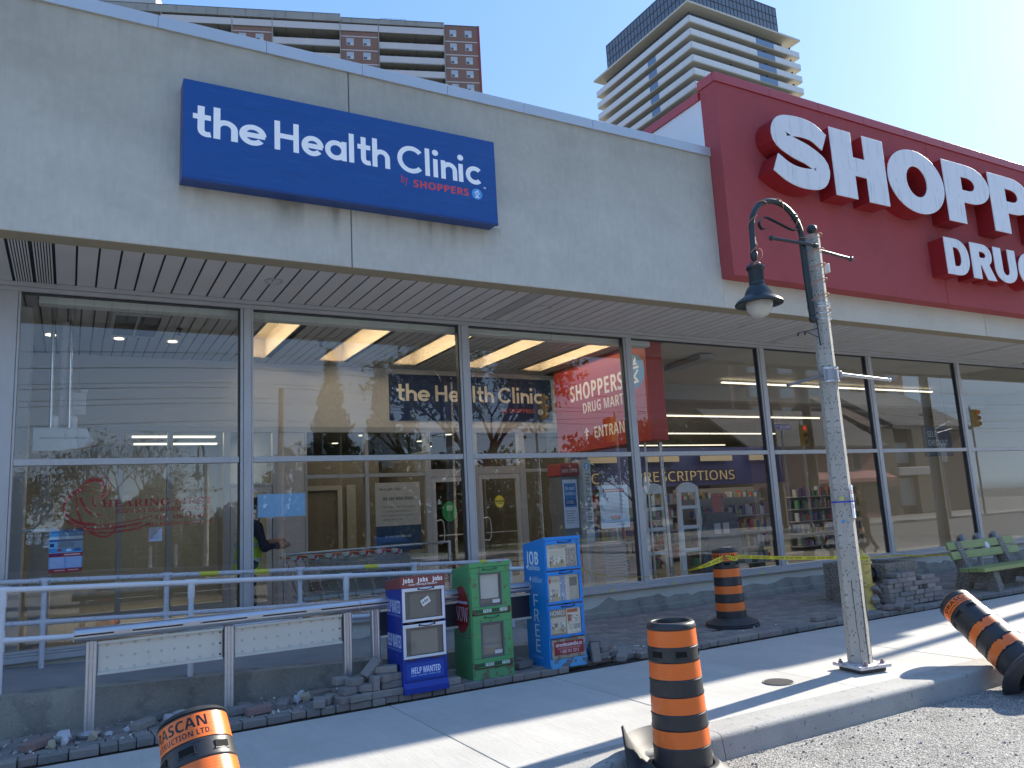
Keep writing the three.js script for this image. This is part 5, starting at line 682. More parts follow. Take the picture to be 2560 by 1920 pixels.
// ---------------------------------------------------------------- towers beyond the roof
{
  const S = 1.4, Y = (y) => 1.62 + (y - 1.62) * S, U = (u) => u * S;
  const t = thing('apartment_building', 'long brown brick apartment slab with white balcony parapets, beyond the roof on the left', 'apartment building', [47.067 * S, 0, -86.755 * S], -19.5 * D2R);
  const brickM2 = mapped(rep(dtex(256, (u, v) => { const row = Math.floor(v * 32), mort = (v * 32) % 1 < 0.14 ? 1 : 0; return mul3(mix3([0.23, 0.125, 0.095], [0.32, 0.27, 0.22], mort * 0.5), 0.82 + 0.3 * nC(u, v) + 0.15 * nA(u, v) + 0.03 * (row % 3)); }, true), 5), 0.9), conc = mapped(rep(dtex(256, (u, v) => mul3([0.36, 0.345, 0.315], 0.75 + 0.4 * nA(u, v) - 0.25 * sstep(0.55, 0.8, nB(u * 1.0, v * 0.1))), true), 12), 0.9), pale = mapped(rep(dtex(128, (u, v) => mul3([0.62, 0.57, 0.56], 0.9 + 0.15 * nA(u, v)), true), 8), 0.8), dark = std(0.075, 0.065, 0.06, 0.8), glass = std(0.10, 0.13, 0.17, 0.15), frame = std(0.55, 0.55, 0.55, 0.6), redM = std(0.30, 0.06, 0.05, 0.8);
  const B = (u0, u1, y0, y1, w0, w1) => bb(U(u0), U(u1), Y(y0), Y(y1), U(w0), U(w1));
  part(t, 'brick_core', [B(-60, -0.02, -0.5, 66.35, -14, -2.4)], brickM2);
  const bays = [[-4.7, 0], [-18.6, -13.7], [-32.4, -27.5], [-46, -41.3]], gaps = [[-13.6, -4.8], [-27.4, -18.7], [-41.2, -32.5]];
  for (const [a, b] of bays) {
    part(t, 'brick_bay', [B(a, b, -0.5, a > -5 ? 68.0 : 66.3, -2.39, 0)], brickM2);
    for (let y = 65.6; y > 50; y -= 2) part(t, 'concrete_band', [B(a + 0.02, b - 0.02, y - 0.06, y + 0.06, 0.001, 0.03)], pale);
    for (let y = 66.3; y > 52; y -= 2) for (const f of [[0.15, 0.34], [0.59, 0.79]]) { const u0 = lerp(a, b, f[0]), u1 = lerp(a, b, f[1]), yy = a > -5 ? y : y - 2.05 + 0.05; const wdw = part(t, 'window', [B(u0, u1, yy, yy + 1.0, 0.002, 0.03)], frame); mesh('pane', [B(u0 + 0.05, u1 - 0.05, yy + 0.45, yy + 0.96, 0.031, 0.034)], std(0.42, 0.47, 0.55, 0.2), wdw); mesh('lower_pane', [B(u0 + 0.05, (u0 + u1) / 2, yy + 0.05, yy + 0.4, 0.031, 0.034)], glass, wdw); }
  }
  for (const [a, b] of gaps) {
    part(t, 'party_wall', [B(a - 0.08, a + 0.04, 30, 67.6, -2.38, 0.12), B(b - 0.04, b + 0.08, 30, 67.6, -2.38, 0.12)], conc);
    for (let k = 0; k < 9; k++) { const y = 64.0 - 2 * k; part(t, 'balcony_slab', [B(a + 0.05, b - 0.05, y - 0.02, y + 0.12, -2.38, 0.05)], conc); const p = part(t, 'balcony_parapet', [B(a + 0.06, b - 0.06, y + 0.121, y + 0.98, 0.0, 0.05)], pale); const dv = []; for (const f of [0.26, 0.5, 0.74]) dv.push(B(lerp(a, b, f) - 0.03, lerp(a, b, f) + 0.03, y + 0.13, y + 1.86, -1.6, -0.9)); mesh('divider', dv, conc, p); mesh('balcony_window', [B(lerp(a, b, 0.12), lerp(a, b, 0.42), y + 0.5, y + 1.7, -2.389, -2.36), B(lerp(a, b, 0.6), lerp(a, b, 0.92), y + 0.5, y + 1.7, -2.389, -2.36)], glass, p); }
  }
  part(t, 'top_parapet', [B(-41.2, -4.8, 66.40, 67.32, 0.05, 0.12)], pale); part(t, 'terrace_slab', [B(-60, -4.75, 66.36, 66.395, -2.38, 0.1)], conc); part(t, 'penthouse_wall', [B(-60, -4.75, 66.4, 67.6, -14, -1.6)], dark);
  part(t, 'roof_slab', [B(-60, -18.6, 67.62, 68.65, -14, 0.2), B(-18.58, -4.75, 67.55, 68.2, -14, 0.15)], conc); part(t, 'roof_edge', [B(-60, -18.6, 68.651, 68.72, -14, 0.22), B(-18.58, -4.75, 68.201, 68.28, -14, 0.17), B(-4.7, 0.05, 68.001, 68.06, -14, 0.05)], dark);
  part(t, 'end_strip', [B(0.001, 0.12, -0.5, 68.1, -14, -0.35), B(-0.2, 0.12, -0.5, 68.1, -0.349, 0.06)], redM);
  { const g = [], y0 = 68.29, y1 = 68.85; for (let u = -13.3; u <= -9.9; u += 0.68) g.push(bar([U(u), Y(y0), U(-0.5)], [U(u), Y(y1), U(-0.5)], 0.035)); for (const y of [y1, 68.57]) g.push(bar([U(-13.3), Y(y), U(-0.5)], [U(-9.9), Y(y), U(-0.5)], 0.03)); part(t, 'roof_railing', g, dark); }
  { const g = []; g.push(bar([U(-31.3), Y(68.7), U(-3)], [U(-31.3), Y(70.2), U(-3)], 0.05)); for (const [dy, l] of [[1.2, 0.8], [0.85, 1.0]]) g.push(bar([U(-31.3 - l), Y(68.7 + dy - 0.12), U(-3)], [U(-31.3 + l), Y(68.7 + dy + 0.1), U(-3)], 0.03)); for (let k = -3; k <= 3; k++) g.push(bar([U(-31.3 + k * 0.25), Y(69.5), U(-3.3)], [U(-31.3 + k * 0.25), Y(69.6), U(-2.7)], 0.02)); part(t, 'aerial', g, dark); }
  part(t, 'lift_house', [B(-49, -42.3, 68.73, 72, -9, -1.5)], std(0.50, 0.49, 0.48, 0.9));
}
{
  const X0 = 112, Z0 = -112, Wd = 34, t = thing('condo_tower', 'tall pale condominium tower with stacked wraparound balconies and glass penthouse', 'tower', [0, 0, 0]);
  const cream = std(0.60, 0.56, 0.47, 0.7), white = std(0.70, 0.70, 0.69, 0.5), blue = std(0.16, 0.24, 0.36, 0.25), gl = std(0.13, 0.165, 0.21, 0.12), mull = std(0.045, 0.05, 0.06, 0.5);
  const B = (x0, x1, y0, y1, z0, z1) => bb(x0, x1, y0, y1, z0, z1), cx0 = X0 + 2.3, cz0 = Z0 - 2.3, cx1 = X0 + Wd - 3, cz1 = Z0 - Wd + 1.5;
  part(t, 'core', [B(cx0, cx1, -0.5, 107.3, cz1, cz0)], gl);
  { const g = []; for (let y = 76; y < 108; y += 3.05) for (let i = 0; i <= 26; i++) { const p = i / 26; g.push(B(lerp(cx0, cx1, p) - 0.05, lerp(cx0, cx1, p) + 0.05, y, y + 3, cz0 + 0.001, cz0 + 0.06), B(cx0 - 0.06, cx0 - 0.001, y, y + 3, lerp(cz1, cz0, p) - 0.05, lerp(cz1, cz0, p) + 0.05)); } part(t, 'window_mullions', g, mull, { kind: 'stuff' }); }
  part(t, 'roof_canopy', [B(X0 - 0.4, X0 + Wd + 0.4, 107.3, 107.75, Z0 - Wd - 0.4, Z0 + 0.4)], cream);
  part(t, 'glass_penthouse', [B(X0 + 1.8, X0 + Wd - 4.2, 107.76, 115.9, Z0 - Wd + 3, Z0 - 1.8)], std(0.14, 0.165, 0.20, 0.15));
  { const g = [], x1 = X0 + Wd - 4.2, z1 = Z0 - Wd + 3; for (let i = 0; i <= 24; i++) { const p = i / 24; g.push(B(lerp(X0 + 1.8, x1, p) - 0.06, lerp(X0 + 1.8, x1, p) + 0.06, 107.76, 115.9, Z0 - 1.799, Z0 - 1.72), B(X0 + 1.72, X0 + 1.799, 107.76, 115.9, lerp(z1, Z0 - 1.8, p) - 0.06, lerp(z1, Z0 - 1.8, p) + 0.06)); } for (const y of [109.6, 111.6, 113.6, 115.8]) g.push(B(X0 + 1.7, x1, y, y + 0.14, Z0 - 1.798, Z0 - 1.71), B(X0 + 1.71, X0 + 1.798, y, y + 0.14, z1, Z0 - 1.8)); part(t, 'penthouse_frame', g, mull, { kind: 'stuff' }); }
  const n = 12, pw = Wd / n, gF = muv(B(-pw / 2 + 0.02, pw / 2 - 0.02, 0, 1.32, -0.03, 0.03)), gS = muv(B(-0.03, 0.03, 0, 1.32, -pw / 2 + 0.02, pw / 2 - 0.02));
  for (let k = 0; k < 9; k++) {
    const y = 103.3 - 3.05 * k; part(t, 'balcony_slab', [B(X0, X0 + Wd, y - 0.30, y, Z0 - Wd, Z0)], cream);
    for (let i = 0; i < n; i++) { const clear = [7, 8].includes(i), a = part(t, 'balcony_panel', gF, clear ? blue : white, { keepuv: true }); a.position.set(X0 + (i + 0.5) * pw, y - 0.12, Z0 + 0.035); const c2 = [4 + (k > 6 ? 1 : 0)].includes(i) && k > 0, b = part(t, 'balcony_panel', gS, c2 ? blue : white, { keepuv: true }); b.position.set(X0 - 0.035, y - 0.12, Z0 - (i + 0.5) * pw); }
    part(t, 'balcony_divider', [4, 8, 11].map((i) => B(X0 + i * pw - 0.05, X0 + i * pw + 0.05, y, y + 1.9, Z0 - 2.2, Z0 - 0.1)), mull);
  }
}
// ---------------------------------------------------------------- across the street (seen mirrored in the windows)
{
  structure('far_pavement', [rbb(-60, 90, -0.3, -0.02, 9.95, 12.6, 0.03)], std(0.42, 0.41, 0.38, 0.9)); structure('far_lawn', [bb(-60, 28, -0.3, -0.03, 12.61, 60)], std(0.10, 0.13, 0.05, 1)); structure('side_yard', [bb(28.01, 130, -0.3, -0.035, 12.61, 70)], std(0.30, 0.29, 0.27, 1));
  const bark = std(0.085, 0.068, 0.052, 0.95), leafT = (r, g, b) => phys(r, g, b, 0.7, { transmission: 0.35, thickness: 0, side: THREE.DoubleSide });
  const leafQuad = (() => { const g = new THREE.BufferGeometry(); g.setAttribute('position', new THREE.Float32BufferAttribute([-0.5, 0, 0, 0.5, 0, 0, 0, 1, 0.12, 0, -0.5, 0.1, 0.5, 0.2, 0, -0.5, 0.2, 0], 3)); g.computeVertexNormals(); return g; })();
  function tree(label, x, z, h, R, o) {
    const t = thing(o.name, label, o.cat ?? 'tree', [x, -0.03, z]), r = rng(o.seed), limbs = [], tips = [];
    const th = h * (o.trunk ?? 0.4); limbs.push(cyl([0, 0, 0], [0.1, th, 0], h * 0.026, h * 0.017, 8));
    const rec = (p, d, L, rad, lv) => { const q = p.clone().addScaledVector(d, L); limbs.push(cyl(p.toArray(), q.toArray(), rad, rad * 0.62, 5, true)); if (lv === 0) { tips.push(q); return; } const n = 2 + (r() < 0.6 ? 1 : 0); for (let i = 0; i < n; i++) { const e = d.clone().add(V(r() - 0.5, (r() - 0.35) * 0.8, r() - 0.5).multiplyScalar(o.bend ?? 1.3)).normalize(); rec(q, e, L * (0.68 + 0.2 * r()), rad * 0.62, lv - 1); } if (lv < 3) tips.push(q); };
    if (!o.conifer) for (let i = 0; i < 5; i++) { const a = i * 1.26 + r(), d = V(Math.cos(a) * 0.8, 0.75 + 0.5 * r(), Math.sin(a) * 0.8).normalize(); rec(V(0.1, th * (0.75 + 0.25 * r()), 0), d, R * 0.42, h * 0.011, o.levels ?? 3); }
    part(t, 'trunk', limbs, bark);
    const N = o.leaves, m = new THREE.InstancedMesh(leafQuad, leafT(1, 1, 1), N), M = new THREE.Matrix4(), q = new THREE.Quaternion(), c = new THREE.Color();
    for (let i = 0; i < N; i++) { let p; if (o.conifer) { const f = Math.pow(r(), 0.75), y = h * (0.06 + 0.94 * (1 - f)), rr = R * f * (0.35 + 0.65 * Math.sqrt(r())) * (0.8 + 0.25 * Math.sin(y * 5 + i % 3)), a = r() * 6.283; p = V(Math.cos(a) * rr, y - rr * 0.25, Math.sin(a) * rr); } else { const k = tips[Math.floor(r() * tips.length)]; const s = R * (o.spread ?? 0.22); p = V(k.x + (r() + r() - 1) * s, k.y + (r() + r() - 1) * s, k.z + (r() + r() - 1) * s); } q.setFromEuler(new THREE.Euler(r() * 6, r() * 6, r() * 6)); const s = (o.size ?? 0.22) * (0.6 + 0.8 * r()); M.compose(p, q, V(s * 0.7, s, s)); m.setMatrixAt(i, M); const b = 0.6 + 0.8 * r(); m.setColorAt(i, c.setRGB(o.col[0] * b, o.col[1] * b, o.col[2] * b)); }
    m.name = 'crown'; m.userData.kind = 'stuff'; m.castShadow = m.receiveShadow = true; t.add(m); return t;
  }
  tree('tall dark conifer across the street, mirrored in the second window', 10.4, 16, 9.6, 2.4, { name: 'conifer_tree', conifer: true, leaves: 6000, seed: 1, col: [0.085, 0.10, 0.035], size: 0.26 });
  tree('second conifer across the street, right of the taller one', 13.2, 17, 9.4, 2.0, { name: 'conifer_tree', conifer: true, leaves: 5000, seed: 2, col: [0.095, 0.115, 0.04], size: 0.26 });
  tree('broad old tree with twisted limbs mirrored behind the clinic lettering', 17.4, 15, 12.5, 5.2, { name: 'broad_tree', leaves: 7000, seed: 3, col: [0.12, 0.145, 0.05], levels: 4, trunk: 0.3, size: 0.24 });
  tree('bushy yellowish tree across the street left of the bare red one', 22.3, 16, 7.0, 2.6, { name: 'broad_tree', leaves: 3500, seed: 4, col: [0.17, 0.165, 0.055], levels: 3, trunk: 0.2, size: 0.2 });
  tree('bare reddish tree across the street, mirrored over the red inside sign', 26.3, 14, 7.4, 3.4, { name: 'bare_tree', leaves: 1500, seed: 5, col: [0.18, 0.07, 0.045], levels: 5, trunk: 0.2, size: 0.11, bend: 1.6 });
  tree('pale green tree across the street mirrored in the fourth window', 32.5, 21, 9.2, 4.2, { name: 'broad_tree', leaves: 6000, seed: 6, col: [0.13, 0.165, 0.06], levels: 3, trunk: 0.25, size: 0.25 });
  tree('spring green tree beside the corner house across the street', 38.2, 24, 11, 3.4, { name: 'broad_tree', leaves: 2600, seed: 7, col: [0.26, 0.30, 0.05], levels: 4, trunk: 0.25, size: 0.2 });
  tree('bare brown tree mirrored in the upper part of the first window', 1.6, 14, 6.2, 3.0, { name: 'bare_tree', leaves: 1600, seed: 8, col: [0.12, 0.075, 0.045], levels: 5, trunk: 0.2, size: 0.1, bend: 1.5 });
  tree('low spreading bare tree across the street, leftmost in the reflections', -2.2, 15, 5.0, 2.6, { name: 'bare_tree', leaves: 2400, seed: 9, col: [0.10, 0.085, 0.04], levels: 4, trunk: 0.15, size: 0.14, bend: 1.5 });
  tree('small reddish shrub by the railing across the street', 3.6, 13.5, 3.4, 1.5, { name: 'bare_tree', leaves: 900, seed: 10, col: [0.18, 0.09, 0.05], levels: 4, trunk: 0.15, size: 0.1, bend: 1.5 });
  { const N = 26000, r = rng(88), m = new THREE.InstancedMesh(leafQuad, leafT(1, 1, 1), N), M = new THREE.Matrix4(), q = new THREE.Quaternion(), c = new THREE.Color(); for (let i = 0; i < N; i++) { const x = -30 + 58 * r(), hh = 2.6 + 1.3 * Math.sin(x * 0.7) * Math.sin(x * 0.23 + 1) + 0.9 * Math.sin(x * 2.1) + (x > 8 ? 2.2 : 0), y = Math.pow(r(), 0.7) * hh, z = 19 + 4 * r(); q.setFromEuler(new THREE.Euler(r() * 6, r() * 6, r() * 6)); const s = 0.26 * (0.6 + r()); M.compose(V(x, y, z), q, V(s, s, s)); m.setMatrixAt(i, M); const b = 0.55 + 0.9 * r(); m.setColorAt(i, c.setRGB(0.10 * b, 0.105 * b, 0.035 * b)); } m.name = 'hedge_foliage'; m.userData.kind = 'stuff'; scene.add(m); }
  structure('far_bank', [bb(-40, 28, -0.1, 1.9, 22, 26)], std(0.06, 0.065, 0.03, 1));
  const wood = std(0.16, 0.125, 0.095, 0.9);
  { const p = thing('utility_pole', 'wooden utility pole across the street, mirrored beside the conifer', 'utility pole', [6.75, 0, 9.4 + 1]); part(p, 'pole', [cyl([0, 0, 0], [0.1, 6.75, 0], 0.13, 0.10, 10)], wood); }
  { const p = thing('utility_pole', 'thick wooden utility pole across the street before the gabled house', 'utility pole', [35.4, 0, 6.2 + 4]); part(p, 'pole', [cyl([0, -0.1, 0], [0, 10.5, 0], 0.27, 0.22, 12)], wood); }
  { const p = thing('utility_pole', 'leaning wooden utility pole behind the street name sign across the road', 'utility pole', [34.2, 0, 11.4]); part(p, 'pole', [cyl([0, -0.1, 0], [-0.3, 7.2, 0], 0.15, 0.12, 10)], wood); }
  const wires = [[6.1, 5.9, 9.6, 0.012], [5.55, 5.45, 9.7, 0.010], [6.9, 7.1, 10.2, 0.014], [5.0, 5.3, 10.4, 0.010], [6.5, 6.2, 11.0, 0.010], [5.9, 6.6, 10.8, 0.010], [7.6, 7.9, 10.9, 0.012]];
  for (const [i, [a, b, z, r]] of wires.entries()) { const w = thing('overhead_wire', `thin dark overhead wire across the street, ${['first', 'second', 'third', 'fourth', 'fifth', 'sixth', 'seventh'][i]} counted from the road`, 'wire', [0, 0, 0], 0, 'overhead wires across the street'); part(w, 'cable', [tube([[-30, a + 0.6, z], [-8, a, z], [6.8, a + 0.5, z], [20, a - 0.1, z + 0.4], [35, b + 0.5, z], [50, b - 0.1, z], [75, b + 0.6, z]], r, 90, 5)], BLACK); }
  { const p = thing('street_lamp', 'black swan neck lamp across the street, mirrored in the first window', 'street lamp', [4.2, -0.02, 9.7 + 0.6]); part(p, 'pole', [cyl([0, 0, 0], [0, 4.2, 0], 0.10, 0.07, 8)], poleMat); const pts = [[-0.09, 3.5, 0], [-0.1, 4.25, 0]]; for (let i = 1; i <= 10; i++) { const a = Math.PI * i / 10; pts.push([-0.1 - 0.12 * (1 - Math.cos(a)), 4.25 + 0.36 * Math.sin(a), -0.2 * (1 - Math.cos(a))]); } pts.push([-0.34, 4.0, -0.4]); part(p, 'swan_neck', [tube(pts, 0.035, 40, 8)], ironMat); part(p, 'lamp_head', [xf(lathe([[0, 3.98], [0.05, 3.95], [0.08, 3.83], [0.07, 3.68], [0.13, 3.6], [0.24, 3.48], [0.12, 3.46], [0.1, 3.38], [0, 3.33]], 20), -0.34, 0, -0.4)], ironMat); }
  const amber = std(0.72, 0.40, 0.03, 0.45);
  const signal = (label, x, y, z, ry, lit) => { const s = thing('traffic_signal', label, 'traffic light', [x, y, z], ry); part(s, 'housing', [rb(0, 0, 0, 0.36, 1.12, 0.26, 0.03)], amber); for (const [i, dy] of [0.36, 0, -0.36].entries()) { const v = part(s, 'visor', [xf(new THREE.CylinderGeometry(0.13, 0.13, 0.2, 16, 1, true), 0, dy, 0.22, Math.PI / 2)], amber); mesh('signal_lens', [xf(new THREE.CylinderGeometry(0.115, 0.115, 0.01, 18), 0, dy, 0.137, Math.PI / 2)], lit === i ? std(0.3, 0.02, 0.02, 0.4, { emissive: new THREE.Color(1, 0.05, 0.04), emissiveIntensity: 1.2 }) : std(0.02, 0.02, 0.02, 0.4), v); } part(s, 'pole', [cyl([0, -y, -0.3], [0, 0.8, -0.3], 0.07, 0.06, 10), bar([0, 0.2, -0.3], [0, 0.2, -0.1], 0.03)], galvMat); return s; };
  signal('yellow traffic light across the street mirrored by the clinic lettering', 17.6, 6.05, 9.2, 1.6, -1); signal('yellow traffic light mirrored over the red inside sign', 21.2, 5.1, 9.2, -1.6, -1);
  signal('yellow traffic light showing red, mirrored beside the street name sign', 33.9, 4.85, 9.3, 3.6, 0); signal('yellow traffic light showing red, mirrored far to the right', 49.8, 5.95, 9.3, 3.3, 0);
  { const s = thing('street_name_sign', 'blue street name sign on a post across the road', 'street sign', [32.3, 5.28, 9.2], Math.PI - 0.1); const tx = ctex(512, 128, (g, W, H) => { g.fillStyle = '#1c4fb4'; g.fillRect(0, 0, W, H); g.strokeStyle = '#fff'; g.lineWidth = 8; g.strokeRect(4, 4, W - 8, H - 8); fitText(g, 'Weston', 40, 92, 320, 66, SB, '#ffffff'); fitText(g, 'Rd', 390, 72, 80, 40, SB, '#ffffff'); }); part(s, 'plate', [rb(0, 0, 0, 1.45, 0.36, 0.02, 0.005)], std(0.02, 0.08, 0.4, 0.5)); part(s, 'lettering', quad(-0.71, 0.71, -0.17, 0.17, 0.0115), mapped(tx, 0.5), { keepuv: true }); part(s, 'post', [cyl([0.1, -5.3, -0.05], [0.1, -0.19, -0.05], 0.05, 0.05, 10)], galvMat); }
  { const p = thing('cobra_lamp', 'slender grey street lamp with curved arm before the stone house', 'street lamp', [45.8, 0, 9.5]); part(p, 'mast', [cyl([0.25, 0, 0], [0, 5.4, 0], 0.11, 0.08, 10)], galvMat); part(p, 'arm', [tube([[0, 5.3, 0], [-0.7, 5.75, -0.3], [-2.0, 6.0, -0.9]], 0.05, 24, 8), cyl([0, 5.3, 0], [1.6, 5.75, 0], 0.05, 0.04, 8), cyl([0, 5.0, 0], [1.7, 5.3, 0], 0.05, 0.04, 8)], galvMat); part(p, 'lamp', [rb(-2.35, 6.0, -1.05, 0.8, 0.14, 0.3, 0.05, 0, 0.4)], galvMat); }
  // railing and low posts by the lawn
  { const f = thing('park_railing', 'low dark metal railing with white end posts across the street', 'railing', [0, 0, 0]); part(f, 'rail', [bar([-8, 1.1, 12.4], [9, 1.1, 12.4], 0.03), bar([-8, 0.75, 12.4], [9, 0.75, 12.4], 0.02), bar([-8, 0.4, 12.4], [9, 0.4, 12.4], 0.02)], BLACK); for (const x of [2.6, 3.45]) part(f, 'white_post', [cyl([x, 0, 12.3], [x, 1.15, 12.3], 0.06, 0.06, 10)], WHITE); const st = []; for (let x = -8; x <= 9; x += 1.7) st.push(bar([x, 0, 12.4], [x, 1.12, 12.4], 0.03)); part(f, 'uprights', st, BLACK, { kind: 'stuff' }); }
  // houses
  const siding = mapped(rep(dtex(128, (u, v) => { const k = (v * 8) % 1; return mul3([0.42, 0.24, 0.22], 0.85 + 0.2 * nA(u, v) - (k < 0.1 ? 0.35 : 0)); }, true), 1.2), 0.8), shingle = mapped(rep(dtex(256, (u, v) => mul3([0.21, 0.205, 0.20], 0.75 + 0.3 * nC(u, v * 0.6) + 0.2 * nA(u, v) - ((v * 24) % 1 < 0.12 ? 0.25 : 0)), true), 3), 0.95), stone = mapped(rep(dtex(256, (u, v) => { const row = Math.floor(v * 10), k = ((u * 5 + (row % 2) * 0.5) % 1 < 0.06 || (v * 10) % 1 < 0.12) ? 0.45 : 1; return mul3([0.33, 0.29, 0.24], k * (0.7 + 0.5 * nB(u, v))); }, true), 1.6), 0.9), dk = std(0.03, 0.032, 0.035, 0.3), trim = std(0.6, 0.6, 0.58, 0.6);
  const prism = (pts, x0, x1) => { const s = new THREE.Shape(); pts.forEach(([a, b], i) => (i ? s.lineTo(a, b) : s.moveTo(a, b))); s.closePath(); const e = new THREE.ExtrudeGeometry(s, { depth: x1 - x0, bevelEnabled: false }); const q = e.attributes.position; for (let i = 0; i < q.count; i++) { const a = q.getX(i), b = q.getY(i), d = q.getZ(i); q.setXYZ(i, x0 + d, b, a); } e.computeVertexNormals(); return e; };
  { const h = thing('corner_house', 'low pink sided shop house with a grey roof and pink awning across the road', 'house', [0, 0, 0]); part(h, 'wall', [bb(37, 49.5, -0.05, 4.9, 16.2, 24)], siding); part(h, 'roof', [prism([[15.7, 4.7], [20, 7.6], [24.5, 4.7], [24.5, 4.9], [20, 7.85], [15.7, 4.88]], 36.4, 50)], shingle); for (const x of [38.6, 44.3, 46.5]) { const w = part(h, 'window', [bb(x, x + 1.0, 3.2, 4.5, 16.14, 16.199)], trim); mesh('pane', [bb(x + 0.1, x + 0.9, 3.28, 4.42, 16.12, 16.139)], dk, w); } part(h, 'awning', [prism([[14.9, 2.4], [14.9, 2.65], [16.19, 3.2], [16.19, 2.4]], 41.5, 49.3)], std(0.55, 0.25, 0.24, 0.8)); for (let x = 37.6; x < 49; x += 2.4) { const w = part(h, 'shop_window', [bb(x, x + 2.1, 0.4, 2.35, 16.15, 16.199)], std(0.10, 0.085, 0.075, 0.5)); mesh('pane', [bb(x + 0.08, x + 2.02, 0.5, 2.25, 16.13, 16.149)], dk, w); } }
  { const h = thing('gabled_house', 'large brown gabled house with stone bays across the road', 'house', [0, 0, 0]); part(h, 'wall', [bb(50.4, 62, -0.05, 6.4, 17.4, 30)], std(0.16, 0.12, 0.105, 0.9)); part(h, 'gable', [prism([[17.0, 6.2], [22.5, 9.6], [29, 6.2], [29, 6.5], [22.5, 9.9], [17.0, 6.5]], 52.8, 62.5)], shingle); part(h, 'gable_end', [prism([[17.41, 6.41], [22.5, 9.4], [28.6, 6.41]], 50.4, 52.75)], std(0.20, 0.14, 0.12, 0.9)); for (const [a, b] of [[50.6, 52.4], [54.6, 57.4]]) part(h, 'stone_bay', [bb(a, b, 0, 6.2, 16.9, 17.39)], stone); for (const [a, b, y0, y1] of [[52.6, 54.4, 3.7, 5.2], [57.6, 59.2, 3.7, 5.2], [52.6, 57.2, 0.6, 2.6]]) { const w = part(h, 'window', [bb(a, b, y0, y1, 17.3, 17.399)], trim); mesh('pane', [bb(a + 0.1, b - 0.1, y0 + 0.1, y1 - 0.1, 17.28, 17.299)], std(0.45, 0.5, 0.52, 0.3), w); } part(h, 'shop_sign', [rbb(51.5, 56.5, 2.75, 3.35, 16.2, 16.6, 0.05)], std(0.62, 0.60, 0.60, 0.6)); }
  { const a = thing('apartment_block', 'tan brick apartment block with bluish windows far across the road', 'apartment building', [0, 0, 0]); part(a, 'wall', [bb(70, 104, 0, 44, 50, 66)], std(0.34, 0.22, 0.17, 0.9)); for (let i = 0; i < 6; i++) { const x = 72.5 + i * 5.4; part(a, 'dark_bay', [bb(x - 1.2, x + 0.3, 4, 43, 49.9, 49.999)], std(0.12, 0.085, 0.07, 0.9)); for (let k = 0; k < 11; k++) { const y = 8 + k * 3.1, w = part(a, 'window', [bb(x + 0.6, x + 3.2, y, y + 1.9, 49.93, 49.999)], trim); mesh('pane', [bb(x + 0.7, x + 3.1, y + 0.1, y + 1.8, 49.9, 49.929)], std(0.40, 0.50, 0.58, 0.2), w); } } }
  { const c = thing('traffic_cone', 'orange cone on the road side across from the bench', 'cone', [28.5, -0.17, 2.4]); part(c, 'cone', [lathe([[0.16, 0.03], [0.03, 0.7], [0, 0.7]], 20)], std(0.8, 0.14, 0.04, 0.5)); part(c, 'foot', [rb(0, 0.015, 0, 0.4, 0.03, 0.4, 0.01)], BLACK); }
}

// ---------------------------------------------------------------- inside the shop
const FL = 0.20, PZ = -13.34;
const inWhite = mapped(rep(dtex(128, (u, v) => mul3([0.62, 0.625, 0.62], 0.95 + 0.08 * nA(u, v)), true), 3), 0.7), inGrey = std(0.40, 0.41, 0.43, 0.6), inDark = std(0.06, 0.06, 0.065, 0.8), inFrame = std(0.42, 0.43, 0.44, 0.45, { metalness: 0.3 }), paneIn = phys(0.86, 0.9, 0.88, 0, { transmission: 1, thickness: 0, ior: 1.5 });
const lampWarm = std(0.8, 0.7, 0.55, 0.6, { emissive: new THREE.Color().setRGB(1, 0.80, 0.52), emissiveIntensity: 0.75 }), lampCool = std(0.8, 0.8, 0.75, 0.6, { emissive: new THREE.Color().setRGB(1, 0.88, 0.66), emissiveIntensity: 0.8 });
const areaLight = (x, y, z, w, h, tx, ty, tz, k, c = [1, 0.86, 0.66]) => { const l = new THREE.RectAreaLight(new THREE.Color().setRGB(...c), k, w, h); l.position.set(x, y, z); l.lookAt(tx, ty, tz); scene.add(l); };
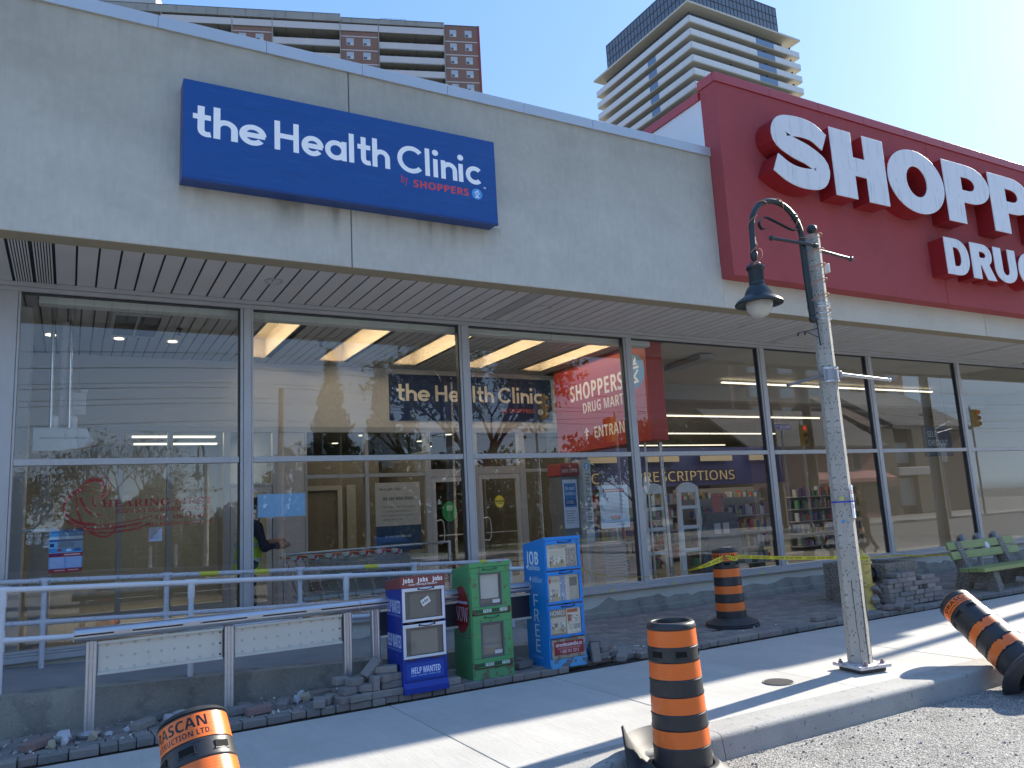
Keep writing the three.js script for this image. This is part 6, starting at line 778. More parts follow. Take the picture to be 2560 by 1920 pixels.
{
  const room = thing('shop_interior', 'shop interior behind the windows, with plank ceiling and glazed clinic entrance wall', 'interior'); room.userData.kind = 'structure';
  const tile = mapped(rep(dtex(256, (u, v) => { const j = (u * 2) % 1 < 0.012 || (v * 2) % 1 < 0.012; return mul3([0.36, 0.345, 0.31], (j ? 0.7 : 1) * (0.9 + 0.2 * nA(u, v))); }, true), 1.2), 0.25);
  part(room, 'floor', [bb(-4, 24, FL - 0.1, FL, -26, -9.76)], tile);
  // plank ceiling over the vestibule, open above five light coffers
  const cof = [0, 1, 2, 3, 4].map((i) => 2.27 + 1.322 * i), pl = [], r = rng(3); for (let x = -4; x < 8.2; x += 0.145) { const c = cof.find((a) => x + 0.125 > a && x < a + 0.43); if (c === undefined) pl.push(bb(x, x + 0.125, 4.345, 4.358, PZ, -9.8)); else pl.push(bb(x, x + 0.125, 4.345, 4.358, PZ, -12.92), bb(x, x + 0.125, 4.345, 4.358, -10.28, -9.8)); }
  part(room, 'ceiling_plank', pl, std(0.42, 0.43, 0.42, 0.5), { kind: 'stuff' });
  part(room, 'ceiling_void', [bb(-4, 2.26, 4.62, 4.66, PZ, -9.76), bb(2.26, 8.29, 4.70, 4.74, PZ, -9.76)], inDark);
  for (const a of cof) {
    const w = std(0.62, 0.55, 0.45, 0.7), c = part(room, 'light_coffer', [bb(a - 0.02, a, 4.343, 4.66, -12.92, -10.28), bb(a + 0.43, a + 0.45, 4.343, 4.66, -12.92, -10.28), bb(a, a + 0.43, 4.343, 4.66, -12.94, -12.92), bb(a, a + 0.43, 4.343, 4.66, -10.28, -10.26), bb(a, a + 0.43, 4.66, 4.68, -12.92, -10.28)], w);
    mesh('lamp_strip', [bb(a + 0.004, a + 0.05, 4.40, 4.47, -12.85, -10.35)], lampWarm, c); areaLight(a + 0.06, 4.43, -11.6, 2.4, 0.06, a + 0.6, 4.2, -11.6, 9, [1, 0.78, 0.5]);
  }
  // valance just inside the glass
  part(room, 'valance', [rbb(-0.37, 2.05, 4.187, 4.30, -9.96, -9.80, 0.004), rbb(2.053, 4.0, 4.182, 4.298, -9.96, -9.80, 0.004), rbb(4.003, 6.3, 4.187, 4.30, -9.96, -9.80, 0.004), rbb(6.303, 8.2, 4.18, 4.296, -9.955, -9.79, 0.004)], std(0.62, 0.65, 0.62, 0.5)); part(room, 'valance_lip', [bb(-0.38, 8.21, 4.262, 4.272, -9.797, -9.788)], std(0.48, 0.5, 0.48, 0.5));
  part(room, 'air_grille', [0, 1, 2, 3].map((i) => bb(-0.5, 8.1, 4.30 + 0.011 * i, 4.306 + 0.011 * i, -9.77 - 0.012 * i, -9.755 - 0.012 * i)), std(0.35, 0.36, 0.36, 0.5));
  // clinic entrance wall
  part(room, 'header_wall', [bb(-4, 8.85, 3.265, 4.345, PZ - 0.14, PZ)], inWhite); part(room, 'grey_panel', [bb(3.005, 3.455, FL, 3.1695, PZ - 0.12, PZ - 0.004)], std(0.50, 0.51, 0.53, 0.6));
  const fr = [], V2 = (x, w, y0 = FL, y1 = 3.17) => fr.push(bb(x - w / 2, x + w / 2, y0, y1, PZ - 0.1, PZ + 0.02)); fr.push(bb(-4, 8.85, 3.171, 3.263, PZ - 0.1, PZ + 0.022));
  V2(-0.33, 0.10); V2(0.665, 0.075); V2(1.35, 0.075); V2(2.2, 0.10); V2(2.96, 0.08); V2(3.475, 0.04); V2(4.546, 0.065); V2(5.71, 0.12); V2(6.69, 0.08); V2(7.71, 0.13); V2(8.81, 0.07);
  for (const [a, b, y, h] of [[3.496, 4.512, 2.41, 0.06], [4.58, 5.649, 2.41, 0.06], [7.776, 8.774, 2.43, 0.06], [2.252, 2.919, 2.30, 0.05], [5.771, 6.649, 2.42, 0.14], [6.731, 7.644, 2.45, 0.14], [0.704, 1.311, 0.45, 0.1], [1.389, 2.149, 0.45, 0.1], [-0.279, 0.626, 0.45, 0.1], [3.496, 4.512, 0.45, 0.1], [4.58, 5.649, 0.45, 0.1]]) fr.push(bb(a, b, y - h / 2, y + h / 2, PZ - 0.09, PZ + 0.012));
  part(room, 'inner_frame', fr, inFrame, { kind: 'stuff' });
  for (const [a, b, y0, y1] of [[-0.279, 0.626, 0.5, 3.17], [0.704, 1.311, 0.5, 3.17], [1.389, 2.149, 0.5, 3.17], [2.252, 2.919, 2.33, 3.17], [3.497, 4.511, 0.5, 3.17], [4.581, 5.648, 0.5, 3.17], [5.772, 6.648, 2.5, 3.17], [6.732, 7.643, 2.53, 3.17], [7.777, 8.773, 0.3, 3.17]]) { const p = part(room, 'inner_pane', quad(a, b, y0, y1, PZ - 0.05), paneIn); p.castShadow = false; }
  for (const [a, b, k] of [[2.26, 2.91, 0], [5.78, 6.64, 1], [6.74, 7.64, 2]]) { const top = [2.27, 2.345, 2.375][k], d = part(room, 'inner_door', [bb(a, a + 0.075, FL + 0.01, top, PZ - 0.07, PZ + 0.004), bb(b - 0.075, b, FL + 0.01, top, PZ - 0.07, PZ + 0.004), bb(a + 0.0755, b - 0.0755, top - 0.09, top, PZ - 0.07, PZ + 0.004), bb(a + 0.0755, b - 0.0755, FL + 0.01, FL + 0.24, PZ - 0.07, PZ + 0.004)], std(0.50, 0.51, 0.52, 0.45, { metalness: 0.3 })); const p = mesh('door_pane', quad(a + 0.07, b - 0.07, FL + 0.2, top - 0.08, PZ - 0.03), paneIn, d); p.castShadow = false; mesh('door_handle', [tube([[a + 0.06, 1.55, PZ + 0.006], [a + 0.16, 1.55, PZ + 0.05], [a + 0.16, 1.15, PZ + 0.05], [a + 0.06, 1.15, PZ + 0.006]], 0.012, 40, 8)], steelMat, d); mesh('push_bar', [cyl([a + 0.1, 1.28, PZ + 0.03], [b - 0.1, 1.28, PZ + 0.03], 0.012, 0.012, 8)], steelMat, d); }
  // rooms behind it
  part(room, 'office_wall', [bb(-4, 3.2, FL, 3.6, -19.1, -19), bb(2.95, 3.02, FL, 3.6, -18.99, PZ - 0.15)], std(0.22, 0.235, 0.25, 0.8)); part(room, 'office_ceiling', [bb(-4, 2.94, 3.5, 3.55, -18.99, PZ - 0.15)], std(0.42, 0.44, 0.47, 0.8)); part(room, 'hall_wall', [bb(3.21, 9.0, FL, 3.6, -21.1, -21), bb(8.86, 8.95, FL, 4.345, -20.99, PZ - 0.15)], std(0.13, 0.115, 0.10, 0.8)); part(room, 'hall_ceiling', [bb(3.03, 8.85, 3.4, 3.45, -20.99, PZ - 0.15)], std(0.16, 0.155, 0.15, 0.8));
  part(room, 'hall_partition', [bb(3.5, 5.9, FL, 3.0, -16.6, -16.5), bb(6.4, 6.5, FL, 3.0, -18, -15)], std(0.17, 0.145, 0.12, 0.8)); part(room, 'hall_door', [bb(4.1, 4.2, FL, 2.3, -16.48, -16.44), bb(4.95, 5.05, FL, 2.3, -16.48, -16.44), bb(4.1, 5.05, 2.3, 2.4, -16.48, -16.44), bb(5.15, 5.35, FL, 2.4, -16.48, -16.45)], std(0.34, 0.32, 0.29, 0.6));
  for (const [i, z] of [-14.6, -15.6, -16.9, -18.3].entries()) part(room, 'office_lamp', [bb(0.78 + 0.12 * i, 2.05 + 0.25 * i, 3.47, 3.495, z - 0.08, z + 0.08)], lampCool); areaLight(1.5, 3.44, -16, 1.6, 3, 1.5, 0, -16, 1.6);
  for (const [x, z] of [[3.9, -14.2], [4.0, -15.2], [3.95, -16.1], [5.5, -14.6], [5.3, -15.8], [6.9, -14.4], [7.2, -15.6], [7.1, -17], [8.2, -14.6], [5.2, -17.4], [7.9, -18.3]]) part(room, 'pot_light', [xf(new THREE.CylinderGeometry(0.07, 0.07, 0.015, 20), x, 3.391, z)], lampCool); areaLight(6.2, 3.38, -15.5, 4, 3, 6.2, 0, -15.5, 0.5);
  for (const [x, z] of [[-0.3, -12.05], [0.53, -12.05], [1.227, -12.05]]) part(room, 'pot_light', [xf(new THREE.CylinderGeometry(0.065, 0.065, 0.012, 20), x, 4.338, z)], lampCool);
  for (const [x, z] of [[1.232, -11.257], [3.244, -11.474], [5.937, -11.564]]) part(room, 'sprinkler', [xf(lathe([[0, 0], [0.045, 0], [0.045, -0.012], [0.016, -0.02], [0.016, -0.06], [0.035, -0.065], [0.02, -0.09], [0, -0.09]], 14), x, 4.344, z)], std(0.04, 0.04, 0.04, 0.5));
  part(room, 'ceiling_vent', [bb(0.39, 1.0, 4.325, 4.344, -11.86, -11.80), bb(0.39, 1.0, 4.325, 4.344, -10.66, -10.60), bb(0.39, 0.43, 4.325, 4.344, -11.799, -10.661), bb(0.96, 1.0, 4.325, 4.344, -11.799, -10.661), bb(0.68, 0.71, 4.325, 4.344, -11.799, -10.661)], std(0.40, 0.41, 0.40, 0.5)); part(room, 'vent_mesh', [bb(0.431, 0.679, 4.334, 4.343, -11.799, -10.661), bb(0.711, 0.959, 4.334, 4.343, -11.799, -10.661)], std(0.07, 0.075, 0.075, 0.8));
  part(room, 'white_column', [bb(-0.78, -0.46, FL, 4.34, -11.2, -10.6), bb(-0.46, -0.2, FL, 2.2, -13.2, -12.9)], inWhite); part(room, 'left_wall', [bb(-3.99, -3.9, FL, 4.34, -25.9, -9.8)], inWhite);
  // the store on the right
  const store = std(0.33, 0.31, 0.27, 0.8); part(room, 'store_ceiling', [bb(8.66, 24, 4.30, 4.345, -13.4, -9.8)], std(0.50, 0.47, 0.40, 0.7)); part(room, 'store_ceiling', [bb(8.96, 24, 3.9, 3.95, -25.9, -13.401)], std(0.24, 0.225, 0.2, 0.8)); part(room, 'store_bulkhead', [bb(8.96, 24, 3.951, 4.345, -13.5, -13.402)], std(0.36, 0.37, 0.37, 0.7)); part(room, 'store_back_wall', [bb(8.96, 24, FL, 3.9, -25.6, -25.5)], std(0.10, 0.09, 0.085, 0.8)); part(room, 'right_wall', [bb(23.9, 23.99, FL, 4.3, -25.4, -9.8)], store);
  part(room, 'surface_lamp', [rb(10.1, 4.23, -11.0, 1.25, 0.09, 0.3, 0.01, 0, Math.PI / 2 - 0.15)], std(0.30, 0.31, 0.31, 0.4));
  for (const [x0, x1, z, y] of [[12.5, 20, -12.6, 4.2], [11.5, 20, -15.5, 3.86], [12.5, 22, -19.5, 3.86], [14, 23, -23.5, 3.86]]) for (let x = x0; x < x1 - 1; x += 1.53) part(room, 'tube_lamp', [bb(x, x + 1.48, y, y + 0.03, z - 0.03, z + 0.03)], lampCool); areaLight(16, 3.84, -17.5, 8, 6, 16, 0, -17.5, 0.75, [1, 0.9, 0.74]);
  part(room, 'prescription_wall', [bb(11.4, 20.4, 2.14, 3.3, -18.4, -18.2)], std(0.018, 0.028, 0.11, 0.6));
  const pt = ctex(1024, 96, (g, W, H) => { g.fillStyle = '#1d2345'; g.fillRect(0, 0, W, H); fitText(g, 'PRESCRIPTIONS', 8, 84, 1008, 72, SR, '#b9a77c'); }), pt2 = ctex(256, 96, (g, W, H) => { g.fillStyle = '#1d2345'; g.fillRect(0, 0, W, H); fitText(g, 'OTC', 8, 84, 240, 72, SR, '#b9a77c'); }); part(room, 'wall_lettering', quad(14.22, 18.25, 2.25, 2.63, -18.19), mapped(pt, 0.6), { keepuv: true }); part(room, 'wall_lettering', quad(12.0, 13.05, 2.25, 2.63, -18.19), mapped(pt2, 0.6), { keepuv: true });
  for (const [x, w] of [[15.2, 1.2], [17.3, 1.3], [19.2, 1.0], [13.0, 1.0]]) part(room, 'notice_board', [bb(x - w / 2, x + w / 2, 2.86, 3.16, -18.0, -17.97)], std(0.36, 0.31, 0.23, 0.7));
}
{ // clinic sign on the header wall
  const x0 = 5.0, x1 = 8.465, y0 = 3.39, y1 = 4.247, W = 1024, H = 256, sx = W / (x1 - x0), sy = H / (y1 - y0), t = ctex(W, H, (g) => { g.fillStyle = '#15315f'; g.fillRect(0, 0, W, H); const px = (x) => (x - x0) * sx, py = (y) => (y1 - y) * sy, h = 0.308 * sy, fit = (s, a, b) => strokeText(g, s, px(a), py(3.752), h, '#e9e6da', 0.172, (px(b) - px(a)) / ((strokeWidth(s) - 0.06) * h)); fit('the', 5.137, 5.80); fit('Health', 5.90, 7.14); fit('Clinic', 7.24, 8.25); fitText(g, 'by SHOPPERS', px(7.30), py(3.56), 0.75 * sx, 0.08 * sy, SB, '#c65a4a'); mortarLogo(g, px(8.19), py(3.585), 0.06 * sx, '#b9c6da', '#44608f'); });
  const s = thing('clinic_wall_sign', 'navy clinic sign on the white wall inside the shop', 'sign'); part(s, 'panel', [bb(x0, x1, y0, y1, PZ + 0.001, PZ + 0.03)], std(0.02, 0.045, 0.12, 0.5)); part(s, 'sign_face', quad(x0, x1, y0, y1, PZ + 0.032), mapped(t, 0.5), { keepuv: true });
}
{ // red hanging sign box
  const s = thing('hanging_sign', 'long red sign box hanging inside, lettered with an entrance arrow', 'sign'), red = std(0.42, 0.045, 0.045, 0.5); part(s, 'box', [rbb(8.295, 8.64, 2.68, 4.34, -12.9, -10.04, 0.006)], red);
  const W = 1024, H = 592, t = ctex(W, H, (g) => { g.fillStyle = '#a5302f'; g.fillRect(0, 0, W, H); g.save(); fitText(g, 'SHOPPERS', 190, 250, 600, 110, SB, '#e9e3e3'); fitText(g, 'DRUG MART', 330, 345, 450, 68, SB, '#e2d9d9'); mortarLogo(g, 900, 165, 105, '#3d86bd', '#eef3f8'); fitText(g, 'ENTRANCE', 440, 520, 440, 74, SB, '#e9e3e3'); g.fillStyle = '#e9e3e3'; g.fillRect(352, 470, 16, 50); g.beginPath(); g.moveTo(330, 475); g.lineTo(360, 440); g.lineTo(390, 475); g.fill(); g.restore(); });
  const f = new THREE.PlaneGeometry(2.86, 1.652); f.rotateY(-Math.PI / 2); f.translate(8.2935, 3.51, -11.47); part(s, 'lettering', f, mapped(t, 0.5), { keepuv: true }); part(s, 'hanger', [cyl([8.46, 0.2, -10.45], [8.46, 2.68, -10.45], 0.02, 0.02, 10)], steelMat);
}
// stickers and posters on the inside of the panes
const sticker = (name, label, cat, x0, x1, y0, y1, tex, z = -9.664, alpha = false) => { const m = new THREE.Mesh(quad(x0, x1, y0, y1, z), tex.isTexture ? new THREE.MeshStandardMaterial({ map: tex, roughness: 0.6, transparent: alpha, alphaTest: alpha ? 0.5 : 0 }) : tex); m.name = numbered(name); m.receiveShadow = true; scene.add(m); return tag(m, label, cat); };
sticker('window_lettering', 'dark red hearing clinic lettering and ear emblem on the first window', 'window lettering', -0.09, 1.46, 1.50, 2.30, ctex(1550, 800, (g, W, H) => {
  g.clearRect(0, 0, W, H); const X = (x) => (x + 0.09) * 1000, Y = (y) => (2.30 - y) * 1000; g.strokeStyle = g.fillStyle = '#a3232a'; g.lineCap = 'round';
  const crv = (w, pts) => { g.lineWidth = w; g.beginPath(); g.moveTo(X(pts[0][0]), Y(pts[0][1])); for (let i = 1; i + 1 < pts.length; i += 2) g.quadraticCurveTo(X(pts[i][0]), Y(pts[i][1]), X(pts[i + 1][0]), Y(pts[i + 1][1])); g.stroke(); };
  crv(9, [[0.08, 2.13], [0.25, 2.34], [0.36, 2.23], [0.44, 2.12], [0.31, 1.98]]); crv(34, [[0.14, 2.19], [0.28, 2.26], [0.325, 2.16], [0.34, 2.08], [0.29, 2.03]]); crv(26, [[0.10, 2.12], [-0.08, 2.02], [-0.045, 1.90], [-0.02, 1.77], [0.24, 1.74]]); crv(12, [[0.12, 2.13], [-0.04, 2.06], [-0.06, 1.92]]); crv(8, [[0.03, 2.10], [0.15, 2.18], [0.26, 2.12]]); crv(7, [[0.04, 2.07], [0.16, 2.14], [0.25, 2.07]]);
  crv(16, [[0.06, 2.06], [0.06, 1.85], [0.15, 1.72], [0.22, 1.62], [0.34, 1.60], [0.43, 1.62], [0.45, 1.72]]); crv(26, [[0.10, 2.02], [0.13, 1.93], [0.20, 1.86]]); crv(14, [[0.22, 2.03], [0.21, 1.95], [0.25, 1.93]]); crv(10, [[-0.03, 1.80], [0.20, 1.66], [0.80, 1.80]]); crv(14, [[-0.02, 1.78], [0.20, 1.62], [0.70, 1.74]]); crv(12, [[0.10, 1.70], [0.40, 1.58], [0.78, 1.72]]); crv(10, [[0.24, 1.84], [0.31, 1.85], [0.30, 1.81]]);
  const tx = (s, x, y, w, h, f = SE) => fitText(g, s, X(x), Y(y), w * 1000, h * 1000, f, '#a3232a'); tx('HEARING FIRST', 0.30, 1.918, 1.14, 0.076); tx('AUDIOLOGY AND HEARING AID CLINIC', 0.425, 1.85, 1.0, 0.046); tx('TEL: 416-241-0315', 0.832, 1.765, 0.6, 0.042); tx('FREE HEARING SCREENING', 0.735, 1.693, 0.70, 0.038); g.globalAlpha = 0.9; tx('HEARING FIRST', -0.05, 1.678, 0.36, 0.030); tx('AUDIOLOGY AND HEARING', 0.0, 1.632, 0.36, 0.022); tx('HEARING FIRST', 0.33, 1.692, 0.37, 0.030); tx('CLINIC SERVICES', 0.42, 1.65, 0.28, 0.022);
}), -9.664, true);
sticker('notice_sticker', 'small grey notice strip with white pictograms at the left of the first window', 'sticker', -0.44, -0.12, 1.52, 1.73, ctex(512, 336, (g, W, H) => { g.clearRect(0, 0, W, H); g.fillStyle = '#7c8288'; g.fillRect(0, 6, W, 50); fitText(g, 'NOTICE', 150, 46, 210, 32, SB, '#e4e8ec'); g.strokeStyle = g.fillStyle = '#dfe4e8'; g.lineWidth = 9; [[140, 120], [262, 120], [385, 112], [140, 220], [262, 220], [385, 215], [385, 305]].forEach(([x, y], i) => { if (i !== 2) { g.beginPath(); g.arc(x, y, 40, 0, 7); g.stroke(); } g.beginPath(); if (i === 0) g.rect(x - 36, y - 7, 72, 14); else if (i === 2) { g.moveTo(x - 30, y + 14); g.lineTo(x + 36, y - 10); g.lineTo(x + 36, y + 2); g.lineTo(x - 26, y + 24); } else g.ellipse(x + 4 * (i % 3), y + 3, 14 + 3 * i, 10 + 2 * (i % 4), 0.5 * i, 0, 7); g.fill(); }); }), -9.6645, true);
sticker('window_poster', 'blue and red information poster at the lower left of the first window', 'poster', -0.174, 0.135, 1.257, 1.704, ctex(512, 740, (g, W, H) => { const R = (x, y, w, h, c) => { g.fillStyle = c; g.fillRect(x, y, w, h); }; R(0, 0, W, H, '#a8d4f2'); R(0, 0, W, 60, '#2d8fd6'); R(10, 15, 150, 14, '#0d3b7d'); R(0, 60, W, 60, '#5fb1e6'); R(0, 120, W, 50, '#cfe8f7'); R(0, 172, W, 34, '#1a57a8'); R(0, 206, W, 120, '#8cc6ee'); R(14, 236, 62, 60, '#123f86'); for (let i = 0; i < 4; i++) R(120 + 20 * (i % 2), 226 + i * 22, 250, 9, '#33547a'); R(0, 326, W, 70, '#4ba2e0'); R(130, 335, 60, 42, '#b64a3e'); R(260, 335, 80, 42, '#d9ecf8'); R(380, 335, 100, 42, '#2b69b3'); R(0, 402, W, 66, '#a6242c'); R(14, 420, 180, 30, '#6b2a7a'); R(230, 424, 250, 22, '#e3c9cc'); R(0, 468, W, 200, '#8fb0e6'); for (let i = 0; i < 9; i++) { R(22, 480 + i * 20, 210, 7, '#e3ecfb'); R(270, 480 + i * 20, 220, 7, '#d2dff7'); } R(0, 668, W, 72, '#a6242c'); R(90, 690, 160, 14, '#e9c6c8'); R(300, 690, 160, 14, '#e9c6c8'); }));
sticker('paper_sheet', 'plain pale blue sheet stuck inside the second window', 'paper sheet', 1.942, 2.507, 1.726, 2.0, std(0.33, 0.55, 0.78, 0.8));
sticker('paper_notice', 'small white notice behind the red lettering of the first window', 'paper notice', 0.773, 0.911, 1.524, 1.677, ctex(256, 280, (g, W, H) => { g.fillStyle = '#c3cbe0'; g.fillRect(0, 0, W, H); g.fillStyle = '#8f98b8'; for (let i = 0; i < 9; i++) g.fillRect(26, 30 + i * 24, 200 - (i % 3) * 30, 8); }));
sticker('door_sticker', 'round green sticker with a mask symbol on the inner door', 'sticker', 5.96, 6.26, 1.52, 1.90, ctex(256, 300, (g, W, H) => { g.clearRect(0, 0, W, H); g.fillStyle = '#1f9a4c'; g.beginPath(); g.ellipse(128, 150, 124, 146, 0, 0, 7); g.fill(); g.strokeStyle = '#dff0e4'; g.lineWidth = 9; g.strokeRect(88, 72, 84, 56); g.fillStyle = '#dff0e4'; g.fillRect(94, 84, 70, 8); g.fillRect(94, 102, 70, 8); g.fillStyle = '#0d5a2b'; for (let i = 0; i < 5; i++) g.fillRect(50 + 6 * i, 156 + i * 22, 156 - 12 * i, 9); }), PZ + 0.012, true);
sticker('door_sticker', 'round yellow sticker on the right inner door', 'sticker', 7.06, 7.27, 1.73, 1.97, ctex(200, 220, (g, W, H) => { g.clearRect(0, 0, W, H); g.fillStyle = '#e0d44a'; g.beginPath(); g.ellipse(100, 110, 97, 106, 0, 0, 7); g.fill(); g.fillStyle = '#55512a'; g.fillRect(14, 88, 172, 34); g.fillStyle = '#e0d44a'; g.fillRect(30, 98, 140, 12); g.fillStyle = '#55512a'; g.fillRect(50, 140, 100, 10); }), PZ + 0.012, true);
sticker('window_banner', 'tall grey banner announcing the clinic opening, beyond the trolleys', 'banner', 4.68, 5.53, 1.08, 2.27, ctex(512, 720, (g, W, H) => { g.fillStyle = '#aeb0ae'; g.fillRect(0, 0, W, H); strokeText(g, 'the Health Clinic', 46, 82, 26, '#4a5058', 0.17); fitText(g, 'WE ARE NOW OPEN!', 84, 190, 350, 34, SB, '#2c333b'); ['The Health Clinic by Shoppers', 'is accepting patients looking for a', 'family physician as well as patients', 'seeking walk-in care.'].forEach((s, i) => fitText(g, s, 80 - (i % 3) * 8, 272 + i * 44, 370 - (i === 3 ? 140 : 0), 24, SR, '#4d545b')); g.fillStyle = '#1d3f66'; g.fillRect(0, 460, W, 260); fitText(g, 'For more information, visit:', 100, 585, 300, 26, SR, '#cfd8e2'); }), PZ + 0.03);
{ // corral and shopping trolleys
  const chrome = std(0.50, 0.52, 0.54, 0.25, { metalness: 0.85 }), wire = std(0.33, 0.37, 0.40, 0.35, { metalness: 0.6 }), red = std(0.48, 0.035, 0.035, 0.45), capM = std(0.50, 0.53, 0.56, 0.5), plastic = std(0.40, 0.45, 0.48, 0.5);
  { const c = thing('trolley_rail', 'chrome guard rail over the row of trolleys behind the glass', 'guard rail'); part(c, 'rail', [cyl([2.40, 1.25, -10.30], [4.70, 1.27, -10.30], 0.018, 0.018, 12), cyl([2.40, 0.62, -10.3], [4.7, 0.64, -10.3], 0.012, 0.012, 10)], chrome); for (const x of [2.40, 4.70]) part(c, 'post', [cyl([x, FL, -10.3], [x, 1.28, -10.3], 0.022, 0.022, 12)], chrome); part(c, 'red_cuff', [cyl([4.70, 0.92, -10.3], [4.70, 1.0, -10.3], 0.03, 0.03, 12)], red); }
  const L = 'wire shopping trolley with red handle, nested in the row behind the glass', t = thing('shopping_trolley', L, 'shopping trolley', [2.50, FL, -10.62], 0, 'nested shopping trolleys'), z0 = -0.27, z1 = 0.27, B = [];
  part(t, 'handle', [cyl([0, 1.0, z0 + 0.06], [0, 1.0, z1 - 0.06], 0.018, 0.018, 10)], red); part(t, 'handle_cap', [rb(0.02, 1.0, z0 + 0.01, 0.09, 0.055, 0.075, 0.02)], capM); part(t, 'handle_cap', [rb(0.02, 1.0, z1 - 0.01, 0.09, 0.055, 0.075, 0.02), rb(0.09, 0.98, z1 - 0.01, 0.07, 0.06, 0.05, 0.02)], capM); part(t, 'handle_grip', [rb(0.07, 0.985, z1 - 0.01, 0.085, 0.062, 0.05, 0.02)], red);
  const side = (z) => { const P = (s, v) => [lerp(lerp(0.06, 0.92, s), lerp(0.22, 0.84, s), v), lerp(lerp(0.96, 0.88, s), lerp(0.50, 0.56, s), v), z * lerp(1, 0.8, s)]; for (let i = 0; i <= 16; i++) B.push(bar(P(i / 16, 0), P(i / 16, 1), i % 4 ? 0.0022 : 0.0035)); for (const v of [0, 0.2, 0.4, 0.6, 0.8, 1]) B.push(bar(P(0, v), P(1, v), v === 0 || v === 1 ? 0.005 : 0.003)); }; side(z0); side(z1);
  for (let i = 0; i <= 8; i++) { const k = lerp(z0, z1, i / 8); B.push(bar([0.92, 0.88, k * 0.8], [0.84, 0.56, k * 0.8], 0.0025), bar([0.22, 0.50, k], [0.84, 0.56, k * 0.8], 0.0025)); } B.push(bar([0.92, 0.88, z0 * 0.8], [0.92, 0.88, z1 * 0.8], 0.005)); for (let i = 1; i < 6; i++) B.push(bar([lerp(0.22, 0.84, i / 6), lerp(0.5, 0.56, i / 6), z0 * 0.95], [lerp(0.22, 0.84, i / 6), lerp(0.5, 0.56, i / 6), z1 * 0.95], 0.0025)); part(t, 'basket', B, wire, { kind: 'stuff' });
  const fr = []; for (const z of [z0 * 0.95, z1 * 0.95]) fr.push(tube([[0, 1.0, z], [0.07, 0.92, z], [0.15, 0.62, z], [0.20, 0.46, z], [0.10, 0.3, z], [0.02, 0.16, z]], 0.012, 24, 6), tube([[0.20, 0.46, z], [0.45, 0.34, z * 0.9], [0.80, 0.22, z * 0.75], [0.86, 0.14, z * 0.75]], 0.012, 24, 6)); part(t, 'frame', fr, chrome); part(t, 'bumper', [rb(0.26, 0.475, z1 - 0.01, 0.22, 0.05, 0.035, 0.015), rb(0.26, 0.475, z0 + 0.01, 0.22, 0.05, 0.035, 0.015)], plastic);
  for (const [x, z] of [[0.02, z0 * 0.95], [0.02, z1 * 0.95], [0.86, z0 * 0.75], [0.86, z1 * 0.75]]) part(t, 'wheel', [xf(new THREE.CylinderGeometry(0.065, 0.065, 0.03, 16), x, 0.07, z, Math.PI / 2)], BLACK);
  for (let i = 1; i < 7; i++) copyOf(t, L, [2.50 + 0.235 * i, FL, -10.62 - 0.012 * i]);
}
{ // air curtain on chrome tubes, hanging speaker
  const a = thing('air_heater', 'white hanging heater with two chrome tubes inside the first window', 'heater', [0, 0, -10.62]); const s = new THREE.Shape(); s.moveTo(-0.39, 2.62); s.lineTo(-0.10, 2.625); s.quadraticCurveTo(0.17, 2.65, 0.215, 2.72); s.lineTo(0.14, 2.865); s.lineTo(-0.385, 2.872); s.closePath(); const e = new THREE.ExtrudeGeometry(s, { depth: 0.3, bevelEnabled: true, bevelSize: 0.012, bevelThickness: 0.012, bevelSegments: 2 }); e.translate(0, 0, -0.15); part(a, 'casing', e, std(0.66, 0.67, 0.70, 0.4)); part(a, 'slot', [bb(-0.33, 0.15, 2.757, 2.764, 0.163, 0.168)], inDark);
  for (const x of [-0.225, -0.035]) { part(a, 'tube', [cyl([x, 2.87, 0.06], [x - 0.02, 4.34, 0.06], 0.022, 0.022, 14)], std(0.75, 0.75, 0.75, 0.12, { metalness: 1 })); part(a, 'canister', [xf(new THREE.CapsuleGeometry(0.045, 0.1, 6, 14), x + 0.04, 2.95, 0.04)], WHITE); } part(a, 'duct', [cyl([-0.13, 2.9, -0.08], [-0.12, 4.2, -0.08], 0.045, 0.045, 16)], std(0.5, 0.5, 0.52, 0.5));
  const k = thing('ceiling_speaker', 'small white box hanging on a wire inside the first window', 'speaker', [0.06, 3.28, -11.3]); part(k, 'casing', [rb(0, 0, 0, 0.16, 0.29, 0.16, 0.012)], WHITE); part(k, 'wire', [bar([0, 0.145, 0], [0, 1.05, 0], 0.006)], inGrey); part(k, 'clip', [rb(0.05, 0.17, 0, 0.09, 0.06, 0.05, 0.02)], WHITE);
}
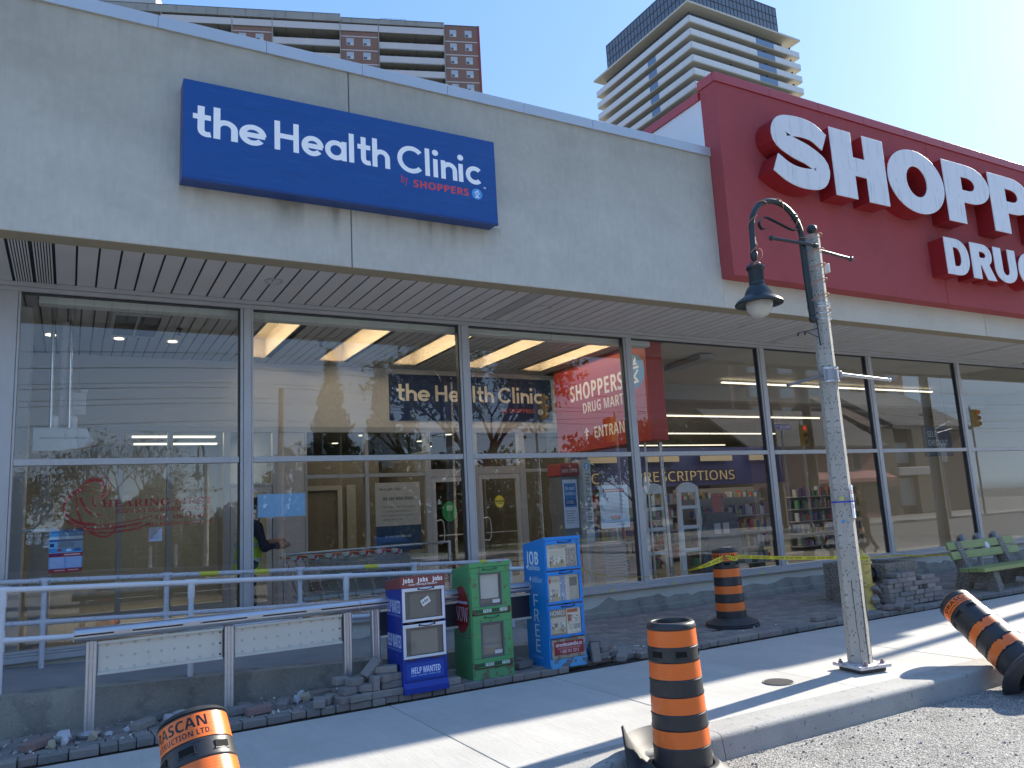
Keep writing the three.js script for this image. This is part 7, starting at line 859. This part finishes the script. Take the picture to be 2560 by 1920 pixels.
{ // security gates, slat display, kiosk, poster stand, pole, baskets
  const gm = std(0.66, 0.70, 0.72, 0.45); const gate = (x, label) => { const g = thing('security_gate', label, 'security gate', [x, FL, -10.85], 0, 'white security gates'); const s = new THREE.Shape(), W = 0.52, H = 1.80; s.moveTo(-0.04, 0); s.lineTo(0.03, H - 0.1); s.quadraticCurveTo(W / 2, H + 0.08, W - 0.03, H - 0.1); s.lineTo(W + 0.04, 0); s.closePath(); for (const [a, b] of [[0.16, 0.58], [0.63, 0.98], [1.03, 1.33], [1.38, 1.62]]) { const p = new THREE.Path(); p.moveTo(0.075, a); p.lineTo(W - 0.075, a); p.lineTo(W - 0.08, b); p.lineTo(0.08, b); p.closePath(); s.holes.push(p); } const e = new THREE.ExtrudeGeometry(s, { depth: 0.05, bevelEnabled: true, bevelSize: 0.006, bevelThickness: 0.006, bevelSegments: 1 }); part(g, 'frame', e, gm); part(g, 'base', [rb(W / 2, 0.03, 0.02, 0.7, 0.06, 0.25, 0.02)], std(0.2, 0.22, 0.23, 0.6)); }; gate(8.60, 'white arched security gate beside the chrome pole, left one'); gate(9.38, 'white arched security gate with three rungs, right one');
  const d = thing('slat_display', 'grey slatted display stand with small leaflets beyond the barrel', 'display stand', [10.28, FL, -10.8]); const s = new THREE.Shape(); s.moveTo(-0.52, 0); s.lineTo(-0.44, 0.75); s.quadraticCurveTo(-0.40, 1.05, -0.30, 1.22); s.lineTo(0.30, 1.22); s.quadraticCurveTo(0.40, 1.05, 0.44, 0.75); s.lineTo(0.52, 0); s.closePath(); part(d, 'board', new THREE.ExtrudeGeometry(s, { depth: 0.08, bevelEnabled: true, bevelSize: 0.01, bevelThickness: 0.01, bevelSegments: 1 }), std(0.10, 0.115, 0.125, 0.5)); for (let i = 0; i < 15; i++) part(d, 'slat', [bb(-0.38, 0.38, 0.12 + i * 0.073, 0.17 + i * 0.073, 0.091, 0.105)], std(0.085, 0.10, 0.11, 0.5)); for (const [x, y] of [[-0.13, 0.95], [0.08, 0.95]]) part(d, 'leaflet', [bb(x - 0.075, x + 0.075, y - 0.1, y + 0.09, 0.107, 0.113)], std(0.48, 0.45, 0.43, 0.7)); part(d, 'notice', [bb(-0.05, 0.16, 0.36, 0.62, 0.107, 0.112)], std(0.55, 0.54, 0.52, 0.7)); part(d, 'pink_card', [bb(-0.13, 0.10, 1.23, 1.56, 0.02, 0.03)], std(0.40, 0.14, 0.12, 0.6));
  const k = thing('info_kiosk', 'grey information kiosk with red header and vertical lettering', 'kiosk', [0, 0, 0]); part(k, 'pillar', [rbb(7.15, 7.31, FL, 2.41, -10.75, -10.45, 0.01)], std(0.36, 0.40, 0.44, 0.5)); const kt = ctex(128, 1024, (g, W, H) => { g.fillStyle = '#a9b4bd'; g.fillRect(0, 0, W, H); mortarLogo(g, 64, 70, 46, '#4793c4', '#e8f2fa'); g.save(); g.translate(38, 160); g.rotate(Math.PI / 2); fitText(g, 'INFO CENTRE', 0, 0, 690, 62, SR, '#3c4248'); g.restore(); }); part(k, 'vertical_lettering', quad(7.155, 7.305, 1.15, 2.38, -10.447), mapped(kt, 0.5), { keepuv: true }); part(k, 'screen_cabinet', [rbb(6.82, 7.149, 1.05, 2.16, -10.95, -10.6, 0.01)], std(0.16, 0.175, 0.19, 0.5)); part(k, 'red_header', [rbb(6.80, 7.149, 2.165, 2.36, -10.95, -10.55, 0.01)], std(0.36, 0.05, 0.06, 0.5)); part(k, 'red_cabinet', [rbb(6.84, 7.149, FL, 1.045, -10.95, -10.6, 0.01)], std(0.26, 0.035, 0.045, 0.5));
  const scr = ctex(256, 512, (g, W, H) => { g.fillStyle = '#c9d3e4'; g.fillRect(0, 0, W, H); g.fillStyle = '#3d7ab8'; g.fillRect(24, 40, 208, 250); fitText(g, 'No need', 40, 110, 170, 40, SR, '#e6eef7'); fitText(g, 'to miss a', 40, 165, 180, 40, SR, '#e6eef7'); g.fillStyle = '#1f4a8a'; g.fillRect(24, 210, 208, 60); fitText(g, 'DOSE', 50, 255, 130, 34, SR, '#cfe0f2'); g.fillStyle = '#77808f'; for (let i = 0; i < 6; i++) g.fillRect(34, 330 + i * 24, 170 - 20 * (i % 3), 7); }); part(k, 'poster', quad(6.85, 7.125, 1.33, 2.1, -10.598), mapped(scr, 0.5), { keepuv: true }); const ht = ctex(256, 96, (g, W, H) => { g.fillStyle = '#7c2a2e'; g.fillRect(0, 0, W, H); fitText(g, 'INFO CENTRE', 8, 72, 240, 46, SR, '#d8cccc'); }); part(k, 'header_lettering', quad(6.81, 7.14, 2.18, 2.30, -10.548), mapped(ht, 0.5), { keepuv: true });
  const p = thing('poster_stand', 'white notice sheet on a chrome stand behind the third window', 'poster stand', [0, 0, 0]); const pt = ctex(400, 480, (g, W, H) => { g.fillStyle = '#b9d4ee'; g.fillRect(0, 0, W, H); g.fillStyle = '#9c2730'; g.fillRect(40, 32, 310, 44); fitText(g, 'Important info on COVID-19', 52, 64, 286, 24, SB, '#f0dfe0'); g.fillStyle = '#5a6b80'; for (let i = 0; i < 15; i++) g.fillRect(44 + (i > 3 && i < 8 ? 30 : 0), 100 + i * 15, 250 + 30 * (i % 3) - (i > 3 && i < 8 ? 40 : 0), 5); g.fillStyle = '#9c2730'; g.fillRect(130, 345, 140, 32); fitText(g, 'Feeling unwell?', 140, 368, 120, 20, SB, '#f0dfe0'); fitText(g, '1-866-797-0000', 135, 398, 130, 18, SB, '#35445a'); g.fillStyle = '#5a6b80'; g.fillRect(70, 420, 260, 5); g.fillRect(240, 446, 100, 8); }); part(p, 'board', [rbb(7.49, 8.06, 1.29, 1.98, -10.52, -10.50, 0.004)], WHITE); part(p, 'printed_sheet', quad(7.50, 8.05, 1.30, 1.97, -10.498), mapped(pt, 0.5), { keepuv: true }); part(p, 'stand', [cyl([7.8, 1.3, -10.53], [7.9, FL + 0.02, -10.53], 0.014, 0.014, 10), xf(new THREE.CylinderGeometry(0.2, 0.22, 0.02, 28), 7.9, FL + 0.01, -10.53)], chromeOf());
  function chromeOf() { return std(0.6, 0.62, 0.64, 0.25, { metalness: 0.8 }); }
  const c = thing('chrome_pole', 'chrome floor to ceiling pole between the security gates', 'pole', [8.86, 0, -10.5]); part(c, 'pole', [cyl([0, FL, 0], [-0.03, 2.68, 0], 0.035, 0.035, 16)], chromeOf());
  const bk = thing('basket_stack', 'tall stack of grey shopping baskets behind the bright blue box', 'basket stack', [7.42, FL, -10.25]); for (let i = 0; i < 15; i++) { part(bk, 'basket', [rb(0, 0.24 + i * 0.045, 0, 0.42, 0.03, 0.3, 0.008), rb(0, 0.258 + i * 0.045, 0, 0.45, 0.01, 0.33, 0.004)], std(0.36 + 0.02 * (i % 3), 0.39, 0.41, 0.5)); } part(bk, 'stand', [rb(0, 0.1, 0, 0.4, 0.2, 0.28, 0.01)], inDark);
  // shelves of goods
  const cols = [[0.5, 0.08, 0.07], [0.55, 0.5, 0.45], [0.1, 0.18, 0.4], [0.5, 0.38, 0.1], [0.12, 0.3, 0.15], [0.45, 0.45, 0.5], [0.36, 0.16, 0.3], [0.55, 0.55, 0.52], [0.06, 0.06, 0.08]];
  const shelf = (label, x, z, w, h, ry, seed, back) => { const s = thing('goods_shelf', label, 'shelf', [x, FL, z], ry), r = rng(seed); part(s, 'back_board', [bb(-w / 2, w / 2, 0, h, -0.24, -0.2)], std(...(back ?? [0.22, 0.2, 0.18]), 0.7)); const rows = Math.floor(h / 0.33), inst = []; for (let k = 0; k < rows; k++) { const y = 0.12 + k * 0.33; part(s, 'shelf_board', [rbb(-w / 2, w / 2, y - 0.025, y, -0.2, 0.16, 0.003)], std(0.34, 0.33, 0.31, 0.6)); let q = -w / 2 + 0.02; while (q < w / 2 - 0.08) { const bw = 0.045 + 0.07 * r(), bh = 0.12 + 0.15 * r(); inst.push([q + bw / 2, y + bh / 2, 0.03 + 0.06 * r(), bw * 0.94, bh, 0.1, Math.floor(r() * cols.length)]); q += bw; } } const m = new THREE.InstancedMesh(new THREE.BoxGeometry(1, 1, 1), std(1, 1, 1, 0.5), inst.length), M = new THREE.Matrix4(), c2 = new THREE.Color(); inst.forEach((e, i) => { M.compose(V(e[0], e[1], e[2]), new THREE.Quaternion(), V(e[3], e[4], e[5])); m.setMatrixAt(i, M); const b = 0.5 + 0.5 * r(), k = cols[e[6]]; m.setColorAt(i, c2.setRGB(k[0] * b, k[1] * b, k[2] * b)); }); m.name = 'goods'; m.userData.kind = 'stuff'; s.add(m); return s; };
  shelf('shelf of packets seen through the left security gate', 10.0, -13.2, 1.6, 1.75, 0, 1); shelf('lit shelf of small boxes behind the slatted display', 12.3, -12.6, 1.9, 1.5, -0.2, 2, [0.3, 0.28, 0.24]); shelf('low shelf of goods before the prescription counter', 13.2, -15.6, 2.4, 1.7, 0, 3); shelf('long goods shelf in the middle of the store', 15.8, -16.4, 3, 1.8, 0, 4); shelf('goods shelf at the far right of the store', 18.6, -15.2, 3, 1.7, 0.1, 5);
  const sc = thing('checkout_sign', 'small hanging dark sign for self checkout on the right', 'sign', [0, 0, 0]); const st = ctex(256, 200, (g, W, H) => { g.fillStyle = '#2c3c4d'; g.fillRect(0, 0, W, H); fitText(g, 'SELF', 30, 70, 90, 40, SR, '#cfd6dc'); fitText(g, 'CHECKOUT', 30, 130, 190, 40, SR, '#cfd6dc'); g.fillStyle = '#cfd6dc'; g.fillRect(30, 150, 190, 4); }); part(sc, 'board', [bb(17.0, 18.05, 2.38, 3.08, -11.03, -11.0)], inDark); part(sc, 'lettering', quad(17.02, 18.03, 2.4, 3.06, -10.997), mapped(st, 0.5), { keepuv: true }); part(sc, 'hanger', [bar([17.1, 3.08, -11.01], [17.1, 4.3, -11.01], 0.005), bar([17.95, 3.08, -11.01], [17.95, 4.3, -11.01], 0.005)], BLACK);
}
// ---------------------------------------------------------------- people
function bodyField(bones, res, lo, size, blend) {         // smooth union of tapered capsules, meshed
  const mc = new MarchingCubes(res, new THREE.MeshStandardMaterial(), false, false, 400000); mc.isolation = 0; const f = mc.field;
  const B = bones.map(([a, b, r0, r1]) => { const d = [b[0] - a[0], b[1] - a[1], b[2] - a[2]], l2 = d[0] * d[0] + d[1] * d[1] + d[2] * d[2] + 1e-9; return { a, d, l2, r0, r1 }; });
  for (let k = 0; k < res; k++) for (let j = 0; j < res; j++) for (let i = 0; i < res; i++) {
    const x = lo[0] + size * i / res, y = lo[1] + size * j / res, z = lo[2] + size * k / res; let s = 0, m = 1e9;
    for (const b of B) { const px = x - b.a[0], py = y - b.a[1], pz = z - b.a[2]; let t = (px * b.d[0] + py * b.d[1] + pz * b.d[2]) / b.l2; t = t < 0 ? 0 : t > 1 ? 1 : t; const dx = px - t * b.d[0], dy = py - t * b.d[1], dz = pz - t * b.d[2], q = Math.sqrt(dx * dx + dy * dy + dz * dz) - (b.r0 + (b.r1 - b.r0) * t); if (q < m) m = q; if (q < 0.2) s += Math.exp(-q / blend); }
    f[i + j * res + k * res * res] = -(s > 0 ? -blend * Math.log(s) : m);
  }
  mc.update(); const n = mc.count, P = new Float32Array(n * 3), N = new Float32Array(n * 3); for (let i = 0; i < n; i++) for (let c = 0; c < 3; c++) { P[i * 3 + c] = lo[c] + size * (mc.positionArray[i * 3 + c] + 1) / 2; N[i * 3 + c] = mc.normalArray[i * 3 + c]; }
  const g = new THREE.BufferGeometry(); g.setAttribute('position', new THREE.BufferAttribute(P, 3)); g.setAttribute('normal', new THREE.BufferAttribute(N, 3)); g.computeVertexNormals(); return g;
}
function person(label, pos, ry, J, colors, res) {
  const t = thing('person', label, 'person', pos, ry), { hip: h, chest: c, neck: n, head: hd } = J;
  const L = []; L.push([h, c, 0.135, 0.15], [[h[0], h[1], h[2] - 0.08], [h[0], h[1], h[2] + 0.08], 0.105, 0.105], [[c[0], c[1] + 0.10, c[2] - 0.15], [c[0], c[1] + 0.10, c[2] + 0.15], 0.085, 0.085], [c, n, 0.09, 0.055], [n, hd, 0.05, 0.06], [hd, [hd[0] + 0.01, hd[1] + 0.09, hd[2]], 0.078, 0.088], [[hd[0] + 0.05, hd[1] - 0.02, hd[2]], [hd[0] + 0.07, hd[1] + 0.04, hd[2]], 0.045, 0.05], [[hd[0] + 0.10, hd[1] + 0.03, hd[2]], [hd[0] + 0.112, hd[1] + 0.02, hd[2]], 0.013, 0.015], [[hd[0], hd[1] + 0.03, hd[2] - 0.085], [hd[0] - 0.01, hd[1] + 0.05, hd[2] - 0.088], 0.014, 0.016], [[hd[0], hd[1] + 0.03, hd[2] + 0.085], [hd[0] - 0.01, hd[1] + 0.05, hd[2] + 0.088], 0.014, 0.016]);
  for (const s of ['L', 'R']) { const [sh, el, wr, hp, kn, an, toe] = J[s]; L.push([sh, el, 0.058, 0.045], [el, wr, 0.045, 0.03], [hp, kn, 0.092, 0.062], [kn, an, 0.062, 0.043], [an, toe, 0.042, 0.035]); const d = V(wr[0] - el[0], wr[1] - el[1], wr[2] - el[2]).normalize(), w = V(...wr), at = (a, b, c3) => w.clone().addScaledVector(d, a).add(V(b, 0, c3)).toArray(); L.push([wr, at(0.07, 0, 0), 0.028, 0.034]); for (let i = 0; i < 4; i++) L.push([at(0.08, 0, (i - 1.5) * 0.018), at(0.08 + [0.07, 0.085, 0.08, 0.06][i], 0.015, (i - 1.5) * 0.021), 0.0095, 0.008]); L.push([at(0.03, 0.01, 0.03), at(0.085, 0.02, 0.055), 0.011, 0.009]); }
  const g = bodyField(L, res, [-0.95, -0.02, -0.95], 1.9, 0.022), p = g.attributes.position, col = new Float32Array(p.count * 3);
  for (let i = 0; i < p.count; i++) { const x = p.getX(i), y = p.getY(i); let q = colors.top; if (y < h[1] - 0.02) q = colors.legs; if (y < 0.09) q = colors.shoes; const nearHand = ['L', 'R'].some((s) => V(x, y, p.getZ(i)).distanceTo(V(...J[s][2])) < 0.19 && V(x, y, p.getZ(i)).distanceTo(V(...J[s][1])) > V(...J[s][2]).distanceTo(V(...J[s][1])) - 0.01); if (nearHand || y > n[1] - 0.02) q = colors.skin; col.set(q, i * 3); }
  g.setAttribute('color', new THREE.BufferAttribute(col, 3)); const b = new THREE.Mesh(g, new THREE.MeshStandardMaterial({ vertexColors: true, roughness: 0.85 })); b.name = 'body'; b.castShadow = b.receiveShadow = true; t.add(b);
  const hair = new THREE.SphereGeometry(0.105, 20, 14, 0, 6.3, 0, 1.75); hair.scale(1.02, 1.0, 0.92); hair.rotateZ(0.45); hair.translate(hd[0] - 0.005, hd[1] + 0.075, hd[2]); part(t, 'hair', hair, std(...colors.hair, 0.8));
  for (const s of [-1, 1]) part(t, 'eye', [xf(new THREE.SphereGeometry(0.011, 10, 8), hd[0] + 0.098, hd[1] + 0.052, hd[2] + s * 0.032)], BLACK);
  if (colors.vest) { const V3 = [[[h[0], h[1] - 0.06, h[2]], c, 0.155, 0.168], [[h[0], h[1] - 0.05, h[2] - 0.06], [h[0], h[1] - 0.05, h[2] + 0.06], 0.13, 0.13], [[c[0], c[1] + 0.09, c[2] - 0.11], [c[0], c[1] + 0.09, c[2] + 0.11], 0.098, 0.098]]; part(t, 'vest', bodyField(V3, 70, [-0.6, 0.6, -0.6], 1.2, 0.02), std(...colors.vest, 0.7)); const tape = std(0.45, 0.46, 0.48, 0.4); for (const y of [h[1] + 0.06, h[1] + 0.25]) part(t, 'reflective_tape', [xf(new THREE.CylinderGeometry(0.176, 0.176, 0.045, 32, 1, true), lerp(h[0], c[0], 0.4), y, h[2])], tape); }
  return t;
}
person('person in a yellow safety vest and dark clothes behind the second window, bending over papers', [1.98, FL, -10.55], 0.2, { hip: [0, 0.95, 0], chest: [0.06, 1.30, 0], neck: [0.10, 1.53, 0], head: [0.14, 1.62, 0], L: [[0.06, 1.42, -0.2], [0.16, 1.17, -0.24], [0.38, 1.20, -0.16], [0, 0.93, -0.09], [0.03, 0.5, -0.1], [-0.02, 0.08, -0.11], [0.14, 0.04, -0.12]], R: [[0.06, 1.42, 0.2], [0.14, 1.16, 0.25], [0.36, 1.17, 0.16], [0, 0.93, 0.09], [0.02, 0.5, 0.1], [-0.03, 0.08, 0.11], [0.13, 0.04, 0.12]] }, { top: [0.018, 0.022, 0.045], legs: [0.015, 0.017, 0.03], shoes: [0.02, 0.02, 0.02], skin: [0.42, 0.26, 0.19], hair: [0.03, 0.025, 0.02], vest: [0.42, 0.66, 0.05] }, 120);
person('person in dark clothes walking along the pavement, seen only mirrored in the windows', [18.9, 0, -5.0], Math.PI, { hip: [0, 0.92, 0], chest: [0.05, 1.26, 0], neck: [0.08, 1.48, 0], head: [0.12, 1.56, 0], L: [[0.05, 1.38, -0.19], [-0.12, 1.14, -0.23], [0.02, 0.92, -0.24], [0, 0.90, -0.09], [0.20, 0.50, -0.09], [0.36, 0.10, -0.1], [0.50, 0.06, -0.1]], R: [[0.05, 1.38, 0.19], [0.14, 1.13, 0.23], [0.34, 1.0, 0.2], [0, 0.90, 0.09], [-0.06, 0.48, 0.09], [-0.34, 0.16, 0.1], [-0.22, 0.06, 0.1]] }, { top: [0.02, 0.02, 0.022], legs: [0.018, 0.018, 0.022], shoes: [0.02, 0.02, 0.02], skin: [0.4, 0.26, 0.19], hair: [0.03, 0.025, 0.02] }, 90);

scene.traverse((o) => { if (o.isMesh && o.material !== glassMat) { o.castShadow = true; o.receiveShadow = true; } });
renderer.render(scene, camera);
